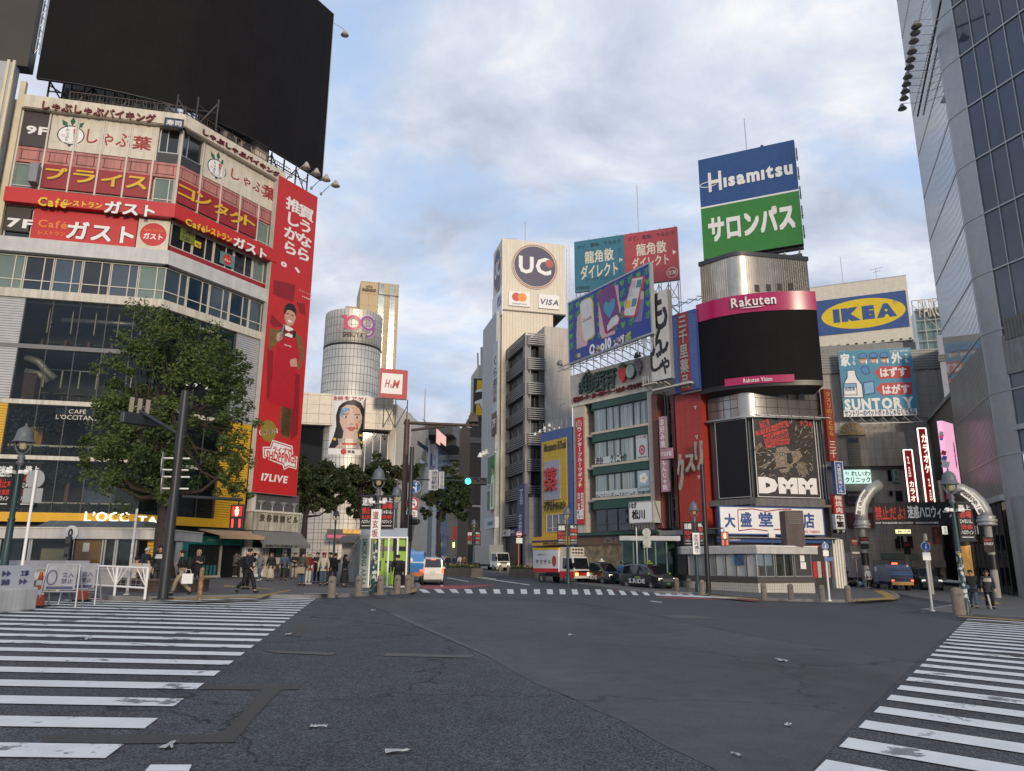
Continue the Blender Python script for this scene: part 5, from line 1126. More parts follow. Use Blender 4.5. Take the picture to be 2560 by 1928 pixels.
# ================================================================ right side of the avenue and the corner with the black curved screen
K=Fac((20.4,63),-50);DL=Fac((20.4,63),-47);DF=Fac((20.4,63),11)
CT=M('cream_glazed_tile',(.56,.50,.41),.45,var=.08,streak=.12,grid=(1.35,.75,.03,.3));GRN=M('dark_green_band',(.022,.075,.055),.4,var=.15,grid=(1.35,0,.03,.3))
CURT=M('curtained_glass',(.30,.37,.37),.12,var=.0,spec=.7)
nt=CURT.node_tree;_tc=nt.nodes.new('ShaderNodeTexCoord');_mp=nt.nodes.new('ShaderNodeMapping');_mp.inputs['Scale'].default_value=(5.5,5.5,.12);_nz=nt.nodes.new('ShaderNodeTexNoise');_nz.inputs['Scale'].default_value=1.0;_nz.inputs['Detail'].default_value=3;_rp=nt.nodes.new('ShaderNodeValToRGB')
_rp.color_ramp.elements[0].position=.3;_rp.color_ramp.elements[0].color=(.10,.14,.15,1);_rp.color_ramp.elements[1].position=.7;_rp.color_ramp.elements[1].color=(.44,.50,.49,1)
nt.links.new(_tc.outputs['Object'],_mp.inputs[0]);nt.links.new(_mp.outputs[0],_nz.inputs['Vector']);nt.links.new(_nz.outputs['Fac'],_rp.inputs[0]);nt.links.new(_rp.outputs[0],nt.nodes['Principled BSDF'].inputs['Base Color'])
zg=K.gz(-16)
t=TG('fruit_shop_building','cream tiled building with green bands, fruit emblems and curtained windows','building',fac=K,base=(-16,0,zg))
mb=MB();mb.box(-21.7,0,18.25,-10.3,8,21.75,CT);mb.box(-21.35,.0,4.5,-19.62,2,18.25,CT);mb.box(-11.0,0,4.5,-10.3,2,18.25,CT);mb.box(-21.3,1.6,zg-1,-10.3,9,18.25,CT)
for z in(14.72,11.27,7.86):mb.box(-18.6,-.12,z,-10.95,.4,z+.24,CT);mb.box(-19.6,.5,z-.1,-18.4,1.5,z+.2,CT)
mb.box(-21.75,-.1,18.15,-10.25,.0,18.4,CR_);t.part('wall',mb)
mb=MB()
for z0,z1 in((17.42,18.14),(13.93,14.71),(10.5,11.26),(6.95,7.85)):mb.box(-18.5,-.02,z0,-11.02,.4,z1,GRN);mb.box(-19.6,.7,z0,-18.52,1.55,z1,GRN)
mb.box(-21.6,-.35,4.32,-10.3,.3,4.62,GRN);t.part('green_band',mb)
for z0,z1 in((14.97,17.4),(11.52,13.9),(8.1,10.47)):
 for k in range(4):WN(t,K,-18.4+k*1.83,-16.62+k*1.83,z0,z1,.2,(.5,)if k%2 else(),None,gm=CURT,fm=M('window_frame_green',(.05,.08,.07),.5),fw=.06,world=False)
 WN(t,K,-18.42,-18.38,z0,z1,.2,world=False)if 0 else None
for k in range(3):WN(t,K,-18.4+k*1.5,-16.95+k*1.5,4.7,6.92,.2,(),5.4,gm=DWN,fm=DG,world=False)
mb=MB();mb.box(-21.2,.2,zg-1,-10.4,.3,4.3,M('lit_shop_amber',(.20,.15,.08),.3,emit=.10,var=.9,scale=1.6));t.part('shop_window',mb)
mb=MB();mb.box(-21.2,.0,3.4,-10.4,.25,4.3,M('shop_fascia_brown',(.16,.10,.06),.5));t.part('fascia',mb);mb=MB();mb.text('西村',-17.2,3.5,-14.6,4.25,-.06,DB,b=.02,d=.05);t.part('lettering',mb)
GLT=M('letter_green_bronze',(.03,.07,.055),.5)
mb=MB();(ua,za),(ub,zb_)=K.h(t_(490,130)),K.h(t_(815,290));mb.text('西村',ua,zb_-.1,ub,za+.1,-.3,GLT,b=.03,d=.25)
(ua,za),(ub,zb_)=K.h(t_(485,75)),K.h(t_(825,30));mb.text('FRUITS PARLOR',ua,za-.45,ub,za-.02,-.2,GLT,b=.04,d=.15)
(ua,za),(ub,zb_)=K.h(t_(235,230)),K.h(t_(300,400));mb.text('渋谷',ua,zb_,ub,za,-.2,GLT,v=True,b=.03,d=.15);t.part('lettering',mb)
mb=MB();(cx,cz)=K.h(t_(385,235));mb.ring(cx,cz,.95,1.15,.14,-.25,-.05,GLT,28)
for i in range(-1,2):
 for j in range(-1,2):mb.ring(cx+i*.42,cz+j*.5,.3,.32,.08,-.25,-.05,GLT,14)
mb.plate([(cx-.35,cz+1.1),(cx+.35,cz+1.1),(cx,cz+1.55)],-.25,-.05,GLT);t.part('fruit_emblem',mb)
mb=MB();(cx,cz)=K.h(t_(930,90));mb.plate([(cx,cz-1.0),(cx+.45,cz-.3),(cx+.5,cz+.4),(cx+.2,cz+.75),(cx-.3,cz+.75),(cx-.52,cz+.35),(cx-.42,cz-.35)],-.35,-.05,RED);mb.plate([(cx-.45,cz+.75),(cx,cz+.5),(cx+.45,cz+.75),(cx+.1,cz+1.15)],-.38,-.05,GLT);t.part('strawberry_emblem',mb)
mb=MB();(cx,cz)=K.h(t_(1050,55));mb.disc(cx,cz,.62,.78,-.32,-.05,M('melon_green',(.38,.48,.38),.5),24,side=GLT);mb.ring(cx,cz,.66,.82,.09,-.34,-.05,GLT,24);t.part('melon_emblem',mb)
mb=MB();(cx,cz)=K.h(t_(1160,40))
for i,(x,z)in enumerate(((0,.7),(.3,.7),(-.3,.7),(.15,.35),(-.15,.35),(.42,.35),(0,0),(.28,0),(.1,-.35),(.1,1.0),(-.2,1.0))):mb.disc(cx+x,cz+z,.17,.19,-.3-.004*i,-.05,M('grape_mauve',(.22,.17,.20),.5),12)
mb.plate([(cx-.4,cz+1.3),(cx+.4,cz+1.35),(cx+.2,cz+1.9),(cx-.2,cz+1.8)],-.33,-.05,GLT);t.part('grape_emblem',mb)
mb=MB();mb.text('名物フルーツ・フルーツパーラー・シルバーアクセサリー他',*[c for c in(K.h(t_(155,520))[0],18.62,K.h(t_(1305,180))[0],19.2)],-.2,MAROON,b=.04,d=.15);t.part('lettering',mb)
SG(K,'banner','narrow red vertical banner with white katakana on the cream tiled pier',None,None,y=-.15,th=.1,m=RED,rect=(-20.88,5.5,-19.78,16.85),cat='banner',texts=[('ウィンターフルーツギフト',g_(812,370),g_(852,800),WW,dict(v=True,b=.04)),('無料配送地域',g_(838,838),g_(862,965),WW,dict(v=True,b=.03)),('関東・東海',g_(815,842),g_(833,960),WW,dict(v=True,b=.02))],draw=lambda mb,u0,z0,u1,z1,y:(mb.box(u0+.08,y-.006,z0+.55,u1-.08,y,z0+1.5,WW),mb.text('1階\nフルーツ',u0+.14,z0+.65,u1-.14,z0+1.4,y-.012,BK,b=.02,d=.003),mb.disc((u0+u1)/2,z0+4.15,.22,.22,y,None,YEL,16),mb.ring((u0+u1)/2,z1-.75,.42,.42,.06,y,None,WW,20),mb.ring((u0+u1)/2,z1-.75,.2,.2,.05,y,None,WW,12)))
SG(K,'clinic_sign','black katakana clinic lettering on the third floor glass',t_(490,1400),t_(965,1480),y=.1,th=.02,m=M('frosted_film',(.50,.56,.56),.4),rect=(-18.3,11.58,-14.7,12.25),texts=[('渋谷',t_(490,1385),t_(605,1480),BK,dict(b=.03)),('クリニック',t_(715,1340),t_(960,1450),BK,dict(b=.04))])
SG(K,'clinic_sign','white window poster with a pink oval face on the third floor',t_(1105,1020),t_(1300,1400),y=.08,th=.03,m=M('frosted_film'),draw=lambda mb,u0,z0,u1,z1,y:(mb.disc((u0+u1)/2,z0+.95,.38,.52,y,None,M('clinic_pink',(.45,.06,.12),.5),20),mb.ring((u0+u1)/2,z0+.95,.2,.3,.05,y-.003,None,WW,12),mb.text('レーザー脱毛',u0+.1,z1-.55,u1-.1,z1-.3,y-.003,M('clinic_pink'),b=.02,d=.003),mb.box(u0+.15,y-.003,z0+.15,u1-.15,y,z0+.3,GY)))
SG(K,'clinic_sign','dark katakana ladies clinic lettering on the second floor glass',None,None,y=.1,th=.02,m=M('frosted_film'),rect=(-18.3,8.15,-12.7,8.75),texts=[('ジャスミンレディースクリニック',g_(945,848),g_(1230,872),BK,dict(b=.03,d=.01))])
SG(K,'clinic_sign','pale blue window panel with a dark flower shape on the second floor',None,None,y=.06,th=.03,m=M('pale_film_blue',(.36,.48,.52),.4),rect=(-12.6,8.4,-11.1,10.4),draw=lambda mb,u0,z0,u1,z1,y:([mb.disc((u0+u1)/2+.3*math.cos(k*1.257),z0+1.25+.3*math.sin(k*1.257),.24,.24,y-.002*k,None,WW,14)for k in range(5)],mb.disc((u0+u1)/2,z0+1.25,.16,.16,y-.015,None,YEL,12),mb.text('Jasmine',u0+.2,z0+.2,u1-.1,z0+.6,y-.003,DB,b=.03,d=.003)))
t2=SG(K,'eel_restaurant_sign','white box sign with black brush kanji above the shop entrance',None,None,y=-1.4,th=1.2,m=WW,side=PA,rect=(K.h(g_(1182,870),-1.4)[0],K.h(g_(1182,1060),-1.4)[1],K.h(g_(1352,865),-1.4)[0],K.h(g_(1352,895),-1.4)[1]),texts=[('うなぎ',g_(1180,912),g_(1240,950),BK,dict(b=.05)),('松川',g_(1205,962),g_(1300,1028),BK,dict(b=.05))],border=(GV,.06))
mb=MB();u0,z0,u1,z1=t2.rect
for k in range(9):mb.box(u0+(u1-u0)*k/8-.02,-1.35,z0-.55,u0+(u1-u0)*k/8+.02,-1.3,z0-.05,GV)
for k in range(3):mb.box(u0,-1.34,z0-.55+k*.22,u1,-1.31,z0-.52+k*.22,GV)
mb.bar((u1+.1,-1.2,z1),(u1+.1,-.1,z0-.4),.04,GV,6);t2.part('bracket',mb)
t=TG('narrow_building','narrow dark recessed bay between two red brown columns','building',fac=K,base=(-9,0,zg));RB=M('red_brown_column',(.20,.065,.05),.55,streak=.15)
mb=MB();mb.box(-10.28,-.25,4.8,-9.6,1.5,17.7,RB);mb.box(-8.08,-.1,4.8,-7.72,1.5,17.3,RB);t.part('column',mb)
mb=MB();mb.box(-9.6,1.2,0,-8.08,6,17.6,M('bay_grey',(.13,.125,.12),.8,streak=.3));t.part('wall',mb)
for k in range(4):WN(t,K,-9.3,-8.2,5.4+3.1*k,7.6+3.1*k,1.15,(.5,),6.6+3.1*k,gm=DWN,fm=GV,world=False)
mb=MB();mb.bar((-9.45,.8,4.8),(-9.45,.8,17.5),.07,GY,6);mb.bar((-9.25,.9,4.8),(-9.25,.9,17.5),.05,GY,6);t.part('drain_pipe',mb)
PKS=M('faded_pink_sign',(.46,.24,.29),.5,streak=.1);KP=K.shift(0,-.6)
SG(KP,'pancake_restaurant_sign','faded pink upper vertical sign with white hiragana between the brown columns',t_(1458,760),t_(1580,1235),y=-.1,th=.3,m=PKS,side=GY,texts=[('お好み焼',t_(1475,785),t_(1560,1225),WW,dict(v=True,b=.02))])
SG(KP,'pancake_restaurant_sign','small faded pink square plate between two pink vertical signs',t_(1482,1255),t_(1670,1390),y=-.25,th=.2,m=PKS,texts=[('マスタ家',t_(1490,1295),t_(1660,1355),WW,dict(b=.02))])
SG(KP,'pancake_restaurant_sign','faded pink lower vertical sign with white hiragana between the brown columns',t_(1482,1405),g_(1475,830),y=-.1,th=.3,m=PKS,side=GY,texts=[('もんじゃ焼',g_(1418,605),g_(1460,820),WW,dict(v=True,b=.02))])
QB=Fac((6.5,79.5),-59)
BL=M('billboard_blue',(.012,.035,.26),.42);BGR=M('billboard_green',(.06,.36,.03),.42);PKH=M('printed_pink_hand',(.62,.40,.42),.5);PHW=M('printed_phone_white',(.66,.65,.63),.5)
def heart(mb,x,z,s,y,m):
 mb.plate([(x,z-s),(x+s*.75,z-.1*s),(x+s*.85,z+.45*s),(x+s*.45,z+.75*s),(x,z+.4*s),(x-s*.45,z+.75*s),(x-s*.85,z+.45*s),(x-s*.75,z-.1*s)],y,None,m)
def qdraw(mb,u0,z0,u1,z1,y):
 Q=lambda pts:[QB.h(y_(*p),y)for p in pts]
 def pl(pts,m,k=0):
  P_=Q(pts);a=sum(P_[i][0]*P_[(i+1)%len(P_)][1]-P_[(i+1)%len(P_)][0]*P_[i][1]for i in range(len(P_)));mb.plate(P_ if a>0 else P_[::-1],y-.004-.006*k,None,m)
 for i in range(11):
  for j in range(5):
   x,z=u0+.55+i*1.28,z1-.75-j*1.12
   if z<z0+1.9:continue
   if(i+j)%2:heart(mb,x,z,.42,y,BGR)
   else:mb.text('ポ',x-.42,z-.42,x+.42,z+.42,y,BGR,b=.05,d=.003)
 pl([(440,920),(480,860),(560,900),(620,1380),(600,1420),(430,1480),(425,1200)],PKH,1);pl([(480,700),(520,640),(640,580),(690,600),(715,650),(750,1210),(730,1260),(580,1360),(545,1340),(530,1260)],YEL,2);pl([(490,710),(530,655),(650,590),(685,630),(740,1200),(720,1240),(580,1345),(555,1320),(540,1240)],PHW,3)
 mb.text('Qoo10',*[c for c in(QB.h(y_(535,980),y)[0],QB.h(y_(535,1030),y)[1],QB.h(y_(690,920),y)[0],QB.h(y_(535,960),y)[1])],y-.03,M('print_crimson',(.40,.02,.06),.5),b=.02,d=.004)
 pl([(805,740),(840,730),(880,900),(950,1210),(1090,1150),(1100,1210),(870,1300),(830,1200)],PKH,1);pl([(1090,380),(1150,360),(1165,620),(1200,750),(1190,860),(1150,850)],PKH,1)
 pl([(790,540),(840,470),(1060,350),(1100,420),(1195,960),(1170,1060),(960,1220),(920,1200),(860,900)],M('print_magenta',(.30,.012,.10),.45),2);pl([(815,550),(850,490),(1045,380),(1075,430),(1165,950),(1140,1040),(965,1170),(940,1140)],M('print_violet',(.16,.03,.17),.45),3)
 pl([(1030,950),(1130,880),(1172,950),(1145,1030),(965,1165),(960,1080)],PHW,4);heart(mb,*QB.h(y_(1000,760),y),1.2,y-.04,M('print_sky_blue',(.05,.28,.42),.45))
 pl([(1230,880),(1390,240),(1610,200),(1625,260),(1480,880),(1420,930),(1250,925)],M('print_orange_red',(.50,.06,.03),.45),2);pl([(1250,860),(1395,260),(1580,225),(1440,860),(1420,895),(1270,895)],PHW,3)
 for k,(a,m)in enumerate((((1385,300),PKH),((1485,280),M('print_teal',(.06,.25,.28),.5)),((1300,640),YEL),((1400,610),M('print_teal')))):pl([(a[0],a[1]),(a[0]+80,a[1]-15),(a[0]+55,a[1]+120),(a[0]-25,a[1]+135)],m,4)
 for k in range(4):pl([(1340-k*2,460+k*32),(1400,450+k*32),(1398,458+k*32),(1338-k*2,468+k*32)],GY,4)
 pl([(1540,620),(1605,610),(1560,990),(1480,1010),(1420,1000),(1490,880)],M('print_lavender',(.22,.17,.36),.5),1);pl([(1545,480),(1600,470),(1600,610),(1530,620)],PKH,3);pl([(1250,700),(1290,600),(1300,620),(1255,800)],PKH,4)
t=SG(QB,'billboard','large blue tilted billboard with drawn phones and green hearts on the fruit shop roof',None,None,y=-.3,th=.4,m=BL,side=GV,rect=(.05,22.9,13.85,30.2),border=(M('billboard_frame',(.36,.38,.42),.4,.3),.16),draw=qdraw,cat='billboard',texts=[('Qoo10',y_(645,1408),y_(1030,1482),WW,dict(b=.05)),('メガ',y_(1060,1292),y_(1255,1388),WW,dict(b=.06)),('ポ',y_(1265,1205),y_(1372,1330),M('print_lime',(.42,.55,.05),.45),dict(b=.07))])
mb=MB()
for k in range(12):mb.bar((.4+k*1.2,.12,21.5),(.4+k*1.2,.12,22.9),.06,GV,5);mb.bar((.4+k*1.2,.12,22.6),(.4+k*1.2,3.4,21.6),.05,GV,5)
mb.box(0,-1.7,22.35,13.8,-1.6,22.45,GV);mb.box(0,-1.7,21.95,13.8,-1.6,22.0,GV)
for k in range(10):mb.bar((.4+k*1.45,.1,22.4),(.4+k*1.45,-1.65,22.2),.05,GV,5)
t.part('catwalk',mb)
for k in range(4):q=QB.w(1.4+k*3.3,-2.3,22.4);FLO(q,QB.w(1.1+k*3.3,-1.6,21.95),['far left','second','third','near right'][k]+' grey floodlight under the blue phone billboard','floodlights under the blue billboard',m=GY,r=.36,aim=(-.3,-.4,.2))
RP=at(f_(1475,400),95);RY=Fac((RP.x,RP.y),-21)
TB=M('billboard_teal',(.045,.18,.25),.45);CO=M('billboard_coral',(.42,.065,.075),.45);CRL=M('billboard_cream_ink',(.72,.66,.52),.5);DKI=M('billboard_dark_ink',(.03,.04,.05),.5)
def medi(name,lab,m,tl,br,tx,extra):
 t=SG(RY,'billboard',lab,None,None,y=-.2,th=.5,m=m,side=GV,rect=(RY.h(tl,-.2)[0],38.2,RY.h(br,-.2)[0],45.78),cat='billboard',texts=tx,draw=extra);return t
ar=lambda mb,x,z,y:mb.plate([(x,z-.35),(x+.5,z),(x,z+.35)],y,None,CRL)
medi('','teal half of the twin rooftop billboard with cream brush lettering',TB,f_(1015,245),f_(1476,300),[('のど、直接、うるおう',f_(1045,272),f_(1442,248),DKI,dict(b=.01)),('龍角散',f_(1112,330),f_(1380,408),CRL,dict(b=.03)),('ダイレクト',f_(1075,462),f_(1420,546),CRL,dict(b=.03)),('スティック ミント',f_(1118,575),f_(1328,583),DKI,dict(b=.01)),('第3類医薬品',f_(1035,655),f_(1160,672),DKI,dict(b=.0))],lambda mb,u0,z0,u1,z1,y:ar(mb,u1-.72,z0+3.9,y))
medi('','coral half of the twin rooftop billboard with cream brush lettering',CO,f_(1477,175),f_(1975,300),[('のど、直接、うるおう',f_(1512,198),f_(1935,174),DKI,dict(b=.01)),('龍角散',f_(1585,262),f_(1868,335),CRL,dict(b=.03)),('ダイレクト',f_(1548,392),f_(1890,445),CRL,dict(b=.03))],lambda mb,u0,z0,u1,z1,y:(ar(mb,u1-.75,z0+3.95,y),mb.ring(u1-.95,z0+1.1,.75,.75,.07,y,None,CRL,24),mb.text('生薬',u1-1.5,z0+.8,u1-.4,z0+1.4,y,CRL,b=.02,d=.003)))
t=TG('rooftop_scaffold','grey steel lattice carrying the teal and coral twin billboard','steel frame',fac=RY,base=(0,1,30));mb=MB()
for k in range(12):
 u=-7+k*1.28;mb.bar((u,.5,30),(u,.5,38.2),.08,GV,5);mb.bar((u,2.5,30),(u,2.5,45),.06,GV,5)
 if k<11:mb.bar((u,.5,35.5),(u+1.28,.5,38),.05,GV,5);mb.bar((u+1.28,.5,35.5),(u,.5,38),.05,GV,5);mb.bar((u,.5,36),(u+1.28,.5,36),.05,GV,5)
mb.bar((2.0,.8,45),(2.0,.8,53.5),.05,GV,5);mb.bar((-.4,-.5,37),(-.4,-.5,44),.03,DG,4)
for k in range(7):mb.bar((-5+k*2,.3,45.8),(-5+k*2,.3,46.2),.08,GV,5)
t.part('lattice',mb)
t=TG('sign_scaffold','light grey triangulated scaffold behind the vertical signs','steel frame',fac=K,base=(-9,2,21));mb=MB();SC_=M('scaffold_grey',(.40,.41,.42),.5,.4)
for k in range(6):
 u=-12+k*1.15;z=30-k*1.25
 mb.bar((u,2.5,20),(u,2.5,z),.08,SC_,5);mb.bar((u,1,20),(u,1,z-1.0),.07,SC_,5);mb.bar((u,1,z-1),(u,2.5,z),.06,SC_,5)
 for j in range(5):mb.bar((u,2.5,20.5+j*1.6),(u+1.15,2.5,21.6+j*1.4),.045,SC_,5);mb.bar((u,2.5,21+j*1.6),(u+1.15,2.5,21+j*1.5),.05,SC_,5)
 mb.bar((u,2.5,z),(u+1.15,2.5,z-1.25),.08,SC_,5)
t.part('lattice',mb)
KV=K.shift(0,-1.9)
SG(KV,'pancake_restaurant_sign','tall white vertical sign with huge black brush hiragana beside the blue billboard',f_(1700,730),f_(1912,1490),y=-.1,th=.5,m=M('aged_white_sign',(.62,.60,.56),.5,streak=.12),side=GY,texts=[('も',f_(1712,735),f_(1880,1030),BK,dict(b=.035)),('ん',f_(1722,1060),f_(1890,1255),BK,dict(b=.035)),('じ',f_(1715,1260),f_(1835,1420),BK,dict(b=.035)),('ゃ',f_(1810,1310),f_(1900,1450),BK,dict(b=.035))])
KB=K.shift(0,-1.4)
def waves(mb,u0,z0,u1,z1,y):
 W_=M('wave_line_pale',(.16,.24,.46),.5);w=(u1-u0)
 for side in(0,1):
  a,b=(u0+.02,u0+w*.24)if side==0 else(u0+w*.70,u1-.02)
  for k in range(46):
   z=z0+.1+k*(z1-z0-.6)/46;pts=[]
   for i in range(6):
    x=a+(b-a)*i/5;pts.append((x,z+.28*math.sin((i/5+side*.5)*2.2)))
   mb.plate([(x,q-.02)for x,q in pts]+[(x,q+.02)for x,q in reversed(pts)],y,None,W_)
 mb.box(u0+w*.26,y-.06,z0+.03,u0+w*.68,y,z1-.03,M('weathered_red',(.30,.03,.025),.5,var=.5,scale=2.5))
 mb.text('三千里薬品',u0+w*.30,z0+.2,u0+w*.64,z1-.2,y-.12,M('tarnished_silver',(.40,.36,.31),.45,.5),v=True,b=.05,d=.06)
SG(KB,'drugstore_sign','blue vertical sign with wave lines and silver kanji on a worn red strip',f_(1912,920),f_(2170,1590),y=-.1,th=.35,m=M('wave_blue',(.035,.075,.26),.45),draw=waves)
t=TG('sign_catwalk','pale steel catwalk below the silver kanji sign','steel frame',fac=K,base=(-7,-1,17.5));mb=MB();mb.box(-8.6,-2.1,17.45,-4.2,-1.7,17.6,CF_);mb.box(-9.9,-2.0,18.2,-8.2,-1.2,18.3,CF_)
for k in range(6):mb.bar((-9.8+k*.5,-1.9,18.2),(-9.5+k*.5,-.2,17.6),.05,CF_,5);mb.bar((-9.8+k*.3,-1.9,18.3),(-9.8+k*.3,-1.9,19.1),.03,CF_,4)
t.part('walkway',mb)
# ---- red drugstore panel
KR=K.shift(0,-.6)
(ua,z1),(ub,z0)=KR.h(i_(175,722)),KR.h(j_(592,560))
t=TG('red_drugstore','tall red tiled drugstore front with tilted silver katakana','building',fac=KR,base=((ua+ub)/2,0,K.gz(-6)));REDT=M('red_enamel_tile',(.40,.045,.03),.4,var=.12,streak=.12,grid=(.66,1.55,.03,.35))
ub=KR.h(i_(440,1000))[0]
mb=MB();mb.box(ua,0,4.6,ub,1.2,z1,REDT);t.part('wall',mb);mb=MB();mb.box(ua,.8,K.gz(-6)-1,ub,2,4.6,M('shutter_grey',(.25,.25,.24),.5,.2,grid=(0,.12,.03,.4)));mb.box(ua-2,-.6,4.1,ub+.3,.6,4.5,GY);t.part('shop_front',mb)
SIL=M('tarnished_letter_silver',(.44,.41,.36),.45,.4,var=.3,scale=4)
mb=MB()
for s,a,b in(('ク',i_(208,1275),i_(278,1610)),('ス',i_(285,1280),i_(382,1435)),('リ',i_(375,1155),i_(455,1420))):PT(mb,KR,-.35,s,a,b,SIL,b=.04,d=.25)
t.part('lettering',mb)
mb=MB()
for p in((374,832),(387,1112),(407,1492)):x,z=KR.h(i_(*p));mb.plate([(x-.16,z+.16),(x,z-.18),(x+.16,z+.16)],-.03,None,WW);mb.plate([(x-.09,z+.11),(x,z-.08),(x+.09,z+.11)],-.036,None,REDT)
t.part('emblem',mb)
t=TG('shop_awning','green and red awnings above the shutters under the red tile front','awning',fac=KR,base=(-6.5,-1,3.6));mb=MB()
for a,b,m in((ua-3.4,ua-.3,M('green_canvas',(.03,.09,.06),.7)),(ub-1.6,ub+.3,M('red_canvas',(.32,.03,.03),.7))):mb.hexa([(a,-1.6,3.5),(b,-1.6,3.5),(b,-.02,4.05),(a,-.02,4.05),(a,-1.6,3.56),(b,-1.6,3.56),(b,-.02,4.1),(a,-.02,4.1)],m)
t.part('canvas',mb)
# ---- corner building with the curved screen
zc=gz(21,63)+KB_
CB=WT_('corner_screen_building','steel clad corner building wrapped by a black curved screen and a magenta band','building',(20.4,63,zc))
def cbody(mb,z0,z1,m,rl=3.9,rr=7.2,d=0.0,rad=1.0,deep=9,n=8):
 A,B=DL.w(-rad,d),DF.w(rad,d);C=Vector((20.4,63,0))+(DL.n+DF.n).normalized()*(d/math.cos(math.radians(29)))
 pts=[DL.w(-rl,d)]+[(A*(1-t)*(1-t)+C*2*t*(1-t)+B*t*t)for t in[i/n for i in range(n+1)]]+[DF.w(rr,d),DF.w(rr,deep),DL.w(-rl,deep)]
 P_=ccw([(p.x,p.y)for p in pts]);k=len(P_)
 mb.raw([(x,y,z0)for x,y in P_]+[(x,y,z1)for x,y in P_],[(i,(i+1)%k,k+(i+1)%k,k+i)for i in range(k)],m,True);mb.raw([(x,y,z1)for x,y in P_],[tuple(range(k))],m);mb.raw([(x,y,z0)for x,y in P_],[tuple(reversed(range(k)))],m)
STC=M('ribbed_steel_cladding',(.50,.47,.42),.38,.85,var=.2,scale=.8,streak=.12)
mb=MB();cbody(mb,24.7,29.1,STC,d=.1);cbody(mb,14.1,24.7,M('steel_panel_band',(.42,.405,.38),.35,.75,var=.15,scale=.6),d=.12);CB.part('steel_wall',mb)
mb=MB()
for k in range(46):u=-3.9+k*.235;f,x=(DL,u)if u<-.9 else((DF,u)if u>.9 else(None,0));
for k in range(28):
 x=1.0+k*.22;q=DF.w(x,.09);mb.bar((q.x,q.y,24.95),(q.x,q.y,29.08),.02,STC,4)
for k in range(13):
 x=-3.8+k*.22;q=DL.w(x,.09);mb.bar((q.x,q.y,24.95),(q.x,q.y,29.08),.02,STC,4)
for k in range(7):q=DF.w(.9+k*1.05,.11);mb.bar((q.x,q.y,14.15),(q.x,q.y,16.6),.025,DG,4)
for k in range(5):q=DL.w(-3.8+k*.72,.11);mb.bar((q.x,q.y,14.15),(q.x,q.y,16.6),.025,DG,4)
for z in(14.95,15.75):a,b,c=DL.w(-3.9,.1),DL.w(-.9,.1),DF.w(.9,.1);mb.bar((a.x,a.y,z),(b.x,b.y,z),.025,DG,4);q=DF.w(7.2,.1);mb.bar((c.x,c.y,z),(q.x,q.y,z),.025,DG,4)
CB.part('panel_joints',mb)
mb=MB();cbody(mb,29.1,29.5,DG,d=.0,rl=4.0,rr=7.3);cbody(mb,13.95,14.1,GV,d=-.25,rl=4.0,rr=7.3);CB.part('coping',mb)
for k in range(4):
 x,z=DF.h(h_(812+k*93-(8 if k>1 else 0),1282-k*5));q=MB();q.box(x-.22,.03,z-.32,x+.22,.11,z+.32,BK);wld(q,DF);CB.part('vent_window',q)
LOW=M('soot_tile_wall',(.15,.145,.135),.6,streak=.3,grid=None)
mb=MB();cbody(mb,zc-1,13.95,LOW,d=.25);CB.part('wall',mb)
mb=MB();q=MB();q.box(.2,-.05,6.55,7.2,.25,7.02,LOW);q.box(-.2,-.7,6.3,7.3,.25,6.5,DG);wld(q,DF);mb.raw(q.v,q.f,LOW);q=MB();q.box(-4.2,-.05,6.5,.2,.25,7.0,LOW);wld(q,DL);mb.raw(q.v,q.f,LOW);CB.part('ledge',mb)
mb=MB()
for k in range(7):mb.bar((.3+k*1.1,-.1,14.4),(.5+k*1.1,-.75,14.0),.03,GV,5);mb.box(.35+k*1.1,-.95,13.98,.75+k*1.1,-.7,14.06,GV)
mb.box(.1,-.8,14.02,7.4,-.74,14.08,GV)
for k in range(3):mb.bar((6.65+k*.3,.15,7),(6.65+k*.3,.15,13.9),.05,GV,6)
wld(mb,DF);CB.part('pipe_rail',mb)
arc=[Vector(p)for p in((17.05,65.15),(17.95,64.05),(18.86,63.25),(19.9,62.6),(21.1,62.05),(22.5,61.65),(24.0,61.4),(25.4,61.3),(26.6,61.45))]
def arcprism(z0,z1,m,off=0.0,depth=1.6,zb=None):
 mb=MB();N_=[]
 for i in range(len(arc)):d=(arc[min(i+1,len(arc)-1)]-arc[max(i-1,0)]).normalized();N_.append(Vector((-d.y,d.x)))
 f=[arc[i]+N_[i]*off for i in range(len(arc))];b=[arc[i]+N_[i]*(off+depth)for i in range(len(arc))];n=len(arc)
 mb.raw([(p.x,p.y,z0)for p in f]+[(p.x,p.y,z1)for p in f],[(i,i+1,n+i+1,n+i)for i in range(n-1)],m,True)
 mb.raw([(p.x,p.y,z1)for p in f]+[(p.x,p.y,z1)for p in b],[(i,i+1,n+i+1,n+i)for i in range(n-1)],m);mb.raw([(p.x,p.y,z0)for p in f]+[(p.x,p.y,zb if zb else z0)for p in b],[(i+1,i,n+i,n+i+1)for i in range(n-1)],m)
 for i in(0,n-1):mb.raw([(f[i].x,f[i].y,z0),(f[i].x,f[i].y,z1),(b[i].x,b[i].y,z1),(b[i].x,b[i].y,zb if zb else z0)],[(0,1,2,3)],m)
 return mb
tt=WT_('video_screen','black curved video screen switched off on the steel clad corner','screen',(22,62,16.5));tt.part('display',arcprism(16.9,23.2,SCREEN));tt.part('housing',arcprism(16.45,16.9,BK,.02,1.7,16.0))
MG=M('magenta_band',(.40,.004,.085),.22,var=.05,spec=.6)
tt=WT_('magenta_sign_band','glossy magenta curved band with white company lettering above the black screen','sign',(22,62,23.2));tt.part('band',arcprism(23.2,24.92,MG,-.06,2.2))
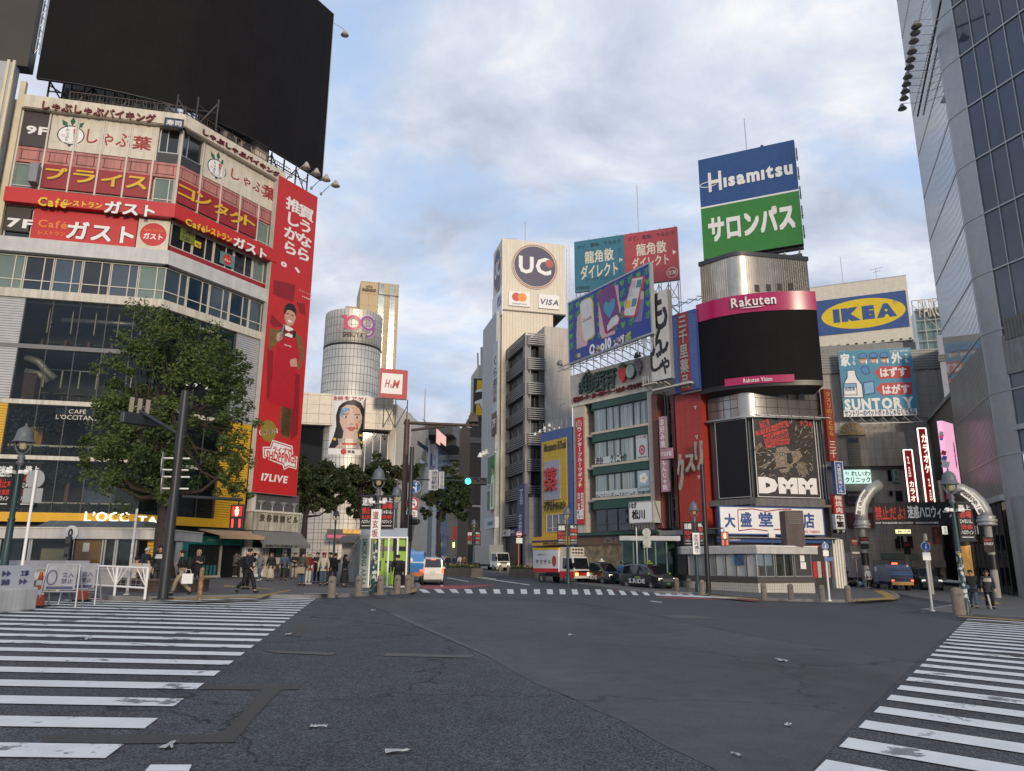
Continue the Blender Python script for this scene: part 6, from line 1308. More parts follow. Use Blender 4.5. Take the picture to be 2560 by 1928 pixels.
def arcmap(p0,p1,y0=0):
 L_=[0.0]
 for i in range(1,len(arc)):L_.append(L_[-1]+(arc[i]-arc[i-1]).length)
 def f(s,y,z):
  s=max(0,min(L_[-1]-1e-4,s));i=max(k for k in range(len(L_)-1)if L_[k]<=s+1e-9);t=(s-L_[i])/(L_[i+1]-L_[i]);p=arc[i].lerp(arc[i+1],t);d=(arc[i+1]-arc[i]).normalized();q=p+Vector((-d.y,d.x))*y
  return(q.x,q.y,z)
 return f,L_
am,AL=arcmap(0,0)
def arcs(p,z):
 d=ray(p);k=(z-EYE)/d.z;q=Vector((CAMLOC+d*k).xy);best=min(((q-Vector(am(s*.05,0,0)[:2])).length,s*.05)for s in range(int(AL[-1]/.05)));return best[1]
mb=MB();sa_,sb_=arcs(h_(588,1400),24.1),arcs(h_(960,1380),24.1);mb.text('Rakuten',sa_,23.72,sb_,24.62,-.28,WW,b=.018,d=.12,warp=am)
s1,s2=arcs(h_(665,1440),23.6),arcs(h_(880,1425),23.6)
mb.raw([am(s1+(s2-s1)*i/8,-.28,23.62-(.10*math.sin(math.pi*min(1,i/8))))for i in range(9)]+[am(s1+(s2-s1)*i/8,-.28,23.62-(.0))for i in range(9)],[(i,i+1,9+i+1,9+i)for i in range(8)],WW);tt.part('lettering',mb)
tt=WT_('magenta_name_plate','thin magenta name plate along the lower edge of the black curved screen','sign',(22.5,61.5,16.7));s1,s2=arcs(i_(668,600),17.1),arcs(i_(1275,570),17.1)
mb=MB();nseg=10;mb.raw([am(s1+(s2-s1)*i/nseg,-.1,z)for z in(16.72,17.38)for i in range(nseg+1)],[(i,i+1,nseg+2+i,nseg+1+i)for i in range(nseg)],MG);mb.raw([am(s1+(s2-s1)*i/nseg,y,16.72)for y in(-.1,.0)for i in range(nseg+1)],[(i,i+1,nseg+2+i,nseg+1+i)for i in range(nseg)],MG);tt.part('plate',mb)
mb=MB();mb.text('Rakuten Vision',arcs(i_(835,585),17.1),16.86,arcs(i_(1095,580),17.1),17.24,-.13,WW,b=.01,d=.02,warp=am);tt.part('lettering',mb)
tt=SG(DL,'blank_screen','unlit black panel on the left face beside the furry poster',None,None,y=-.05,th=.25,m=M('unlit_panel',(.012,.011,.013),.5,spec=.25),side=BK,rect=(-3.2,7.12,-.12,13.9),border=(GV,.05),cat='screen')
FUR=M('fur_beige',(.20,.165,.12),.8,var=.7,scale=5);FURD=M('fur_dark',(.05,.042,.036),.8,var=.7,scale=6);FACE=M('print_sepia_skin',(.25,.195,.14),.6,var=.6,scale=4)
def beast(mb,u0,z0,u1,z1,y):
 Q=lambda p:DF.h(i_(*p),y);rb=random.Random(21)
 def pl(pts,m,k=0):
  P_=[Q(p)for p in pts];a=sum(P_[i][0]*P_[(i+1)%len(P_)][1]-P_[(i+1)%len(P_)][0]*P_[i][1]for i in range(len(P_)));mb.plate(P_ if a>0 else P_[::-1],y-.002-.004*k,None,m)
 pl([(930,1200),(1000,1150),(1060,1230),(1120,1400),(1080,1480),(1000,1480),(950,1350)],FURD);pl([(1240,1000),(1330,950),(1450,1000),(1495,1120),(1480,1240),(1420,1310),(1300,1220),(1230,1180)],FURD)
 for k in range(260):
  cx,cy=rb.choice(((1100,1330),(1400,1130),(1000,1300),(1350,1000),(1450,1400),(1180,1430)))
  x,yy=cx+rb.gauss(0,75),cy+rb.gauss(0,80);x=min(1480,max(935,x));yy=min(1480,max(935,yy));a=math.atan2(yy-1270,x-1230)+rb.gauss(0,.35);L_=rb.uniform(25,60);w=rb.uniform(3,7)
  c,s=math.cos(a),math.sin(a);e=(min(1485,max(932,x+c*L_)),min(1485,max(932,yy+s*L_)))
  pl([(x-s*w,yy+c*w),(x+s*w,yy-c*w),e],rb.choice((FUR,FURD,FURD,M('fur_pale',(.38,.33,.25),.8))),rb.uniform(1,3))
 pl([(1140,1210),(1230,1200),(1270,1240),(1360,1240),(1385,1290),(1340,1340),(1290,1370),(1250,1440),(1190,1450),(1140,1400),(1120,1300)],FACE,4)
 pl([(1235,1260),(1280,1260),(1300,1340),(1270,1370),(1240,1350)],FURD,5)
 for cx,cy,r in((1195,1268,34),(1315,1280,26)):pl([(cx-r,cy),(cx-r*.4,cy-r*.5),(cx+r*.5,cy-r*.4),(cx+r,cy+r*.2),(cx,cy+r*.5)],BK,6);pl([(cx-r*.6,cy),(cx,cy-r*.3),(cx+r*.6,cy+r*.1),(cx,cy+r*.3)],WW,7);pl([(cx-r*.25,cy-r*.25),(cx+r*.25,cy-r*.2),(cx+r*.2,cy+r*.25),(cx-r*.2,cy+r*.25)],BK,8)
 pl([(1150,1400),(1230,1390),(1240,1405),(1155,1415)],FURD,6);pl([(1330,1350),(1400,1340),(1440,1440),(1400,1490),(1340,1440)],FUR,5)
 pl([(925,1210),(990,1160),(1010,1190),(940,1260)],FUR,5)
 RDL=M('print_tape_red',(.50,.02,.02),.5)
 for pts in([(970,970),(1060,935),(1075,1000),(990,1030)],[(935,1060),(1240,950),(1258,1010),(950,1100)],[(1055,1080),(1240,1030),(1255,1110),(1070,1150)],[(1010,1090),(1060,1085),(1095,1210),(1040,1215)],[(1085,1150),(1255,1120),(1262,1175),(1095,1195)]):pl(pts,RDL,8)
 tx=lambda s,a,b,m,rot=0:mb.text(s,Q(a)[0],Q((a[0],b[1]))[1],Q(b)[0],Q(a)[1],y-.05,m,b=.03,d=.003,rot=rot)
 tx('THE',(985,955),(1060,1010),BK,20);tx('オリバーな犬',(945,1000),(1245,1050),BK,16);tx('Gosh!!',(1070,1060),(1245,1120),BK,12);tx('MOVIE',(1010,1125),(1090,1165),BK,-72);tx('このヤロウ',(1090,1140),(1250,1180),BK,8);tx('9.26',(1355,955),(1475,1005),RDL)
SG(DF,'film_poster','black film poster of a shaggy furry face with red torn lettering and white DMM',None,None,y=-.06,th=.25,m=M('poster_black',(.010,.010,.010),.5),side=BK,rect=(.42,7.12,6.28,14.0),draw=beast,cat='poster',border=(WW,.03),texts=[('DMM',i_(965,1485),j_(1655,232),WW,dict(b=.11,d=.02,gap=-.06))])
TF=Fac((20.4,62),13)
t=SG(TF,'bookshop_sign','wide white bookshop sign with big blue kanji and a red open book outline',None,None,y=-.1,th=.3,m=WW,side=BLUE,rect=(-3.6,3.92,6.05,6.2),border=(M('bookshop_blue',(.02,.07,.26),.45),.08),texts=[(c,j_(x0,y0),j_(x1,y1),M('bookshop_blue'),dict(b=.05))for c,x0,y0,x1,y1 in(('大',697,425,815,572),('盛',858,410,985,565),('堂',1045,410,1200,562),('書',1265,415,1400,570),('店',1500,418,1628,578))]+[('BOOKS TAISEIDO',j_(1470,598),j_(1680,628),RED,dict(b=.01))],draw=lambda mb,u0,z0,u1,z1,y:[mb.plate(q,y,None,M('book_red',(.33,.03,.03),.5))for q in[[(a[0],a[1]-.045),(b[0],b[1]-.045),(b[0],b[1]+.045),(a[0],a[1]+.045)]if abs(a[0]-b[0])>.2 else[(a[0]-.04,a[1]),(a[0]+.04,a[1]),(b[0]+.04,b[1]),(b[0]-.04,b[1])][::-1]for a,b in[(TF.h(j_(*p)),TF.h(j_(*q_)))for p,q_ in(((830,390),(980,380)),((980,380),(1125,405)),((1125,405),(1240,388)),((1240,388),(1380,385)),((840,603),(985,585)),((985,585),(1140,605)),((1200,592),(1370,582)),((830,390),(840,603)))]]])
t=TG('storefront','blue and white fascia of the bookshop with faint posters under the white sign','shop front',fac=TF,base=(1,-.3,3.3));mb=MB();BB=M('bookshop_blue');mb.box(-3.8,-.6,3.28,6.6,.1,3.62,BB);mb.box(-3.8,-1.0,3.62,6.7,.1,3.72,GY);t.part('fascia',mb)
mb=MB();PT(mb,TF,-.66,'TAISEIDO',j_(740,685),j_(865,705),WW,b=.02);PT(mb,TF,-.66,'本発売中',j_(1560,745),j_(1680,780),RED,b=.03);t.part('lettering',mb)
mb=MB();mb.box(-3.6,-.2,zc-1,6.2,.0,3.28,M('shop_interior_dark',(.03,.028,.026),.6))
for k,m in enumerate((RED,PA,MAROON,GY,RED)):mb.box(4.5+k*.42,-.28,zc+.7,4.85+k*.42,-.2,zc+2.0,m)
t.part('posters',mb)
t=TG('white_shutter_wall','tall white panel wall at the alley corner right of the bookshop','wall',fac=TF,base=(7,-.6,zc));(ua,z1),(ub,_)=TF.h(j_(1800,690),-.6),TF.h(j_(1905,690),-.6);mb=MB();mb.box(ua,-.6,zc-1.2,ub,1.8,z1,WW);t.part('panel',mb)
mb=MB()
for k in range(5):mb.box(ua+(ub-ua)*k/4-.03,-.68,zc-1.2,ua+(ub-ua)*k/4+.03,-.6,z1-.02,CR_)
t.part('ribs',mb)
VS=DF.shift(7.6,-.4,8)
VR=M('pharmacy_red_brown',(.26,.035,.02),.5)
SG(VS,'drugstore_sign','tall narrow brown red vertical sign with yellow kana right of the furry poster',i_(1582,652),i_(1722,1340),y=-.3,th=.4,m=VR,texts=[('クスリのことなら',i_(1598,675),i_(1690,1105),M('kana_gold',(.52,.34,.05),.5),dict(v=True,b=.02)),('三千',i_(1635,1135),i_(1715,1310),CR_,dict(v=True,b=.03))])
SG(VS,'building_sign','blue vertical sign with white kanji hung beside the brown red sign',i_(1688,1340),i_(1792,1648),y=-1.0,th=.4,m=M('building_sign_blue',(.045,.10,.30),.45),border=(WW,.03),texts=[('大盛堂商事ビル',i_(1705,1358),i_(1775,1638),WW,dict(v=True,b=.015))])
SG(VS,'grill_restaurant_sign','red vertical sign with white grill kanji above the alley corner',j_(1812,230),j_(1925,430),y=-.5,th=.35,m=M('grill_red',(.42,.035,.03),.45),texts=[('輪焼肉',j_(1825,225),j_(1915,425),WW,dict(v=True,b=.02))])
SG(VS,'grill_restaurant_sign','white vertical sign with black cattle kanji below the red grill sign',j_(1832,432),j_(1940,588),y=-.5,th=.35,m=WW,texts=[('牛繁',j_(1842,440),j_(1930,570),BK,dict(v=True,b=.05))])
SG(VS,'floor_sign','small black plate reading 2-3F under the cattle sign',j_(1842,590),j_(1948,628),y=-.5,th=.35,m=BK,texts=[('2･3F',j_(1855,595),j_(1938,622),WW,dict(b=.02))],cat='floor sign')
HS_=at(h_(700,500),72);HF2=Fac((HS_.x,HS_.y),-25)
def hdraw(mb,u0,z0,u1,z1,y):
 mb.box(u0,y-.003,39.0,u1,y,39.18,WW);mb.plate([(u0+.01,39.18),(u1-.01,39.18),(u1-.01,z1-.01),(u0+.01,z1-.01)],y,None,M('roof_sign_blue',(.022,.075,.23),.45))
 x,z=HF2.h(h_(408,462));mb.ring(x+.2,z,.95,.34,.09,y-.006,None,WW,24,20,340)
t=SG(HF2,'roof_sign','tall roof billboard, blue over green, with white lettering above the steel drum',None,None,y=-.2,th=.7,m=M('roof_sign_green',(.035,.21,.03),.45),side=DG,rect=(-4.52,33.13,5.44,44.87),draw=hdraw,cat='billboard')
mb=MB()
def row(s,x0,z0,x1,z1,**kw):mb.text(s,x0,z0,x1,z1,-.26,WW,d=.03,**kw)
row('H',-3.55,40.75,-2.15,43.05,b=.02,sh=.0);row('ısamıtsu',-1.95,40.95,5.05,42.45,b=.045);row('サロンパス',-3.85,34.9,4.85,37.8,b=.07);t.part('lettering',mb)
mb=MB()
for k in range(7):
 u=-4+k*1.5;mb.bar((u,.6,29.3),(u,.6,33.1),.09,GV,5);mb.bar((u,2.6,29.3),(u,.6,33),.07,GV,5)
 if k<6:mb.bar((u,.6,30),(u+1.5,.6,32.8),.05,GV,5);mb.bar((u+1.5,.6,30),(u,.6,32.8),.05,GV,5);mb.bar((u,.6,31.2),(u+1.5,.6,31.2),.06,GV,5)
mb.box(-4.4,.3,32.9,5.4,.9,33.12,DG);mb.box(1.5,.2,31.6,5.2,1.6,32.3,DG)
for k in range(5):mb.box(5.5,.2,34+k*2.2,5.62,.6,35.3+k*2.2,DG);mb.bar((5.45,.3,34.2+k*2.2),(5.7,.3,34.2+k*2.2),.03,GV,4)
mb.bar((.6,.4,44.8),(.6,.4,49),.05,GV,5);mb.ball((2.2,.2,45.1),.18,DG);t.part('lattice',mb)
# ---- furniture store roof block and water poster building
IP=at(k_(500,400),130);IF_=Fac((IP.x,IP.y),-24)
t=TG('roof_sign_block','large cream roof block carrying the blue and yellow oval furniture sign','building',fac=IF_,base=(2,4,38));mb=MB();mb.box(-9,0,40.55,9.2,9,52.65,M('cream_block',(.66,.61,.49),.55,streak=.06,grid=(4.5,0,.03,.12)));mb.box(-9,-.03,52.65,9.25,9,52.8,GV);t.part('wall',mb)
mb=MB()
for k in range(12):mb.bar((-8+k*1.45,.6,36),(-8+k*1.45,.6,40.5),.08,GV,5);mb.bar((-8+k*1.45,.6,38),(-6.6+k*1.45,3,40.4),.06,DG,5);mb.box(-7.6+k*1.45,-.9,40.6,-7.1+k*1.45,-.4,40.75,DG);mb.bar((-7.35+k*1.45,-.6,40.6),(-7.35+k*1.45,0,40.2),.05,DG,5)
mb.box(5.5,.2,38.6,9.4,.3,40.2,DG);mb.bar((-1.2,1,52.7),(-1.2,1,58.5),.06,GV,5);mb.bar((4.5,1,52.7),(4.5,1,55.2),.05,GV,5);mb.bar((3.5,1,55),(5.8,1,55.2),.04,GV,5);mb.bar((4,1,54.4),(5.3,1,54.6),.04,GV,5);t.part('lattice',mb)
IKB=M('furniture_blue',(.035,.085,.24),.45);IKY=M('furniture_yellow',(.72,.52,.01),.45)
def ike(mb,u0,z0,u1,z1,y):
 (cxl,_),(cxr,zz)=IF_.h(k_(145,560),y),IF_.h(k_(1000,430),y);zc_=(z0+z1)/2;rx=7.0
 mb.disc(cxr-rx,zc_,rx,(z1-z0)*.41,y,None,IKY,56)
 mb.text('IKEA',cxr-rx-5.0,zc_-1.25,cxr-rx+5.55,zc_+1.4,y-.01,IKB,b=.13,d=.005);mb.ring(cxr-1.5,zc_+1.55,.42,.42,.06,y-.01,None,IKB,16);mb.text('R',cxr-1.66,zc_+1.35,cxr-1.36,zc_+1.75,y-.012,IKB,d=.004)
SG(IF_,'furniture_store_sign','blue sign with a yellow oval and blue IKEA letters on the cream block',None,None,y=-.1,th=.1,m=IKB,rect=(-8.6,IF_.h(k_(1035,592),-.1)[1],IF_.h(k_(1016,400),-.1)[0],IF_.h(k_(995,248),-.1)[1]),draw=ike)
SP=at(k_(700,1100),85);SF2=Fac((SP.x,SP.y),-13)
t=TG('grey_tile_building','grey tiled building with a ribbed parapet behind the water bottle poster','building',fac=SF2,base=(0,3,0));GTL=M('warm_grey_tile',(.36,.335,.305),.55,var=.08,streak=.12,grid=(1.02,1.0,.05,.3));RIBG=M('ribbed_grey_parapet',(.24,.235,.225),.5,.2,grid=(0,.32,.1,.5))
(ul,zt),(ur,_)=SF2.h(k_(190,860),1),SF2.h(k_(1300,860),1)
zp=SF2.h(k_(250,1045),1)[1]
mb=MB();mb.box(ul-3,1,0,ur+1.3,12,zp,GTL);t.part('wall',mb);mb=MB();mb.box(ul-3,.85,zp,ur+1.3,12,zt,RIBG);mb.box(ul-3,3,zt,ur-3,9,zt+1.6,GY);t.part('parapet',mb)
for a,b in((1065,1105),(1183,1213)):(x0,zA),(x1,zB)=SF2.h(k_(a,932),1),SF2.h(k_(b,1012),1);WN(t,SF2,x0,x1,zB,zA,.97,gm=BWN if a>1100 else M('warm_pane',(.42,.36,.18),.2),fm=WW,world=False)
BLW=M('water_blue',(.035,.24,.38),.45);INK=M('poster_navy_ink',(.02,.06,.16),.5);PBL=M('poster_pale_blue',(.20,.40,.62),.5)
def water(mb,u0,z0,u1,z1,y):
 Q=lambda p:SF2.h(k_(*p),y)
 def pl(pts,m,k=0):
  P_=[Q(p)for p in pts];a=sum(P_[i][0]*P_[(i+1)%len(P_)][1]-P_[(i+1)%len(P_)][0]*P_[i][1]for i in range(len(P_)));mb.plate(P_ if a>0 else P_[::-1],y-.004*k,None,m)
 pl([(413,1385),(1106,1368),(1110,1432),(416,1448)],WW)
 for(x,yy)in((700,962),(715,1118)):pl([(x,yy+66),(x+70,yy-4),(x+72,yy+10),(x+345,yy),(x+350,yy+115),(x+80,yy+125),(x+80,yy+142)],M('poster_arrow_red',(.50,.03,.03),.45),1)
 pl([(440,1005),(525,1002),(530,1040),(545,1080),(595,1140),(608,1270),(412,1270),(402,1140),(440,1070),(445,1040)],INK,1);pl([(450,1013),(517,1010),(521,1045),(537,1088),(582,1145),(596,1262),(420,1262),(412,1145),(450,1078),(453,1045)],WW,2)
 pl([(412,1130),(535,1128),(545,1243),(415,1245)],INK,3);pl([(417,1137),(528,1136),(537,1236),(420,1238)],PBL,4);pl([(417,1175),(532,1172),(537,1236),(420,1238)],WW,5)
 pl([(595,1120),(700,1105),(712,1225),(612,1243)],INK,1);pl([(604,1130),(692,1115),(702,1215),(616,1232)],PBL,2);pl([(568,985),(600,962),(645,970),(668,1030),(630,1052),(590,1035)],INK,1);pl([(580,990),(605,972),(638,980),(655,1025),(628,1040),(597,1028)],M('cap_blue',(.05,.22,.5),.5),2)
 for k,cx in enumerate((592,695,795)):
  cy=900-k*4;pl([(cx-45,cy-5),(cx-40,cy-40),(cx,cy-62),(cx+38,cy-45),(cx+44,cy-10)],INK,1);pl([(cx-34,cy-12),(cx-30,cy-36),(cx,cy-54),(cx+30,cy-40),(cx+34,cy-14)],M('cap_blue'),2);pl([(cx-38,cy-5),(cx+36,cy-8),(cx+32,cy+25),(cx,cy+48),(cx-28,cy+30)],SKIN,3);pl([(cx-40,cy-10),(cx+38,cy-14),(cx+30,cy+4),(cx-32,cy+6)],HAIR if k!=0 else M('print_brown_hair',(.2,.1,.04),.5),4);pl([(cx-14,cy+22),(cx+14,cy+20),(cx,cy+30)],WW,4);pl([(cx+28,cy+8),(cx+42,cy+8),(cx+44,cy+45),(cx+28,cy+45)],WW,4)
SG(SF2,'drink_poster','light blue rooftop poster of a white bottle with red arrows and three capped heads',k_(360,838),k_(1105,1435),y=-.4,th=.4,m=BLW,side=GV,rect=(-3.72,18.45,4.26,26.42),draw=water,cat='billboard',texts=[('家',k_(378,850),k_(478,968),WW,dict(b=.05)),('でも',k_(488,868),k_(530,960),WW,dict(v=True,b=.04)),('外',k_(858,840),k_(972,942),WW,dict(b=.05)),('でも',k_(982,845),k_(1030,940),WW,dict(v=True,b=.04)),('はずす',k_(752,985),k_(1015,1062),WW,dict(b=.06,d=.035)),('はがす',k_(775,1145),k_(1042,1225),WW,dict(b=.06,d=.035)),('SUNTORY',k_(415,1280),k_(1085,1365),WW,dict(b=.05)),('サントリーのペットボトルじゃなくてもね',k_(422,1388),k_(1098,1425),INK,dict(b=.03,d=.03)),('天然水',k_(420,1165),k_(525,1200),INK,dict(b=.01,d=.06)),('水と生きる SUNTORY',k_(845,815),k_(1030,832),WW,dict(b=.02))])
t=TG('sign_bracket','pale steel brackets and lamps under the water bottle poster','steel frame',fac=SF2,base=(0,-.5,17.5));mb=MB();mb.box(-4.2,-1.6,17.3,4.4,-1.5,17.38,GV)
for k in range(7):u=-3.2+k*1.15;mb.bar((u,-.4,18.4),(u+.45,-1.55,17.3),.06,GV,5);mb.lathe([(.1,0),(.25,.2),(.3,.22)],(u+.9,-1.2,17.7),GV,12)
t.part('bracket',mb)
LFc=fac_at(l_(500,400),80,-8)
t=TG('side_street_building','beige tiled building with a yellow fan window at the head of the side street','building',fac=LFc,base=(2,3,0));BT=M('beige_stone_tile',(.42,.37,.31),.7,var=.12,streak=.3,grid=(1.5,1.15,.04,.3))
(ul,zt),(ur,zm),=LFc.h(l_(262,128)),LFc.h(l_(775,128));z2=LFc.h(l_(500,372))[1];z3=LFc.h(l_(700,1060))[1]
ur2=LFc.h(l_(1000,400))[0]
mb=MB();mb.box(ul-2,0,z2,ur,3,zt,BT);mb.box(ul-2,.5,0,ur2,6,z2-.02,M('grey_stone_tile',(.36,.34,.315),.7,var=.1,streak=.25,grid=(1.2,1.0,.04,.3)));mb.box(ul-2,.2,z2-.3,ur+.2,.6,z2,DG);t.part('wall',mb)
mb=MB();(cx,cz),(rx,_)=LFc.h(l_(392,140),-.3),LFc.h(l_(497,140),-.3);r=rx-cx;mb.disc(cx,cz,r,r,-.3,.2,M('fan_window_amber',(.42,.26,.06),.4),20,a0=0,a1=180)
for k in range(9):a=math.radians(180*k/8);mb.bar((cx+.5*math.cos(a),-.33,cz+.5*math.sin(a)),(cx+r*math.cos(a),-.33,cz+r*math.sin(a)),.05,PA,4)
mb.ring(cx,cz,r,r,.12,-.34,None,PA,20,0,180);mb.ring(cx,cz,r*.5,r*.5,.08,-.34,None,PA,16,0,180);t.part('fan_window',mb)
(ua,zA),(ub,zB)=LFc.h(l_(345,165)),LFc.h(l_(455,372));mb=MB();mb.box(ua,-.2,zB,ub,.1,cz,M('louvre_olive',(.17,.16,.12),.6,grid=(0,.3,.06,.4)));mb.box(ua+.1,-.24,LFc.h(l_(400,200))[1],ub-.1,-.2,LFc.h(l_(400,168))[1],BWN);t.part('window',mb)
for(a,b,c,d)in((640,400,690,490),(655,555,695,600),(700,555,770,640),(695,890,850,1000)):
 (x0,zA),(x1,zB)=LFc.h(l_(a,b),.5),LFc.h(l_(c,d),.5);WN(t,LFc,x0,x1,zB,zA,.46,(.33,.66)if c-a>90 else(),gm=DWN,fm=GY,world=False)
mb=MB();(x0,zA),(x1,zB)=LFc.h(l_(600,1000),.5),LFc.h(l_(880,1060),.5);mb.box(x0,.3,zB-.1,x1,.5,zA-.3,M('teal_spandrel',(.12,.17,.16),.4));mb.box(ul-2,.1,zB-.9,ur2,.5,zB-.2,GY);mb.box(ul-1,.45,-1,ur2-.5,.52,zB-.9,BK);t.part('shop_front',mb)
MINT=M('lit_mint_sign',(.62,.92,.80),.5,emit=.75,var=0)
SG(LFc,'clinic_sign','glowing pale mint clinic sign with black kana in two rows',l_(325,402),l_(533,500),y=.0,th=.4,m=MINT,texts=[('れいわ',l_(378,410),l_(525,448),BK,dict(b=.02)),('クリニック',l_(335,455),l_(527,495),BK,dict(b=.04)),('RJ',l_(338,415),l_(362,442),GY,dict(b=.02))])
SG(LFc,'clinic_sign','narrow pale green vertical skin clinic sign on the grey tiles',l_(690,398),l_(742,490),y=.1,th=.3,m=M('pale_mint_sign',(.30,.40,.37),.5),texts=[('皮フ科',l_(698,402),l_(735,486),BK,dict(v=True,b=.02))])
SG(LFc,'salon_sign','black sign with small purple salon lettering below the mint sign',l_(335,560),l_(555,662),y=.1,th=.3,m=BK,texts=[('Da Vinci',l_(360,635),l_(430,655),M('salon_purple',(.28,.08,.22),.5),dict(b=.01)),('あなただけの',l_(355,580),l_(440,595),PA,dict(b=.0))])
SG(LFc,'shop_sign','dull maroon wall panel with pale letters behind the arch post',l_(350,720),l_(560,830),y=.1,th=.3,m=M('maroon_panel',(.11,.018,.03),.5),texts=[('IKEA',l_(480,765),l_(532,790),GY,dict(b=.02))])
SG(LFc,'street_name_sign','small glowing yellow lozenge street name sign under the black banner',l_(715,845),l_(825,874),y=-6,th=.25,m=M('lit_pale_yellow',(1,.92,.45),.5,emit=1.0,var=0),texts=[('渋谷センター街',l_(725,852),l_(818,868),BK,dict(b=.04))])
for nm,lab,tl,br,m,tx,yy in(('karaoke_sign','tallest red karaoke sign with glowing white edges and white katakana',l_(872,95),l_(1002,640),M('karaoke_red',(.46,.02,.025),.45,emit=.12),[('カラオケ',l_(895,130),l_(975,430),M('lit_kana',(1,.92,.75),.5,emit=.9,var=0),dict(v=True,b=.04)),('BIG ECHO',l_(945,465),l_(990,630),M('lit_kana'),dict(v=True,b=.03))],-5.0),('karaoke_sign','shorter red karaoke sign with glowing edges left of the tallest one',l_(768,255),l_(878,640),M('karaoke_red'),[('BIG ECHO',l_(790,300),l_(832,455),M('lit_kana'),dict(v=True,b=.03)),('カラオ',l_(808,480),l_(868,640),M('lit_kana'),dict(v=True,b=.04))],-3.0)):
 t=SG(LFc,nm,lab,tl,br,y=yy,th=.6,m=m,side=DR,texts=tx);u0,z0,u1,z1=t.rect;mb=MB();LE=M('lit_edge_tube',(1,.96,.85),.5,emit=1.6,var=0)
 for u in(u0,u1):mb.box(u-.05,yy-.06,z0,u+.05,yy+.04,z1,LE)
 mb.box(u0,yy-.06,z1,u1,yy+.04,z1+.08,LE);t.part('light_tube',mb)
SG(LFc,'shop_sign','black projecting shop sign with small white kana above the right lamp post',l_(1025,480),l_(1085,640),y=-8,th=.3,m=BK)
SG(LFc,'shop_sign','dark red vertical sign low on the right of the side street',l_(985,825),l_(1055,955),y=-4,th=.3,m=M('maroon_panel'),texts=[('串かつ',l_(1000,835),l_(1030,945),PINK,dict(v=True,b=.0))])
SG(LFc,'shop_sign','small white vertical sign with black kana under the black banner',l_(1062,820),l_(1100,880),y=-6.5,th=.3,m=M('lit_white_sign',(1,.97,.85),.5,emit=.5,var=0),texts=[('とん',l_(1068,825),l_(1095,875),BK,dict(v=True,b=.03))])
PB=fac_at(k_(1330,1000),79,-35);t=TG('panel_building','pale blue grey panelled block behind the mirrored glass wall','building',fac=PB,base=(0,3,0));(ul,zt),(ur,_)=PB.h(k_(1290,680)),PB.h(k_(1480,660));mb=MB();mb.box(ul,0,0,ur+4,8,zt,M('pale_blue_panel',(.40,.42,.46),.55,var=.06,grid=(2.2,2.6,.05,.25)));t.part('wall',mb);mb=MB();mb.box(ul-.1,-.1,PB.h(k_(1290,930))[1],ur+4,0,PB.h(k_(1290,865))[1],RIBG);t.part('ribbed_band',mb)
PF=fac_at(k_(1180,500),170,-20);t=TG('glass_mall','green glass shopping block wrapped in steel scaffolding with cream letters on its top edge','building',fac=PF,base=(0,5,0));(ul,zt),(ur,_)=PF.h(k_(1055,350)),PF.h(k_(1330,315));z_=PF.h(k_(1100,590))[1]
mb=MB();mb.box(ul+.6,.8,0,ur+8,12,zt-2,M('mall_green_glass',(.16,.24,.22),.12,var=.4,scale=.3,spec=.8,grid=(2.5,4,.15,.4)));t.part('wall',mb);mb=MB()
for k in range(12):
 u=ul+k*2.3;mb.bar((u,0,z_-14),(u,0,zt),.14,PA,4)
 if k<11:mb.bar((u,0,zt-3*(k%4)-1),(u+2.3,0,zt-3*((k+1)%4)-1),.1,PA,4)
for k in range(9):mb.bar((ul,0,zt-k*2.6),(ur+6,0,zt-k*2.6),.12,PA,4)
t.part('scaffold',mb);mb=MB();(ua,zA),(ub,zB)=PF.h(k_(1112,360)),PF.h(k_(1310,345));mb.text('PARCO',ua,zA-4.2,ub+1.5,zA+.4,-.5,CR_,b=-.005,d=.4);t.part('lettering',mb)
# ---- the tall mirrored glass building on the right
QL=Fac((36.5,55),-111);QF=Fac((36.5,55),-73)
zq=gz(37,55)+KB_
t=WT_('glass_tower','tall mirrored glass building with dense steel fins and dark blue panes on the right','building',(36.5,55,zq))
MIR=M('mirror_glass',(.80,.82,.84),.05,.92,var=.0);PANE=M('dark_blue_pane',(.065,.08,.11),.06,.0,var=.3,scale=.22,spec=.75);FIN=M('fin_bronze',(.26,.25,.235),.4,.4);SILC=M('silver_column',(.40,.41,.42),.5,.45,var=.1)
mb=MB();mb.box(-14.9,0,18.5,-.6,.2,62,MIR);mb.box(-14.9,0,6.6,-.6,.2,18.5,M('dull_metal_glass',(.24,.24,.23),.32,.4,var=.3,scale=.4));wld(mb,QL);t.part('mirror_wall',mb)
mb=MB()
for k in range(33):u=-14.9+k*.44;mb.box(u-.03,-.022,6.6,u+.03,-.001,62,FIN)
for k in range(13):z=9.9+4.72*k-.35;mb.box(-14.9,-.04,z,-.6,-.031,z+.12,FIN)
mb.box(-14.95,-.3,6.3,-.6,.3,6.75,SILC);wld(mb,QL);t.part('fins',mb)
mb=MB();A,B=QL.w(-.55,-.02),QF.w(1.6,-.02);C=Vector((36.5,55,0));pts=[(A*(1-s)*(1-s)+C*2*s*(1-s)+B*s*s)for s in[i/10 for i in range(11)]];n=len(pts)
mb.raw([(p.x,p.y,z)for z in(zq,62)for p in pts],[(i,i+1,n+i+1,n+i)for i in range(n-1)],SILC,True);t.part('rounded_column',mb)
mb=MB()
for k in range(13):
 z=9.9+4.72*k-.35;n2=8
 for i in range(len(pts)-1):mb.bar((pts[i].x,pts[i].y,z),(pts[i+1].x,pts[i+1].y,z),.045,GV,5)
t.part('column_rings',mb)
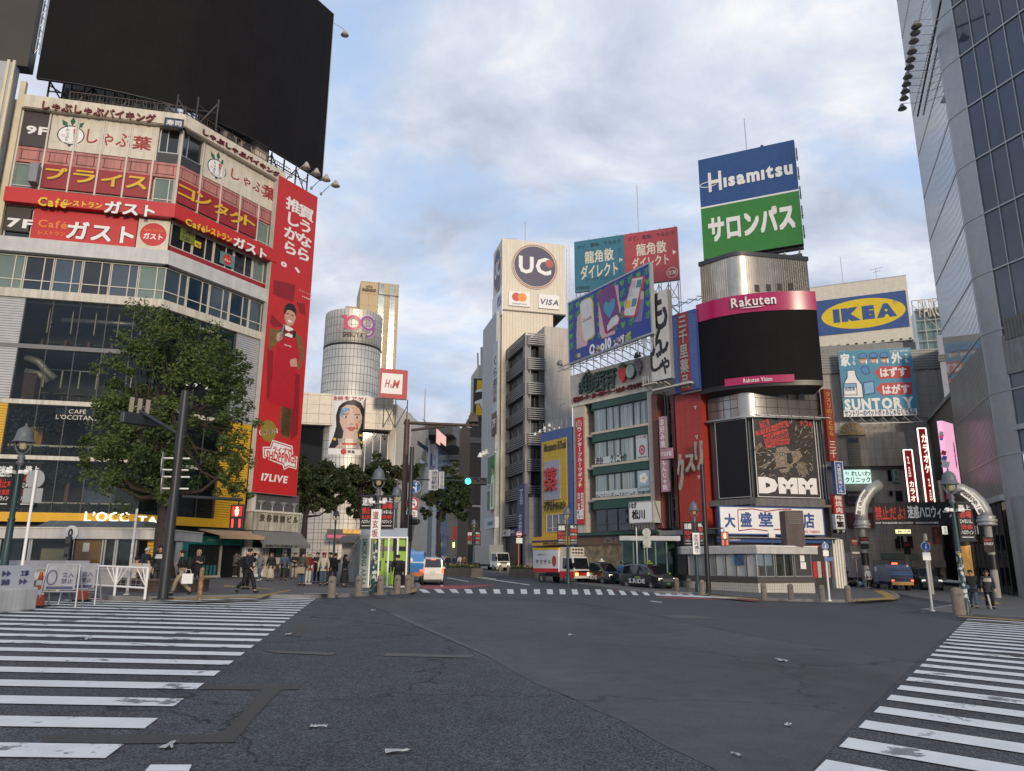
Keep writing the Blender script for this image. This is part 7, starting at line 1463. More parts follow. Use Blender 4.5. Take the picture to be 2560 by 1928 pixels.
for fl in range(11):
 z0=9.9+4.72*fl-.35
 for k in range(9):
  u0=1.65+1.33*k;q=MB();low=fl<2
  q.box(u0+.05,.06,z0+.08,u0+1.28,.12,z0+4.66,PANE);wld(q,QF);t.part('window',q)
mb=MB()
for k in range(10):mb.box(1.62+1.33*k,-.04,zq,1.68+1.33*k,.12,62,GV)
for fl in range(12):mb.box(1.6,-.06,9.9+4.72*fl-.35-.06,14,.12,9.9+4.72*fl-.35+.06,GV)
wld(mb,QF);t.part('mullion',mb)
mb=MB();q=MB();q.box(1.6,.3,zq,14,.5,62,BK);q.box(1.6,-.1,15.4,14,.2,18.4,GY);q.box(1.9,-.15,18.0,14,.1,19.6,M('louvre_taupe',(.17,.16,.14),.6,grid=(.08,0,.03,.4)));q.box(1.6,-.3,7.3,14,.3,7.9,SILC);q.box(1.6,-.3,11.2,14,.3,11.6,SILC);wld(q,QF)
for v,f_i,m_i in((q.v,q.f,q.mi),):
 for f,m in zip(f_i,m_i):mb.raw([v[i]for i in f],[tuple(range(len(f)))],q.mats[m])
t.part('spandrel',mb)
mb=MB();mb.box(-14.9,.0,zq-.6,-1.9,.03,6.3,TINT);wld(mb,QL);p=t.part('glass_front',mb);q=MB()
for k in range(9):q.box(-14.9+k*1.6-.03,-.05,zq-.6,-14.9+k*1.6+.03,-.002,6.3,DG)
t.part('mullion',wld(q,QL),parent=p)
mb=MB();mb.box(1.6,.02,zq-.6,14,.05,7.3,TINT);wld(mb,QF);t.part('glass_front',mb)
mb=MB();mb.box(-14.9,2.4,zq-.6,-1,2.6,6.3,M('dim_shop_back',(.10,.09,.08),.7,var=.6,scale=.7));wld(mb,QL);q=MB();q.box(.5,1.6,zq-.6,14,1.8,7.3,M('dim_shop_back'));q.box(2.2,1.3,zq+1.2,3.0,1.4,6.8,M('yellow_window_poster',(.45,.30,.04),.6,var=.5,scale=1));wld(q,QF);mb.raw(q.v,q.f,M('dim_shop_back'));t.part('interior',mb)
mb=MB();mb.lathe([(.75,0),(.75,7.4)],(*QF.w(.9,.4).xy,zq-.3),M('stone_clad_pillar',(.27,.27,.27),.5,var=.1),20);t.part('pillar',mb)
SG(QF,'street_mural','tall dim yellow and black poster behind the ground floor glass',None,None,y=.9,th=.05,m=M('yellow_window_poster'),rect=(2.1,zq+1.0,3.4,6.9),cat='poster')
t=WT_('light_rail','long dark steel rail carrying the row of arm lamps on the mirrored wall','rail',tuple(QL.w(-12.2,-.3,45)));mb=MB();(ra,rz),(rb,rz2)=QL.h(m_(275,690),-.2),QL.h(m_(415,0),-.2);pa,pb=QL.w(ra,-.25,rz),QL.w(rb,-.25,rz2);mb.bar(pa,pb,.09,BW,6);t.part('rail',mb)
LAMPS=[(188,632),(200,570),(208,528),(214,484),(221,440),(230,388),(238,340),(246,298),(256,235),(265,185),(274,140)]
ORD=['lowest','second lowest','third lowest','fourth from the bottom','fifth from the bottom','middle','fifth from the top','fourth from the top','third from the top','second from the top','topmost']
for k,(x,y)in enumerate(LAMPS):
 best=None
 for i in range(60):
  s=i/59*1.0;root=pa.lerp(pb,s)
  for L_ in(1.6,1.9,2.2,2.5,2.8,3.1):
   q=root-QL.n*L_;P_=px(q);tp=m_(x,y);e=(P_[0]-tp[0])**2+(P_[1]-tp[1])**2
   if best is None or e<best[0]:best=(e,root,q)
 FLO(best[2],best[1],ORD[k]+' bell lamp on the long arms of the mirrored glass wall','arm lamps on the mirrored wall',r=.42,m=M('lamp_shade_olive',(.20,.19,.16),.5))
t=TG('brown_wall_building','dark brown side wall building along the right of the side street','building',fac=QL,base=(-22,.6,0));zt=QL.h(k_(1385,1310),.5)[1];mb=MB();mb.box(-40,.5,0,-14.95,5,zt,M('brown_wall',(.13,.11,.095),.7,streak=.2));mb.box(-40,.3,zt,-14.95,.6,zt+.35,GY);t.part('wall',mb)
mb=MB();mb.box(-24,.44,.4,-15.2,.49,3.4,M('amber_lit_shop',(.75,.40,.12),.5,emit=.35,var=.8,scale=.8));mb.box(-40,.40,.2,-24.2,.49,3.2,BK);t.part('shop_front',mb)
mb=MB();mb.ball(tuple(QL.w(-19.5,-.3,3.4)),.16,M('bright_lamp',(1,.72,.3),.5,emit=14,var=0));tt=WT_('wall_lamp','bright warm lamp on the brown wall down the side street','lamp',tuple(QL.w(-19.5,.45,3.4)));tt.part('bulb',mb);mb=MB();mb.bar(QL.w(-19.5,.45,3.4),QL.w(-19.5,-.2,3.4),.03,DG,5);tt.part('bracket',mb)
q=at(x_(197,400),64);LFp=Fac((q.x,q.y),-32);PKL=M('pink_led',(1.0,.50,.70),.5,emit=.7,var=.1,scale=.5)
(ul,zt),(ur,zb_)=LFp.h(x_(130,200)),LFp.h(x_(195,610))
PF2=Fac((q.x,q.y),40)
t=WT_('led_pillar_sign','glowing pink box screen with vertical letters beside the mirrored glass wall','screen',(q.x,q.y,zb_));zt=LFp.h(x_(195,152))[1]
mb=MB();c1,c2,c3=LFp.w(ul),PF2.w(2.4),LFp.w(ul)+PF2.t*2.4;mb.prism(ccw([(q.x,q.y),(c1.x,c1.y),(c3.x,c3.y),(c2.x,c2.y)]),zb_,zt,PKL);t.part('panel',mb)
mb=MB();(ua,zA),(ub,zB)=PF2.h(x_(245,345),-.03),PF2.h(x_(278,485),-.03);r0=[M('led_red',(.8,.03,.1),.5),M('led_blue',(.1,.2,.6),.5)]
for k,ch in enumerate('AiScReam'):zz=zB-.3+(zA-zB+.6)*k/8;mb.text(ch,ua,zz,ub,zz+(zA-zB+.6)/8*.9,-.04,r0[k%2],b=.03,d=.01,rot=90)
wld(mb,PF2);t.part('lettering',mb)
mb=MB();rr=random.Random(4)
for k in range(26):x,z=rr.uniform(ul+.25,-.25),rr.choice((rr.uniform(zt-4,zt-1),rr.uniform(zt-8.5,zt-5)));w=rr.uniform(.12,.35);mb.plate([(x-w,z-w*.6),(x+w*.5,z-w),(x+w,z+w*.5),(x-w*.4,z+w)],-.03-.001*k,None,rr.choice((RED,r0[0],r0[1],WW,M('led_hot_pink',(.85,.1,.3),.5,emit=.3))))
wld(mb,LFp);t.part('picture',mb)
# ================================================================ street furniture
def zat(p,q):return at(p,q.y).z if not isinstance(q,tuple)else at(p,q[1]).z
def ring_post(mb,q,h,r,m,r2=None):mb.bar((0,0,0),(0,0,h),r,m,12,r2)
STK=M('stickered_teal_pole',(.016,.05,.052),.45,var=0)
_nt=STK.node_tree;_n=_nt.nodes.new('ShaderNodeTexVoronoi');_n.inputs['Scale'].default_value=9;_r=_nt.nodes.new('ShaderNodeValToRGB');_r.color_ramp.interpolation='CONSTANT'
for _p,_c in((.0,(.016,.05,.052,1)),(.45,(.5,.5,.48,1)),(.62,(.03,.03,.03,1)),(.72,(.35,.33,.3,1)),(.86,(.4,.3,.05,1)),(.9,(.016,.05,.052,1))):
 _e=_r.color_ramp.elements[0]if _p==0 else(_r.color_ramp.elements[1]if _p==.45 else _r.color_ramp.elements.new(_p));_e.position=_p;_e.color=_c
_sp=_nt.nodes.new('ShaderNodeSeparateColor');_tc=_nt.nodes.new('ShaderNodeTexCoord');_nt.links.new(_tc.outputs['Object'],_n.inputs['Vector']);_nt.links.new(_n.outputs['Color'],_sp.inputs[0]);_nt.links.new(_sp.outputs[0],_r.inputs[0]);_nt.links.new(_r.outputs[0],_nt.nodes['Principled BSDF'].inputs['Base Color'])
BELL=M('bell_grey',(.15,.165,.18),.5,.3,streak=.2);LGL=M('lamp_glass_cream',(.50,.44,.26),.35)
def make_lamp(label,loc,stick):
 t=TG('street_lamp',label,'street lamp',loc=loc,group='bell shaped street lamps');A=STK if stick else TEALP
 mb=MB();mb.lathe([(.17,0),(.17,.5),(.13,.55),(.105,2.4)],(0,0,0),A,14);mb.lathe([(.105,2.4),(.12,2.45),(.09,2.5),(.07,4.25)],(0,0,0),TEALP,12);t.part('pole',mb)
 mb=MB();mb.lathe([(.07,4.22),(.12,4.3),(.12,4.36),(.08,4.42),(.13,4.5),(.08,4.6),(.05,4.66)],(0,0,0),BELL,12);t.part('collar',mb)
 mb=MB()
 for s in(-1,1):mb.sweep([(0,0,4.62),(s*.15,0,4.68),(s*.25,0,4.84),(s*.26,0,5.06)],[.028]*4,BELL,6)
 t.part('yoke',mb);mb=MB();mb.lathe([(.06,4.78),(.11,4.82),(.13,5.08)],(0,0,0),LGL,12);t.part('lantern',mb)
 mb=MB();mb.lathe([(.345,5.03),(.34,5.06),(.29,5.1),(.262,5.24),(.24,5.38),(.18,5.49),(.09,5.55),(.035,5.58),(.04,5.63),(.005,5.70)],(0,0,0),BELL,20);t.part('lamp_shade',mb);return t
LAMPP=[]
def lampspot(p=None,b=None,Y=None,h=KB_):
 if b is not None:return G(b,h)
 q=at(p,Y);return Vector((q.x,q.y,gz(q.x,q.y)+h))
spots=[(lampspot(p=c_(185,150),Y=25),'bell street lamp at the far left beside the construction barrier',0),(lampspot(b=e_(1215,1050)),'bell street lamp covered in stickers beside the green smoking booth',1),(lampspot(p=e_(910,430),Y=70),'small distant bell street lamp in front of the round tower base',0),(lampspot(b=j_(430,1230)),'bell street lamp in front of the white station kiosk',0),(lampspot(b=l_(1240,1478)),'bell street lamp covered in graffiti at the right corner by the crossing',1),(lampspot(p=g_(742,1000),Y=56),'bell street lamp behind the bakery truck',0),(lampspot(p=g_(72,1050),Y=84),'smallest bell street lamp by the far planter on the avenue',0),(lampspot(p=q_(425,250),Y=43),'bell street lamp half hidden behind the rusty mast',0)]
l0=make_lamp(spots[0][1],spots[0][0],False);l1=make_lamp(spots[1][1],spots[1][0],True);LAMPT=[l0,l1]
for q,lab,st in spots[2:]:LAMPT.append((l1 if st else l0).copy(q,0,lab))
FLG=M('black_flag_cloth',(.012,.011,.012),.7);FR=M('flag_red',(.55,.03,.02),.6);FW=M('flag_white',(.72,.72,.70),.6)
def flag(kind,label,loc,w=.62):
 t=TG('banner_flag',label,'flag',loc=loc,group='black no street drinking flags on lamp posts');s=-1 if kind=='a' else 1;u0,u1=(-.14-w,-.14)if s<0 else(.14,.14+w)
 mb=MB();mb.box(u0,-.012,2.82,u1,.012,4.3,FLG);t.part('cloth',mb);mb=MB();mb.bar((0,0,4.32),(s*(w+.2),0,4.32),.018,DG,6);mb.bar((0,0,2.80),(s*(w+.2),0,2.80),.018,DG,6);t.part('rod',mb);mb=MB();y=-.02
 rows=(('迷惑',3.85,4.22,FW),('禁止×',3.48,3.78,FR),('路上飲酒',3.25,3.43,FR),('ハロウィン',3.05,3.22,FW))if kind=='a' else(('路上',4.0,4.22,FW),('酒場',3.7,3.97,FR),('じゃないよ。',3.48,3.66,FW),('渋谷',3.25,3.44,FR),('ハロウィン',3.05,3.22,FW))
 for s_,a,b,m in rows:mb.text(s_,u0+.07,a,u1-.07,b,y,m,b=.05,d=.004)
 mb.box(u0+.08,y,2.93,u1-.08,y+.004,2.96,FW);t.part('lettering',mb);return t
WHERE=['on the far left lamp','on the stickered lamp by the smoking booth','','on the lamp before the white kiosk','on the graffiti lamp at the right corner','on the lamp behind the bakery truck','on the smallest far lamp']
FA=FB=None
for k in(0,1,3,4,5,6):
 q=spots[k][0]
 for kd in 'ab':
  if k==4 and kd=='a':continue
  lab=('black flag with the word nuisance ' if kd=='a' else 'black flag with red and white words ')+WHERE[k]+(', left side' if kd=='a' else ', right side');lab=' '.join(lab.split()[:16])
  pr=FA if kd=='a' else FB
  if pr is None:
   t=flag(kd,lab,q)
   if kd=='a':FA=t
   else:FB=t
  else:pr.copy(q,0,lab)
for k,lab in((1,'white camera box pair on the stickered lamp post by the smoking booth'),(4,'white round camera and box on the graffiti lamp post at the right corner'),(0,'white camera box on the lamp post by the construction barrier')):
 q=spots[k][0];t=TG('security_camera',lab,'camera',loc=q,group='security cameras on lamp posts');mb=MB()
 for s in(-1,1):mb.ball((s*.3,-.1,4.0),.1,WW);mb.box(s*.16-.06,-.2,3.95,s*.16+.06,0,4.06,WW)
 mb.bar((-.3,-.05,3.95),(.3,-.05,3.95),.02,GV,6);t.part('case',mb)
def plate(q,label,z0,z1,w,rows,off=(0,-.2),m=WW,name='street_name_sign',cat='sign'):
 t=TG(name,label,cat,loc=(q.x+off[0],q.y+off[1],q.z));mb=MB();mb.box(-w/2,-.02,z0,w/2,.06,z1,m);t.part('panel',mb,bevel=.02);mb=MB()
 for s,a,b,c,d,mm,v in rows:mb.text(s,a,b,c,d,-.035,mm,v=v,b=.02,d=.01)
 t.part('lettering',mb);return t
TXR=M('faded_text_red',(.30,.06,.05),.6);TXG=M('sign_text_grey',(.10,.10,.11),.6)
q1=spots[1][0];plate(q1,'white slope name plate with faded red kanji on the stickered lamp post',zat(e_(1250,610),q1)-q1.z,zat(e_(1250,370),q1)-q1.z,.46,[('道玄坂',-.16,zat(e_(1250,600),q1)-q1.z,.12,zat(e_(1250,385),q1)-q1.z,TXR,True)])
q1=spots[3][0];plate(q1,'white street name plate with grey kanji on the lamp before the kiosk',zat(j_(400,845),q1)-q1.z,zat(j_(400,625),q1)-q1.z,.46,[('文化村通り',-.14,zat(j_(400,830),q1)-q1.z,.14,zat(j_(400,640),q1)-q1.z,TXG,True)])
def mast(label,base,top,r=.11,m=POLE,arms=(),name='signal_mast',cat='mast'):
 t=TG(name,label,cat,loc=base);h=zat(top,base)-base.z;mb=MB();mb.bar((0,0,0),(0,0,h),r,m,12,r*.8);mb.box(-r*1.5,-r*1.5,0,r*1.5,r*1.5,.04,m);t.part('pole',mb)
 for a,b,rr in arms:
  pa,pb=at(a,base.y)-base,at(b,base.y)-base;mb=MB();mb.bar(pa,pb,rr,m,8);t.part('arm',mb)
 return t
REDL=M('red_signal_light',(1,.03,.01),.4,emit=3.0,var=0);AMB=M('pale_signal_figure',(1,.55,.2),.4,emit=4.0,var=0);GRL=M('green_signal_light',(.05,1,.75),.4,emit=2.6,var=0);DKL=M('dark_signal_lens',(.015,.015,.015),.3)
def pedsig(label,q,s=1.0):
 t=TG('pedestrian_signal',label,'signal',loc=q,group='pedestrian signals showing red');mb=MB();mb.box(-.2*s,-.1,-.72*s,.2*s,.14,0,BK);mb.bar((0,0,0),(0,0,.16),.03,BK,6);t.part('housing',mb,bevel=.02)
 mb=MB();mb.box(-.15*s,-.105,-.34*s,.15*s,-.1,-.05*s,M('dim_red_lens',(.5,.01,.01),.4,emit=.8,var=0));t.part('lens',mb);mb=MB();mb.disc(0,-.10*s,.035*s,.035*s,-.112,None,AMB,10);mb.plate([(-.06*s,-.15*s),(-.05*s,-.25*s),(-.035*s,-.33*s),(.035*s,-.33*s),(.05*s,-.25*s),(.06*s,-.15*s)],-.112,None,AMB);t.part('figure',mb)
 mb=MB();mb.box(-.13*s,-.105,-.66*s,-.08*s,-.1,-.42*s,REDL);mb.box(.08*s,-.105,-.66*s,.13*s,-.1,-.42*s,REDL);t.part('countdown',mb);return t
b1=G(c_(1405,1378),KB_);mast('tall charcoal signal mast with two arms in front of the big tree',b1,b_(1225,972),.17,POLE,[(b_(1190,1275),b_(880,1090),.07),(c_(1575,490),c_(2095,516),.055)])
pedsig('red standing figure signal hanging from the mast by the big tree',at(c_(2062,560),b1.y),1.15)
q=at(b_(900,1130),b1.y);t=TG('traffic_signal','dark vehicle signal seen from behind on the charcoal mast arm','signal',loc=q,rz=.9);mb=MB();mb.box(-.62,-.12,-.35,.62,.12,.05,BK);t.part('housing',mb,bevel=.04);mb=MB()
for k in range(3):mb.box(-.4+k*.28,-.02,.08,-.26+k*.28,.02,.6,M('sign_back_tan',(.30,.26,.20),.6))
t.part('back_plate',mb)
for k,(yy,lab)in enumerate(((1440,'upper edge on round road sign bracketed to the charcoal mast'),(1560,'lower edge on round road sign bracketed to the charcoal mast'))):
 q=at(b_(1045,yy),b1.y);t=TG('road_sign',lab,'road sign',loc=q,rz=1.92,group='edge on road signs on the charcoal mast');mb=MB();mb.disc(0,0,.42,.42,-.01,.01,GV,24);t.part('disc',mb);mb=MB();qq=at(b_(1160,yy-20),b1.y)-q;mb.bar((0,.02,.2),(-.2,-.85,.2),.03,WW,6);mb.bar((0,.02,-.2),(-.2,-.85,-.2),.03,WW,6);t.part('bracket',mb)
b2=G(j_(540,1246),KB_);mast('tall black signal mast in front of the station kiosk',b2,i_(430,1368),.15,BK,[(j_(490,585),j_(690,575),.04)])
pedsig('red standing figure signal hanging from the mast before the kiosk',at(j_(697,612),b2.y),1.2)
b3=G(e_(1438,992),KB_);mast('rusty brown mast with a long horizontal arm and brace',b3,d_(1485,1183),.2,BW,[(d_(1440,1208),d_(2035,1232),.10),(d_(1500,1268),d_(1762,1236),.08)])
q=at(d_(1998,1215),b3.y);t=TG('traffic_camera','brown camera box at the end of the rusty mast arm','camera',loc=q);mb=MB();mb.box(-.28,-.35,.05,.28,.35,.45,BW);mb.box(-.2,-.3,.45,.14,.3,.62,BW);t.part('case',mb,bevel=.03);mb=MB();mb.bar((0,0,-.1),(0,0,.05),.1,BW,8);mb.sweep([(-.3,0,.3),(-.5,0,.0),(-.4,0,-.2),(-.1,0,-.25)],[.03]*4,GV,6);t.part('bracket',mb)
b4=G(e_(1488,1000),KB_);mast('charcoal signal mast with a thin arm carrying the green light',b4,p_(725,815),.15,POLE,[(p_(740,1370),p_(1640,1398),.045),(q_(620,620),q_(800,620),.06)])
q=at(p_(1800,1410),b4.y);t=TG('traffic_signal','horizontal vehicle signal glowing green above the avenue','signal',loc=q);mb=MB();mb.box(-.72,-.1,-.22,.62,.12,.22,BK);t.part('housing',mb,bevel=.06)
for k in range(3):mb=MB();mb.disc(-.46+k*.42,0,.17,.17,-.12,-.1,GRL if k==0 else DKL,24);t.part('lens',mb);mb=MB();mb.ring(-.46+k*.42,0,.19,.19,.02,-.3,-.1,BK,20,0,180);t.part('visor',mb)
q=at(q_(650,650),b4.y);t=TG('traffic_signal','dark vehicle signals seen from the side on the charcoal mast','signal',loc=q,rz=1.3);mb=MB();mb.box(-.5,-.15,-.9,.1,.15,.6,BK);mb.box(-.2,-.6,.1,.1,-.15,.35,BK);t.part('housing',mb,bevel=.05)
for nm,lab,x0,x1,y0,y1,tx in(('crossing_name_sign','grey white crossing name board with navy kanji on the thin signal arm',985,1145,1210,1558,'渋谷駅前'),('crossing_name_sign','narrower white board with kana beside the crossing name board',1160,1250,1240,1530,'スクランブル式')):
 q=at(p_((x0+x1)/2,y0),b4.y-.15);qb=at(p_((x0+x1)/2,y1),b4.y-.15);w=(x1-x0)/6.9125/1852*b4.y;h=q.z-qb.z;t=TG(nm,lab,'sign',loc=q);mb=MB();mb.box(-w/2,-.02,-h,w/2,.04,0,M('board_pale_grey',(.42,.43,.43),.5));t.part('panel',mb);mb=MB();mb.text(tx,-.12 if len(tx)<5 else-.08,-h*.97,.25 if len(tx)<5 else.12,-.04*h,-.035,M('board_navy_text',(.04,.06,.12),.5),v=True,b=.02,d=.01)
 if len(tx)<5:mb.text('Shibuya Sta.',-.32,-.55*h,-.18,-.45*h,-.035,TXG,d=.01,rot=-90)
 t.part('lettering',mb)
RSB=M('road_sign_blue',(.015,.11,.36),.4);RSR=M('road_sign_red',(.45,.012,.02),.4)
q=at(p_(740,1505),b3.y-.3);r=105/6.9125/1852*b3.y;t=TG('road_sign','round blue sign with white left and straight arrows on the rusty mast','road sign',loc=q);mb=MB();mb.disc(0,0,r,r,-.01,.02,WW,32);mb.disc(0,0,r*.95,r*.95,-.014,None,RSB,32);t.part('disc',mb);mb=MB();S=lambda pts:[(x*r,z*r)for x,z in pts]
mb.plate(S([(.12,-.8),(.3,-.8),(.3,.35),(.5,.35),(.22,.8),(-.06,.35),(.12,.35)]),-.02,None,WW);mb.plate(S([(.12,-.45),(.12,-.2),(-.1,.02),(-.3,.05),(-.3,.25),(-.72,-.05),(-.3,-.35),(-.3,-.15),(-.12,-.17)]),-.021,None,WW);t.part('arrows',mb)
q=at(q_(700,270),b3.y-.3);r=112/6.9125/1852*b3.y;t=TG('road_sign','round red rimmed no U-turn sign on the rusty mast','road sign',loc=q);mb=MB();mb.disc(0,0,r,r,-.01,.02,WW,32);mb.ring(0,0,r*.97,r*.97,r*.26,-.014,None,RSR,32);t.part('disc',mb);mb=MB()
mb.plate(S([(-.34,-.5),(-.2,-.5),(-.2,.2),(-.34,.2)]),-.015,None,RSB);mb.ring(0,.2*r,.34*r,.34*r,.14*r,-.0155,None,RSB,16,0,180);mb.plate(S([(.08,0),(.27,-.42),(.46,0)]),-.016,None,RSB);mb.plate(S([(-.52,.44),(-.44,.52),(.52,-.44),(.44,-.52)]),-.02,None,RSR);t.part('arrow',mb)
q=at(q_(685,445),b3.y-.3);plate(Vector((q.x,q.y,0)),'small white plate reading 8-20 with a red double arrow',q.z-.2,q.z+.2,.66,[('8―20',-.2,q.z-.02,.2,q.z+.13,BK,False),('←→',-.24,q.z-.16,.24,q.z-.04,RSR,False)],off=(0,0),name='road_sign',cat='road sign')
q=at(c_(220,900),24);base=Vector((q.x,q.y,gz(q.x,q.y)+.02));t=mast('white post with the blank back of a round road sign at far left',base,c_(308,262),.05,WW,(),'road_sign','road sign');z1=zat(c_(290,335),base)-base.z;mb=MB();mb.disc(-.04,z1,.30,.30,.05,.07,GV,28);t.part('disc',mb);mb=MB();z2=zat(c_(265,475),base)-base.z;mb.box(-.36,.05,z2-.25,.26,.07,z2+.22,GV);t.part('back_plate',mb)
b=G(c_(1095,1340),KB_);mast('thin white sticker marked post between the guard rail and the planter',b,c_(1205,595),.055,M('stickered_white_post',(.5,.5,.5),.5,var=.4,scale=9),(),'sign_post','post')
b=at(c_(570,1135),31.5);b=Vector((b.x,b.y,gz(b.x,b.y)+KB_));t=mast('black exit marker post with a white disc numbered 0',b,c_(600,835),.16,BK,(),'exit_marker','sign');z1=zat(c_(612,803),b)-b.z;mb=MB();mb.disc(0,z1,.30,.30,-.05,.05,WW,28);t.part('disc',mb);mb=MB();mb.text('0',-.1,z1-.18,.1,z1+.18,-.07,BK,b=.03,d=.01)
for k in range(4):mb.box(-.1,-.18,.5+k*.42,.1,-.165,.78+k*.42,TXG)
t.part('lettering',mb)
for bp,tp,lab,st in((j_(1778,1322),j_(1735,900),'white post with a blue pedestrian sign at the kiosk corner',0),(l_(985,1452),l_(940,1060),'stickered white post with a blue pedestrian sign at the right pavement tip',1)):
 b=G(bp,KB_);t=mast(lab,b,(tp[0],tp[1]-45),.05,M('stickered_white_post')if st else WW,(),'road_sign','road sign');h=zat((tp[0],tp[1]-45),b)-b.z;k_s=b.y/1852;r=(33/4.096 if not st else 33/2.975)*k_s*1.0
 z1=(zat(j_(1712,762),b)if not st else zat(l_(935,973),b))-b.z;mb=MB();mb.disc(0,z1,r,r,-.08,-.05,WW,28);mb.disc(0,z1,r*.93,r*.93,-.084,None,RSB,28);t.part('disc',mb);mb=MB();mb.disc(.02,z1+r*.45,r*.13,r*.13,-.09,None,WW,10);mb.plate([(-.1*r,z1+.25*r),(-.25*r,z1-.7*r),(0,z1-.25*r),(.25*r,z1-.7*r),(.15*r,z1+.25*r)],-.09,None,WW);t.part('figure',mb)
 mb=MB();mb.box(-r*.85,-.08,z1-r*2.9,r*.85,-.05,z1-r*1.2,WW)
 if not st:mb.box(-r*.6,-.085,z1-r*4.3,r*2.0,-.05,z1-r*3.2,RSB)
 t.part('plate',mb)
for p,bp,lab in((g_(1315,1125),g_(1318,1350),'grey post with two blank round sign backs before the glass entrance'),(g_(1245,1110),g_(1245,1345),'plain white post left of the two round sign backs')):
 b=at(bp,55);b.z=gz(b.x,b.y)+KB_;t=mast(lab,b,(p[0],p[1]-8),.05,GV if p[0]>1600 else WW,(),'road_sign' if p[0]>1600 else 'sign_post','road sign' if p[0]>1600 else 'post')
 if p[0]>1600:
  for yy in(1125,1200):z1=zat(g_(1315,yy),b)-b.z;mb=MB();mb.disc(0,z1,.31,.31,-.08,-.05,PA,24);mb.box(-.3,-.1,z1-.33,.3,-.05,z1-.25,PA);t.part('disc',mb)
b=at(v_(685,1440),80);b.z=gz(b.x,b.y)+KB_;t=mast('red and white post with a round red stop sign before the bank',b,v_(740,780),.07,M('red_white_post',(.5,.12,.1),.5,var=.3),(),'road_sign','road sign');z1=zat(v_(755,838),b)-b.z;mb=MB();mb.disc(.05,z1,.32,.32,-.12,-.08,RSR,8);mb.ring(.05,z1,.3,.3,.03,-.125,None,WW,8);mb.box(-.2,-.125,z1-.07,.3,-.12,z1+.07,WW);t.part('disc',mb);mb=MB();mb.box(-.25,-.12,z1-.95,.4,-.09,z1-.4,WW);t.part('plate',mb)
GRN_=M('granite_bollard',(.20,.165,.13),.85,var=.35,scale=14,bump=.4,bscale=70)
def bollard(label,q,s=1.0):
 t=TG('bollard',label,'bollard',loc=q,group='granite bollards along the kerbs');mb=MB();mb.lathe([(.15,0),(.148,.68),(.14,.74),(.11,.785),(.06,.81),(.01,.815)],(0,0,0),GRN_,16,sx=1,sy=.8);t.part('post',mb);mb=MB();mb.disc(0,.6,.05,.05,-.124,-.11,DG,10);t.part('emblem',mb);return t
BP=[(e_(872,1090),'stone bollard beside the storm drain on the left pavement'),(e_(1092,1070),'stone bollard between the storm drain and the stickered lamp'),(e_(1270,1062),'stone bollard just right of the stickered lamp'),(e_(1407,1056),'stone bollard left of the rusty mast foot'),(e_(1493,1050),'stone bollard in front of the charcoal mast foot'),(e_(1522,1004),'stone bollard behind the one at the charcoal mast foot'),(j_(215,1215),'stone bollard nearest the black taxi at the right kerb'),(j_(340,1228),'second stone bollard from the black taxi'),(j_(476,1256),'stone bollard between the kiosk lamp and the black mast'),(j_(1110,1305),'stone bollard left of centre in front of the kiosk tiles'),(j_(1385,1315),'stone bollard in front of the kiosk right tiles'),(j_(1705,1328),'stone bollard left of the blue sign post'),(j_(1973,1330),'rightmost stone bollard before the side street'),(l_(1188,1480),'stone bollard touching the graffiti lamp post'),(v_(322,1605),'stone bollard left of two in front of the grey truck'),(v_(480,1600),'stone bollard right of two in front of the grey truck')]
bo=None
for k,(p,lab)in enumerate(BP):
 q=G(p,KB_)if k<14 else Vector((at(p,82).x,82,gz(at(p,82).x,82)+KB_))
 bo2=bollard(lab,q)if bo is None else bo.copy(q,0,lab);bo=bo or bo2
 if k==13:bo2.o.scale=(1.55,1.55,1.25)
b=G(c_(1722,1386),KB_);t=TG('marker_post','short rusty orange post plastered with stickers at the crossing edge','post',loc=b);mb=MB();mb.lathe([(.075,0),(.075,1.0),(.05,1.04),(.01,1.06)],(0,0,0),M('rusty_stickers',(.32,.17,.07),.7,var=.9,scale=12),12);t.part('post',mb)
b=G(j_(1037,1232),KB_);t=TG('marker_post','yellow guide sign board strapped to a dark post at the kiosk corner','sign',loc=b);h=zat(j_(1020,968),b)-b.z;mb=MB();mb.box(-.2,-.12,.02,.2,-.06,h,YEL);t.part('panel',mb);mb=MB();mb.text('歩行喫煙禁止',-.12,.2,.12,h-.2,-.135,BK,v=True,d=.01);t.part('lettering',mb);mb=MB();mb.bar((0,0,0),(0,0,h+1.4),.08,POLE,8);t.part('post',mb)
CONC=M('barrier_concrete',(.50,.50,.49),.8,streak=.2);qa,qb=G(c_(232,1470)),G(c_(-260,1520));d=(qb-qa);d.z=0
t=TG('concrete_barrier','white concrete barrier block wrapped in printed sheets at far left','barrier',loc=qa,rz=math.atan2(d.y,d.x)+math.pi);L_=d.length;mb=MB();mb.box(-L_,-.25,0,0,.35,.62,CONC);t.part('block',mb,bevel=.05);mb=MB();mb.box(-L_,-.1,.62,-.05,.1,1.2,M('white_sheet',(.50,.50,.54),.7,var=.15));t.part('sheet',mb);mb=MB()
for k in range(9):mb.text(('▶▶','渋谷','工事')[k%3],-.7-.75*(k%5),.7+.22*(k//5),-.35-.75*(k%5),.85+.22*(k//5),-.12,M('sheet_ink',(.06,.06,.14),.6),b=.03,d=.01)
t.part('lettering',mb)
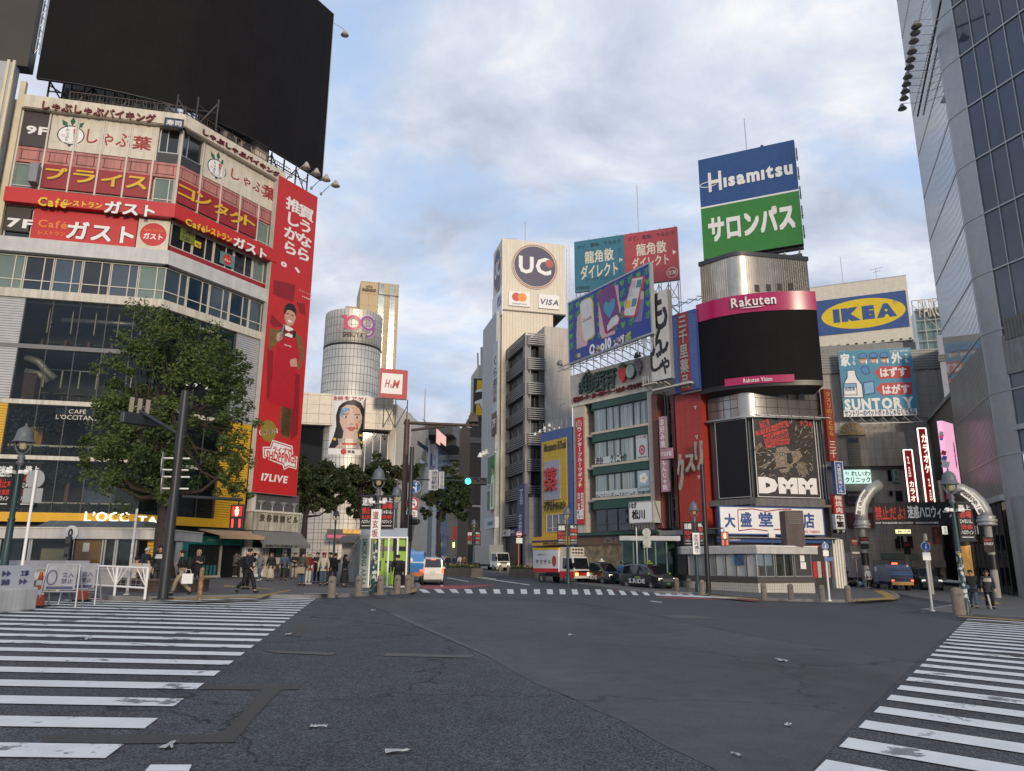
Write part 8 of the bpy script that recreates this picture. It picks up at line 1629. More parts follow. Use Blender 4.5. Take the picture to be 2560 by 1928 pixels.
qa,qb=G(c_(735,1300),KB_),G(c_(-250,1345),KB_);d=qb-qa;d.z=0;t=TG('site_rail','long white double rail barrier behind the cones at far left','barrier',loc=qa,rz=math.atan2(d.y,d.x)+math.pi);L_=d.length;mb=MB();mb.box(-L_,-.04,.88,0,.04,1.12,M('white_sheet'));t.part('rail',mb);mb=MB();mb.box(-L_,-.03,.5,0,.03,.7,WW);t.part('rail',mb);mb=MB();mb.box(-L_,.2,0,0,.5,.42,M('tan_hoarding',(.42,.38,.28),.8));t.part('plinth',mb)
for k in range(6):mb=MB();mb.box(-.1-k*1.3,.02,0,0-k*1.3,.1,1.1,WW);t.part('post',mb)
ORG=M('cone_orange',(.55,.07,.015),.5);CW=M('cone_reflective_white',(.62,.62,.60),.4)
def cone(label,q,s):
 t=TG('traffic_cone',label,'traffic cone',loc=q,group='orange traffic cones');mb=MB();mb.box(-.2*s,-.2*s,0,.2*s,.2*s,.04*s,M('cone_base_black',(.02,.02,.02),.6));t.part('base',mb);mb=MB()
 for z0,z1,m in((.04,.26,ORG),(.26,.36,CW),(.36,.46,ORG),(.46,.56,CW),(.56,.74,ORG)):mb.lathe([(.155-.17*z0,z0),(.155-.17*z1,z1)],(0,0,0),m,18)
 mb.v=[(x*s,y*s,z*s)for x,y,z in mb.v];t.part('cone',mb);return t
co=cone('orange cone with white bands nearest the concrete barrier',G(c_(315,1445)),1.35);co.copy(G(c_(705,1392)),.4,'orange cone half behind the second striped notice frame');co.copy(G(e_(1022,922),KB_),0,'small orange cone standing by the smoking booth canopy')
for x,y,lab in((490,1450,'left steel notice frame with a white no entry sheet by the cones'),(665,1428,'right steel notice frame with a white no entry sheet by the cones')):
 q=G(c_(x,y));t=TG('notice_frame',lab,'barrier',loc=q,rz=.15,group='steel notice frames by the cones');mb=MB();w=.52
 for s in(-1,1):mb.bar((s*w,-.05,0),(s*w*.85,.1,1.22),.03,GV,6);mb.bar((s*w*.9,.65,0),(s*w*.85,.1,1.2),.025,GV,6)
 mb.bar((-w*.85,.1,1.22),(w*.85,.1,1.22),.03,GV,6);mb.bar((-w*.95,.02,.45),(w*.95,.02,.45),.02,GV,6);t.part('frame',mb);mb=MB();mb.hexa([(-w*.82,-.02,.5),(w*.82,-.02,.5),(w*.82,.0,.5),(-w*.82,.0,.5),(-w*.78,.06,1.2),(w*.78,.06,1.2),(w*.78,.08,1.2),(-w*.78,.08,1.2)],M('notice_sheet',(.30,.31,.33),.6,var=.2,scale=4));t.part('sheet',mb);mb=MB()
 mb.v=[];mb.ring(-.25,.85,.15,.22,.035,-.03,None,M('sheet_ink'),16);mb.text('立入\n禁止',.02,.68,.34,1.0,-.03,M('sheet_ink'),b=.02,d=.003);mb.box(-.36,-.031,.52,.36,-.03,.6,M('sheet_ink'));mb.v=[(x,y+.08*(z-.5)/.7,z)for x,y,z in mb.v];t.part('lettering',mb)
qa,qb=G(c_(735,1330),KB_),G(c_(1250,1365),KB_);d=qb-qa;t=TG('guard_rail','white pipe guard rail with fan shaped braces on the left pavement','guard rail',loc=qa,rz=math.atan2(d.y,d.x));L_=math.hypot(d.x,d.y);dz=d.z/L_;mb=MB()
for k in range(3):
 x=L_*k/2;mb.bar((x,0,dz*x-.05),(x,0,dz*x+1.0),.045,WW,8)
t.part('post',mb);mb=MB()
for h in(.98,.32):mb.bar((0,0,h),(L_,0,h+dz*L_),.035,WW,8)
t.part('rail',mb);mb=MB()
for k in range(2):
 for s in(0,1):
  x0=L_*(k+s)/2;e=(1 if s==0 else-1)
  for a in(.25,.55):mb.bar((x0,0,.35+dz*x0),(x0+e*a,0,.95+dz*x0),.02,WW,6)
for k in range(13):x=L_*k/12;mb.bar((x,0,.34+dz*x),(x,0,.95+dz*x),.006,GV,4)
for k in range(4):mb.bar((0,0,.42+k*.14),(L_,0,.42+k*.14+dz*L_),.006,GV,4)
t.part('mesh_panel',mb)
TREEB=G(c_(1400,1302),KB_);t=TG('tree_planter','round brown tiled planter seat around the big tree','planter',loc=TREEB);mb=MB();mb.lathe([(1.75,-.1),(1.75,.42),(1.8,.43),(1.8,.5),(1.3,.5),(1.25,.4)],(0,0,0),M('brown_planter_tile',(.10,.075,.065),.7,var=.2,grid=(.18,.12,.015,.6)),32);t.part('wall',mb);mb=MB();mb.lathe([(1.3,.36),(.02,.42)],(0,0,0),M('soil',(.04,.03,.022),.95),24);t.part('soil',mb)
# ---- station kiosk on the left
KL=fac_at(c_(1100,1000),35,3);(ul,zt),(ur,zb_)=KL.h(c_(-200,748)),KL.h(c_(1352,858));z0=KL.gz(0)+KB_;zs=KL.h(c_(600,1110))[1]
t=TG('station_kiosk','low white station entrance kiosk with a rounded end and tinted windows','kiosk',fac=KL,base=(-6,0,z0));KW=M('kiosk_white_panel',(.55,.53,.50),.5,streak=.12,grid=(3.2,0,.03,.3))
r=.7;pl_=[(ul-6,0),(ur-r,0)]+[(ur-r+r*math.sin(a),r-r*math.cos(a))for a in[math.pi/2*i/6 for i in range(1,7)]]+[(ur,6),(ul-6,6)]
mb=MB();mb.prism(pl_,zb_,zt-.06,KW);mb.prism([(x+(.05 if x>ur-r else 0),y-(.05 if y<.1 else 0))for x,y in pl_],zt-.06,zt,CR_);t.part('parapet',mb)
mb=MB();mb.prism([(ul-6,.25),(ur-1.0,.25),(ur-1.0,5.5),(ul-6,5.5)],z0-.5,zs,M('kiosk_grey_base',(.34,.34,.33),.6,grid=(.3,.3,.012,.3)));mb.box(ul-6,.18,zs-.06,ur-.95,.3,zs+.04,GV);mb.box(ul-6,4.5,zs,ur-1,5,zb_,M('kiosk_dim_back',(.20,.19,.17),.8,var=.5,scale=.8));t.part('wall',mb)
xw=lambda x:KL.h(c_(x,1000))[0]
for a,b in((-420,-60),(-40,220),(235,590),(600,860),(880,970),(985,1150)):mb=MB();mb.box(xw(a),.24,zs+.04,xw(b),.27,zb_-.01,SHOPG);p=t.part('window',mb);mb=MB();mb.box(xw(a)-.03,.18,zs+.04,xw(a)+.04,.235,zb_,GV);mb.box(xw(b)-.04,.18,zs+.04,xw(b)+.03,.235,zb_,GV);t.part('frame',mb,parent=p)
mb=MB();mb.box(xw(290),.3,zs+.05,xw(540),.36,zb_-.25,BK);mb.box(xw(320),.28,zs+.1,xw(520),.30,zb_-.45,M('beige_blind'));mb.box(xw(610),.3,zs,xw(850),.36,zb_-.02,M('amber_board',(.40,.20,.03),.6,var=.25));mb.box(xw(680),.27,zs+.75,xw(735),.30,zs+1.15,WW);mb.box(xw(870),.45,zs,xw(1150),.5,zb_,M('dim_glass_back',(.06,.07,.07),.4,var=.6));mb.box(xw(60),.4,zs,xw(130),.5,zb_-.2,M('dark_teal_panel',(.02,.05,.06),.5));t.part('interior',mb)
mb=MB();(ua,zA),(ub,_)=KL.h(c_(205,690)),KL.h(c_(1165,700));mb.hexa([(ua,.8,zt),(ub,.8,zt),(ub,3.2,zt),(ua,3.2,zt),(ua+.3,1.6,zA+.05),(ub-.1,1.6,zA+.05),(ub-.1,2.6,zA+.05),(ua+.3,2.6,zA+.05)],M('skylight_glass',(.10,.11,.12),.1,spec=.8,grid=(1.9,0,.06,-.8)));t.part('skylight',mb)
mb=MB();mb.box(xw(1215),.6,z0,xw(1345),.7,zb_-.05,LOUVY);t.part('shutter',mb)
# ---- station kiosk on the right
kc,kr,kl=G(j_(1050,1236),KB_),G(j_(1632,1242),KB_),G(j_(330,1186),KB_);kp=[(kl.x,kl.y),(kc.x,kc.y),(kr.x,kr.y)];dv=Vector((-.25,.97)).normalized()*4.2;kb=[(kr.x+dv.x,kr.y+dv.y),(kl.x+dv.x+1.5,kl.y+dv.y+.5)]
t=WT_('station_kiosk','low white tiled station entrance kiosk with a flat white roof on the right corner','kiosk',tuple(kc));zt=at(j_(1050,752),kc.y-.4).z;zb_=at(j_(1050,835),kc.y-.4).z;zs=at(j_(1050,1075),kc.y).z;zl=at(j_(1050,1140),kc.y).z
def grow(d):
 c=Vector((kc.x,kc.y+2));return ccw([((p[0]-c.x)*(1+d)+c.x,(p[1]-c.y)*(1+d)+c.y)for p in kp+kb])
WT=M('white_square_tile',(.56,.53,.47),.35,var=.08);b_nt=WT.node_tree
mb=MB();mb.prism(grow(0),kc.z-.9,zl,WT);t.part('tiled_base',mb);mb=MB();mb.prism(grow(.02),zl,zs,M('kiosk_brown_sill',(.09,.075,.07),.5));mb.prism(grow(.09),zb_,zt-.05,KW);mb.prism(grow(.10),zt-.05,zt+.02,WW);t.part('roof',mb);mb=MB();mb.prism(grow(-.35),zs,zb_,M('kiosk_dim_back'));t.part('core_wall',mb)
FLk=Fac(kp[0],math.degrees(math.atan2(kc.y-kl.y,kc.x-kl.x)));FRk=Fac((kc.x,kc.y),math.degrees(math.atan2(kr.y-kc.y,kr.x-kc.x)))
wl_,wr_=(kc-kl).length,(kr-kc).length;jm=M('tile_joint',(.16,.14,.12),.8);mb=MB()
for f,w in((FLk,wl_),(FRk,wr_)):
 q=MB()
 for k in range(int(w/.2)+1):q.box(k*.2-.006,-.004,kc.z-.5,k*.2+.006,0,zl-.002,jm)
 for k in range(8):q.box(0,-.004,zl-.2*k-.006,w,0,zl-.2*k+.006,jm)
 wld(q,f);mb.raw(q.v,q.f,jm)
t.part('tile_joints',mb)
for f,w,n in((FLk,wl_,7),(FRk,wr_,3)):
 for k in range(n):
  a,b=w*k/n+.05,w*(k+1)/n-.05;dark=f is FRk and k==2
  WN(t,f,a,b,zs,zb_,.12,(.5,)if f is FRk and k<2 else(),None,gm=M('dark_grey_panel',(.06,.06,.06),.5)if dark else(M('roller_shutter',(.33,.33,.32),.5,.2,grid=(0,.09,.02,.3))if f is FLk and k in(0,1,2)else(M('white_blind_panel',(.50,.50,.47),.5)if f is FLk else SHOPG)),fm=GV,fw=.05)
mb=MB();q=MB();q.box(wl_*.70,.03,zs+.75,wl_*.82,.06,zs+1.5,M('sea_poster',(.06,.14,.26),.5,var=.6,scale=2));wld(q,FLk);mb.raw(q.v,q.f,M('sea_poster'));t.part('poster',mb);mb=MB();q=MB();q.box(wr_*.78,.03,zs+.5,wr_*.88,.06,zs+.95,WW);q.box(wr_*.78,.03,zs+1.0,wr_*.86,.06,zs+1.4,WW);wld(q,FRk);t.part('notice',q)
tt=WT_('vent_chimney','rusty brown ventilation chimney standing on the kiosk roof','chimney',tuple(at(j_(1440,750),kc.y+1.2)));q0,q1=at(j_(1345,752),kc.y+1.2),at(j_(1415,395),kc.y+1.2);mb=MB();mb.box(q0.x,kc.y+1.2,zt,q0.x+1.25,kc.y+2.3,q1.z,M('rust_brown_clad',(.09,.06,.05),.6,var=.3,streak=.3));tt.part('shaft',mb);mb=MB()
for k in range(6):mb.box(q0.x+.15,kc.y+1.17,q1.z-.25-k*.13,q0.x+1.1,kc.y+1.2,q1.z-.18-k*.13,BK)
tt.part('louvre',mb)
q=at(j_(1185,690),kc.y+.5);tt=WT_('roof_camera','grey camera unit with curved cable on the kiosk roof','camera',(q.x,q.y,zt));mb=MB();mb.bar((q.x,q.y,zt),(q.x,q.y,q.z+.1),.05,DG,8);mb.box(q.x-.2,q.y-.15,q.z+.1,q.x+.2,q.y+.15,q.z+.4,GV);mb.sweep([(q.x+.2,q.y,q.z+.2),(q.x+.7,q.y,q.z+.1),(q.x+.75,q.y,zt+.15),(q.x+.2,q.y,zt+.05)],[.03]*4,BK,6);tt.part('case',mb)
GF=fac_at(g_(1330,1350),58,-8);(ul,zt),(ur,_)=GF.h(g_(1135,1150)),GF.h(g_(1530,1150));z0=GF.gz(0)+KB_-.3;t=TG('glass_entrance','green tinted glass station entrance with a flat steel roof behind the taxis','station entrance',fac=GF,base=(0,1.5,z0));mb=MB();mb.box(ul-.2,-.4,zt-.35,ur+.2,4,zt,GV);t.part('roof',mb);GGL=glass('green_clear_glass',(.42,.60,.52),refl=.9)
for k in range(5):a=ul+(ur-ul)*k/5;mb=MB();mb.box(a+.06,0,z0,a+(ur-ul)/5-.06,.03,zt-.36,GGL);t.part('window',mb);mb=MB();mb.box(a-.05,-.06,z0,a+.05,.1,zt-.36,M('green_steel_post',(.12,.20,.17),.5,.4));t.part('post',mb)
mb=MB();mb.box(ul,3.2,z0,ur,3.4,zt-.36,M('dim_green_back',(.10,.14,.12),.7,var=.5));t.part('back_wall',mb)
SB=fac_at(e_(1190,950),40,8);(us,zt),(ur,zb_)=SB.h(e_(1192,590)),SB.h(e_(1478,965));z0=gz(-8,40)+KB_;LIME=M('lime_print',(.24,.44,.02),.5);t=TG('smoking_booth','smoking booth with lime green skyline panels and lattice side wall','booth',fac=SB,base=(1.5,0,z0))
mb=MB();n=4;w=(ur-us)/n
for k in range(n+1):mb.box(us+w*k-.04,-.05,z0,us+w*k+.04,.05,zt,WW)
mb.box(us,-.06,zt-.08,ur,.06,zt,WW);mb.box(us,-.06,z0,ur,.06,z0+.1,PA);t.part('frame',mb)
for k in range(n):mb=MB();mb.box(us+w*k+.05,.0,z0+.1,us+w*(k+1)-.05,.02,zt-.1,SHOPG);t.part('window',mb)
mb=MB();rb=random.Random(8)
for k in range(9):x=us+.1+k*(ur-us-.4)/9;h=(.5,1.0,.7,1.35,1.1,.6,.9,.45,.7)[k];mb.box(x,-.025,z0+.15,x+(ur-us)/10,-.005,z0+.15+h,LIME)
for x in(.06,.38,.72):x*=ur-us;mb.box(us+x,-.024,zt-1.25,us+x+.5,-.004,zt-.75,LIME);mb.box(us+x,-.024,zt-.5,us+x+.45,-.004,zt-.15,LIME)
t.part('skyline_print',mb);mb=MB();mb.box(us-.5,-.04,z0,us-.05,.0,zt+.1,M('booth_grey',(.30,.32,.31),.5));t.part('corner_panel',mb);mb=MB();mb.text('SMOKING AREA',us-.27-1.2,(z0+zt)/2-.13,us-.27+1.2,(z0+zt)/2+.13,-.06,M('booth_dark_green',(.02,.10,.06),.5),b=.03,d=.01,rot=-90);t.part('lettering',mb)
mb=MB();p0,p1=SB.w(us-.5),G(e_(1062,945),KB_);ff=Fac((p1.x,p1.y),math.degrees(math.atan2(p0.y-p1.y,p0.x-p1.x)));q=MB();LL=(Vector((p1.x,p1.y,0))-Vector((p0.x,p0.y,0))).length;LT=M('booth_lattice',(.34,.38,.33),.6)
for k in range(int(LL/.16)):q.box(k*.16,-.03,z0,k*.16+.07,.03,zt-.15,LT)
for k in range(20):q.box(0,-.02,z0+k*.14,LL,.02,z0+k*.14+.03,LT)
wld(q,ff);iv=Matrix.Rotation(-SB.a,4,'Z');q.v=[tuple(iv@(Vector(v)-SB.P))for v in q.v];t.part('lattice_wall',q);mb=MB();mb.box(us-.5,.1,zt,ur,3,zt+.45,M('frosted_blue_glass',(.28,.34,.44),.3));t.part('canopy_glass',mb)
cf=fac_at(e_(1000,700),47,8);(ul,zt),(ur,_)=cf.h(e_(940,575)),cf.h(e_(1075,640));z0=cf.gz(0)+KB_;t=TG('bus_shelter','grey canopy shelter wall behind the smoking booth','shelter',fac=cf,base=((ul+ur)/2,1,z0));mb=MB();mb.hexa([(ul,-.5,zt-.5),(ur,-.5,zt-.5),(ur,2.5,zt-.1),(ul,2.5,zt-.1),(ul,-.5,zt-.4),(ur,-.5,zt-.4),(ur,2.5,zt),(ul,2.5,zt)],M('charcoal_canopy',(.06,.06,.06),.6));t.part('roof',mb);mb=MB();mb.box(ul+.1,1,z0,ur,1.15,zt-.45,PA);t.part('wall',mb)
LF_=M('hedge_green',(.035,.06,.02),.8,var=.6,scale=8)
for a,b,Y,lab,sd in((e_(1788,845),e_(2012,870),72,'brown tiled planter with low shrubs beyond the white van',1),(v_(490,1600),v_(1000,1640),74,'stone planter with low flowers left of the bakery truck',2)):
 qa,qb=at(a,Y),at(b,Y-4);qa.z,qb.z=gz(qa.x,qa.y)+KB_,gz(qb.x,qb.y)+KB_;d=qb-qa;L_=math.hypot(d.x,d.y);t=TG('planter',lab,'planter',loc=qa,rz=math.atan2(d.y,d.x));mb=MB();mb.box(0,0,-.3,L_,1.2,.55,M('planter_stone',(.13,.11,.09),.8,var=.3,grid=(.6,.3,.02,.4)));t.part('box',mb);mb=MB();rr=random.Random(sd);LC(mb,[(rr.uniform(.05,L_-.05),rr.uniform(.05,1.1),.52+abs(rr.gauss(0,.18)))for k in range(900)],.07,LF_,rr);LC(mb,[(rr.uniform(.05,L_-.05),rr.uniform(.0,.7),.75+rr.uniform(0,.15))for k in range(60)],.05,YEL,rr);t.part('shrub',mb)
# ---- side street arch with its black banner
ARC=M('arch_silver',(.40,.415,.41),.45,.3,streak=.15);yl=G(l_(505,1285),KB_);yr=G(l_(1470,1352),KB_)
def horn(label,base,pts,rad,capr,plate_i):
 t=WT_('street_arch',label,'arch',tuple(base));P_=[at(l_(*p),base.y)for p in pts];mb=MB();mb.sweep([P_[0]]+P_,[rad[0]]+rad,ARC,16);t.part('horn',mb);mb=MB();c=P_[0]
 mb.lathe([(.34,-.45),(.62,-.4),(.62,-.3),(.5,-.25),(.66,-.15),(.66,-.02),(.5,.05),(.6,.15),(.5,.25)],c,ARC,20);t.part('collar',mb);mb=MB();mb.lathe([(.24,0),(.24,c.z-.4-base.z)],base,M('arch_post_pale',(.36,.345,.31),.6,streak=.2),16);mb.lathe([(.3,1.9),(.3,2.9)],base,BK,12);t.part('post',mb)
 e,d=P_[-1],(P_[-1]-P_[-2]).normalized();mb=MB()
 for k in range(3):r=capr*(1-k*.3);mb.bar(e+d*(.02+.02*k),e+d*(.06+.02*k),r,(GY,ARC,DG)[k],16)
 t.part('end_cap',mb);mb=MB();lm=MB();pv=[at(l_(*p),base.y-.62)for p in plate_i];n=len(pv);off=[]
 for i in range(n):d=(pv[min(i+1,n-1)]-pv[max(i-1,0)]).normalized();off.append(Vector((-d.z,0,d.x))*.27)
 mb.raw([p+o for p,o in zip(pv,off)]+[p-o for p,o in zip(pv,off)],[(i,i+1,n+i+1,n+i)for i in range(n-1)],WW);pp=t.part('name_plate',mb);s='渋谷センター街';d0=pv[-1]-pv[0]
 for i,ch in enumerate(s):
  u=(i+.5)/len(s)*(n-1);j=min(int(u),n-2);c0=pv[j].lerp(pv[j+1],u-j);dd=(pv[j+1]-pv[j]).normalized();vs,fs=glyph(ch,.05);ex=Vector((-dd.z,0,dd.x));up=-dd
  if ex.x<0:ex=-ex
  lm.raw([c0+Vector((0,-.03-.001*(k//max(1,LAY.get((ch,.05),1))),0))+ex*(x-.5)*.36+up*(z-.38)*.36 for k,(x,z)in enumerate(vs)],fs,BK)
 t.part('lettering',lm,parent=pp);return t
horn('left silver horn of the side street arch with its curved name plate',yl,[(462,800),(455,730),(462,660),(490,595),(530,545),(592,510)],[.5,.5,.5,.49,.47,.45],.45,[(500,560),(465,610),(447,660),(437,735)])
horn('right silver horn of the side street arch with its curved name plate',yr,[(1388,770),(1368,700),(1330,640),(1270,585),(1200,548),(1115,530)],[.46,.46,.45,.44,.42,.4],.4,[(1205,560),(1260,600),(1310,650),(1352,725)])
BF2=Fac((yl.x,yl.y-.3),math.degrees(math.atan2(yr.y-yl.y,yr.x-yl.x)));BF2=Fac((yl.x,yl.y-.3),-12)
SG(BF2,'street_banner','long black cloth banner with red and white kana across the side street arch',l_(535,648),l_(1172,812),y=-.05,th=.05,m=FLG,cat='banner',texts=[('禁止だよ!',l_(552,672),l_(788,775),FR,dict(b=.03)),('迷惑ハロウィーン!',l_(795,668),l_(1160,760),FW,dict(b=.035)),('STOP TROUBLESOME HALLOWEENS',l_(562,790),l_(842,803),FW,dict(b=.02)),('禁止毎日万全予行確認',l_(860,788),l_(1030,802),FW,dict(b=.02))])
for k,(p,tx,lab)in enumerate(((w_(560,985),'ONTO','black wrapped notice on the left arch post'),(x_(512,1075),'STREET','black wrapped notice with red heart on the right arch post'))):b=yl if k==0 else yr;q=at(p,b.y-.34);t=TG('post_notice',lab,'sign',loc=q);mb=MB();mb.box(-.36,0,-.5,.36,.03,.5,FLG);t.part('panel',mb);mb=MB();mb.text('NO',-.25,.2,.25,.38,-.012,FR,b=.03,d=.01);mb.text(tx,-.32,-.05,.32,.12,-.012,FW,b=.02,d=.01);t.part('lettering',mb)
b=at(w_(460,1400),yl.y+4);b.z=gz(b.x,b.y)+KB_;t=mast('red octagon stop sign with plates behind the left arch post',b,w_(460,900),.05,GV,(),'road_sign','road sign');z1=zat(w_(460,960),b)-b.z;mb=MB();mb.disc(0,z1,.33,.33,-.1,-.06,RSR,8);mb.box(-.22,-.105,z1-.07,.22,-.1,z1+.07,WW);t.part('disc',mb);mb=MB();mb.box(-.45,-.1,z1-1.5,.45,-.06,z1-.45,BK);mb.box(-.3,-.11,z1-1.1,.35,-.1,z1-.95,WW);t.part('plate',mb)
for k,(x,yb,lab)in enumerate(((555,1480,'pale side street pole left of the blue garbage truck'),(1190,1500,'pale side street pole between the blue truck and the black van'),(1490,1600,'grey side street pole in front of the black van'))):
 Y=68 if k<2 else 56;b=at(w_(x,yb),Y);b.z=gz(b.x,b.y);t=mast(lab,b,w_(x-10 if k<2 else x-30,860),.16,M('arch_post_pale'),(),'street_pole','post');h=zat(w_(x,1050),b)-b.z;mb=MB();mb.box(-.3,-.2,h-.6,.3,-.15,h+.5,FLG);t.part('notice',mb)
 mb=MB();mb.text('NO',-.2,h+.1,.2,h+.35,-.21,FR,b=.03,d=.008);t.part('lettering',mb)
PAPER=M('crumpled_paper',(.45,.45,.45),.7,var=.15,scale=6)
for k,(p,s,lab)in enumerate(((n_(733,738),.22,'crumpled white plastic bag on the asphalt near the left crosswalk'),(n_(1376,657),.16,'folded white paper scrap on the near asphalt'),(n_(1720,765),.22,'flat oval white wrapper on the near asphalt'),(n_(1250,255),.30,'torn paper strip on the road beyond the near crosswalk end'),(o_(1160,368),.34,'curled white tape lying on the resurfaced road'),(o_(253,257),.26,'small white scrap on the far resurfaced road'),(o_(1195,650),.12,'white paper scrap left of the right crosswalk'),(o_(970,780),.10,'tiny white scrap near the bottom edge of the road'),(n_(1610,150),.3,'thin white strip on the distant road'),(e_(1150,1045),.5,'white sheet lying by the stickered lamp foot'),(n_(375,276),.25,'small scrap on the left crosswalk stripe'))):
 q=G(p,KB_ if k==9 else 0);rr=random.Random(k+30);t=TG('paper_scrap',lab,'litter',loc=q,rz=rr.uniform(0,3));mb=MB();n=7;s*=.8;vs=[(s*(i/(n-1)-.5)*1.3,s*(j/(n-1)-.5)*.7*(.6+.4*math.sin(i*.9+1)),.015+abs(rr.gauss(0,.008+s*.02)))for j in range(n)for i in range(n)]
 mb.raw(vs,[(j*n+i,j*n+i+1,(j+1)*n+i+1,(j+1)*n+i)for j in range(n-1)for i in range(n-1)],PAPER,True);t.part('sheet',mb)
# ================================================================ vehicles (front along local +x)
def CPT(n,c,r=.25):
 m=M(n,c,r,var=.03,spec=.6);m.node_tree.nodes['Principled BSDF'].inputs['Coat Weight'].default_value=.6;return m
CBK=CPT('taxi_black_paint',(.012,.012,.014));CWT=CPT('car_pearl_white',(.62,.60,.55));AUTOG=M('car_window_glass',(.012,.014,.016),.04,spec=.8,var=0);TYRE=M('tyre_rubber',(.018,.018,.018),.8);RIMM=M('alloy_rim',(.40,.40,.41),.35,.7);CHR=M('chrome',(.6,.6,.6),.15,.95,var=0)
HLT=M('lit_headlight',(1,.86,.62),.3,emit=1.6,var=0);TLT=M('lit_tail_lamp',(1,.10,.03),.3,emit=2.2,var=0);ORL=M('lit_amber_lamp',(1,.45,.08),.3,emit=3,var=0);PLT=M('plate_pale',(.60,.62,.56),.5)
def wheel(t,x,y,r=.31,w=.19):
 mb=MB();s=1 if y>0 else-1;n=20
 vs=[(x+rr*math.cos(2*math.pi*k/n),yy,r+rr*math.sin(2*math.pi*k/n))for rr,yy in((r*.62,y-s*w),(r*.93,y-s*w),(r,y-s*w*.8),(r,y-s*w*.2),(r*.93,y),(r*.62,y-s*.01))for k in range(n)]
 mb.raw(vs,[(i*n+k,i*n+(k+1)%n,(i+1)*n+(k+1)%n,(i+1)*n+k)for i in range(5)for k in range(n)],TYRE,True);p=t.part('wheel',mb)
 mb=MB();mb.raw([(x+r*.64*math.cos(2*math.pi*k/n),y-s*.03,r+r*.64*math.sin(2*math.pi*k/n))for k in range(n)],[tuple(range(n))],DG)
 for k in range(6):a=math.pi*k/3;mb.bar((x,y-s*.02,r),(x+r*.6*math.cos(a),y-s*.02,r+r*.6*math.sin(a)),.028,RIMM,5)
 mb.bar((x,y-s*.04,r),(x,y-s*.0,r),r*.16,RIMM,8);t.part('rim',mb,parent=p)
def carbody(t,st,paint,splits,W):
 """st: stations (x, z sill, z belt, z roof, half width, half roof width); glass spans between stations"""
 mb=MB();R=[]
 for x,z0,zb,zr,w,wr in st:R.append([(x,-w*.93,z0),(x,-w,z0+(zb-z0)*.35),(x,-w*.985,zb),(x,-wr,max(zb+.001,zr-.07)),(x,-wr*.86,max(zb+.002,zr)),(x,wr*.86,max(zb+.002,zr)),(x,wr,max(zb+.001,zr-.07)),(x,w*.985,zb),(x,w,z0+(zb-z0)*.35),(x,w*.93,z0)])
 n=10;vs=[p for r in R for p in r];mb.raw(vs,[(i*n+k,i*n+(k+1)%n,(i+1)*n+(k+1)%n,(i+1)*n+k)for i in range(len(R)-1)for k in range(n)],paint);mb.raw(vs[:n],[tuple(range(n))],paint);mb.raw(vs[-n:],[tuple(reversed(range(n)))],paint)
 o=t.part('body',mb,bevel=.03)
 def quad(a,b,c,d,k=.012):return(a,b,c,d)
 for(i,f0,f1)in splits['side']:
  for s in(2,6):
   a,b=(2,3)if s==2 else(7,6);q=MB();A,B,C_,D_=[Vector(R[i][a]),Vector(R[i+1][a]),Vector(R[i+1][b]),Vector(R[i][b])]
   P=lambda u,v:(A.lerp(B,u)).lerp(D_.lerp(C_,u),v)+Vector((0,-.012 if s==2 else.012,0));q.raw([P(f0,.10),P(f1,.10),P(f1,.93),P(f0,.93)],[(0,1,2,3)],AUTOG);t.part('window',q)
 for(i,nm)in splits['cross']:
  q=MB();A,B=[Vector(v)for v in R[i]],[Vector(v)for v in R[i+1]];lo,hi=(i,i+1)if R[i][4][2]<R[i+1][4][2]else(i+1,i);L_,H_=R[lo],R[hi];d=.015*(1 if R[lo][0][0]>R[hi][0][0]else-1)
  mid=lambda p,q_,v:Vector(p).lerp(Vector(q_),v)+Vector((d,0,.012));q.raw([mid(L_[4],H_[4],.08)+Vector((0,-.03,0)),mid(L_[5],H_[5],.08)+Vector((0,.03,0)),mid(L_[5],H_[5],.95),mid(L_[4],H_[4],.95)],[(0,1,2,3)],AUTOG);t.part(nm,q)
 return R
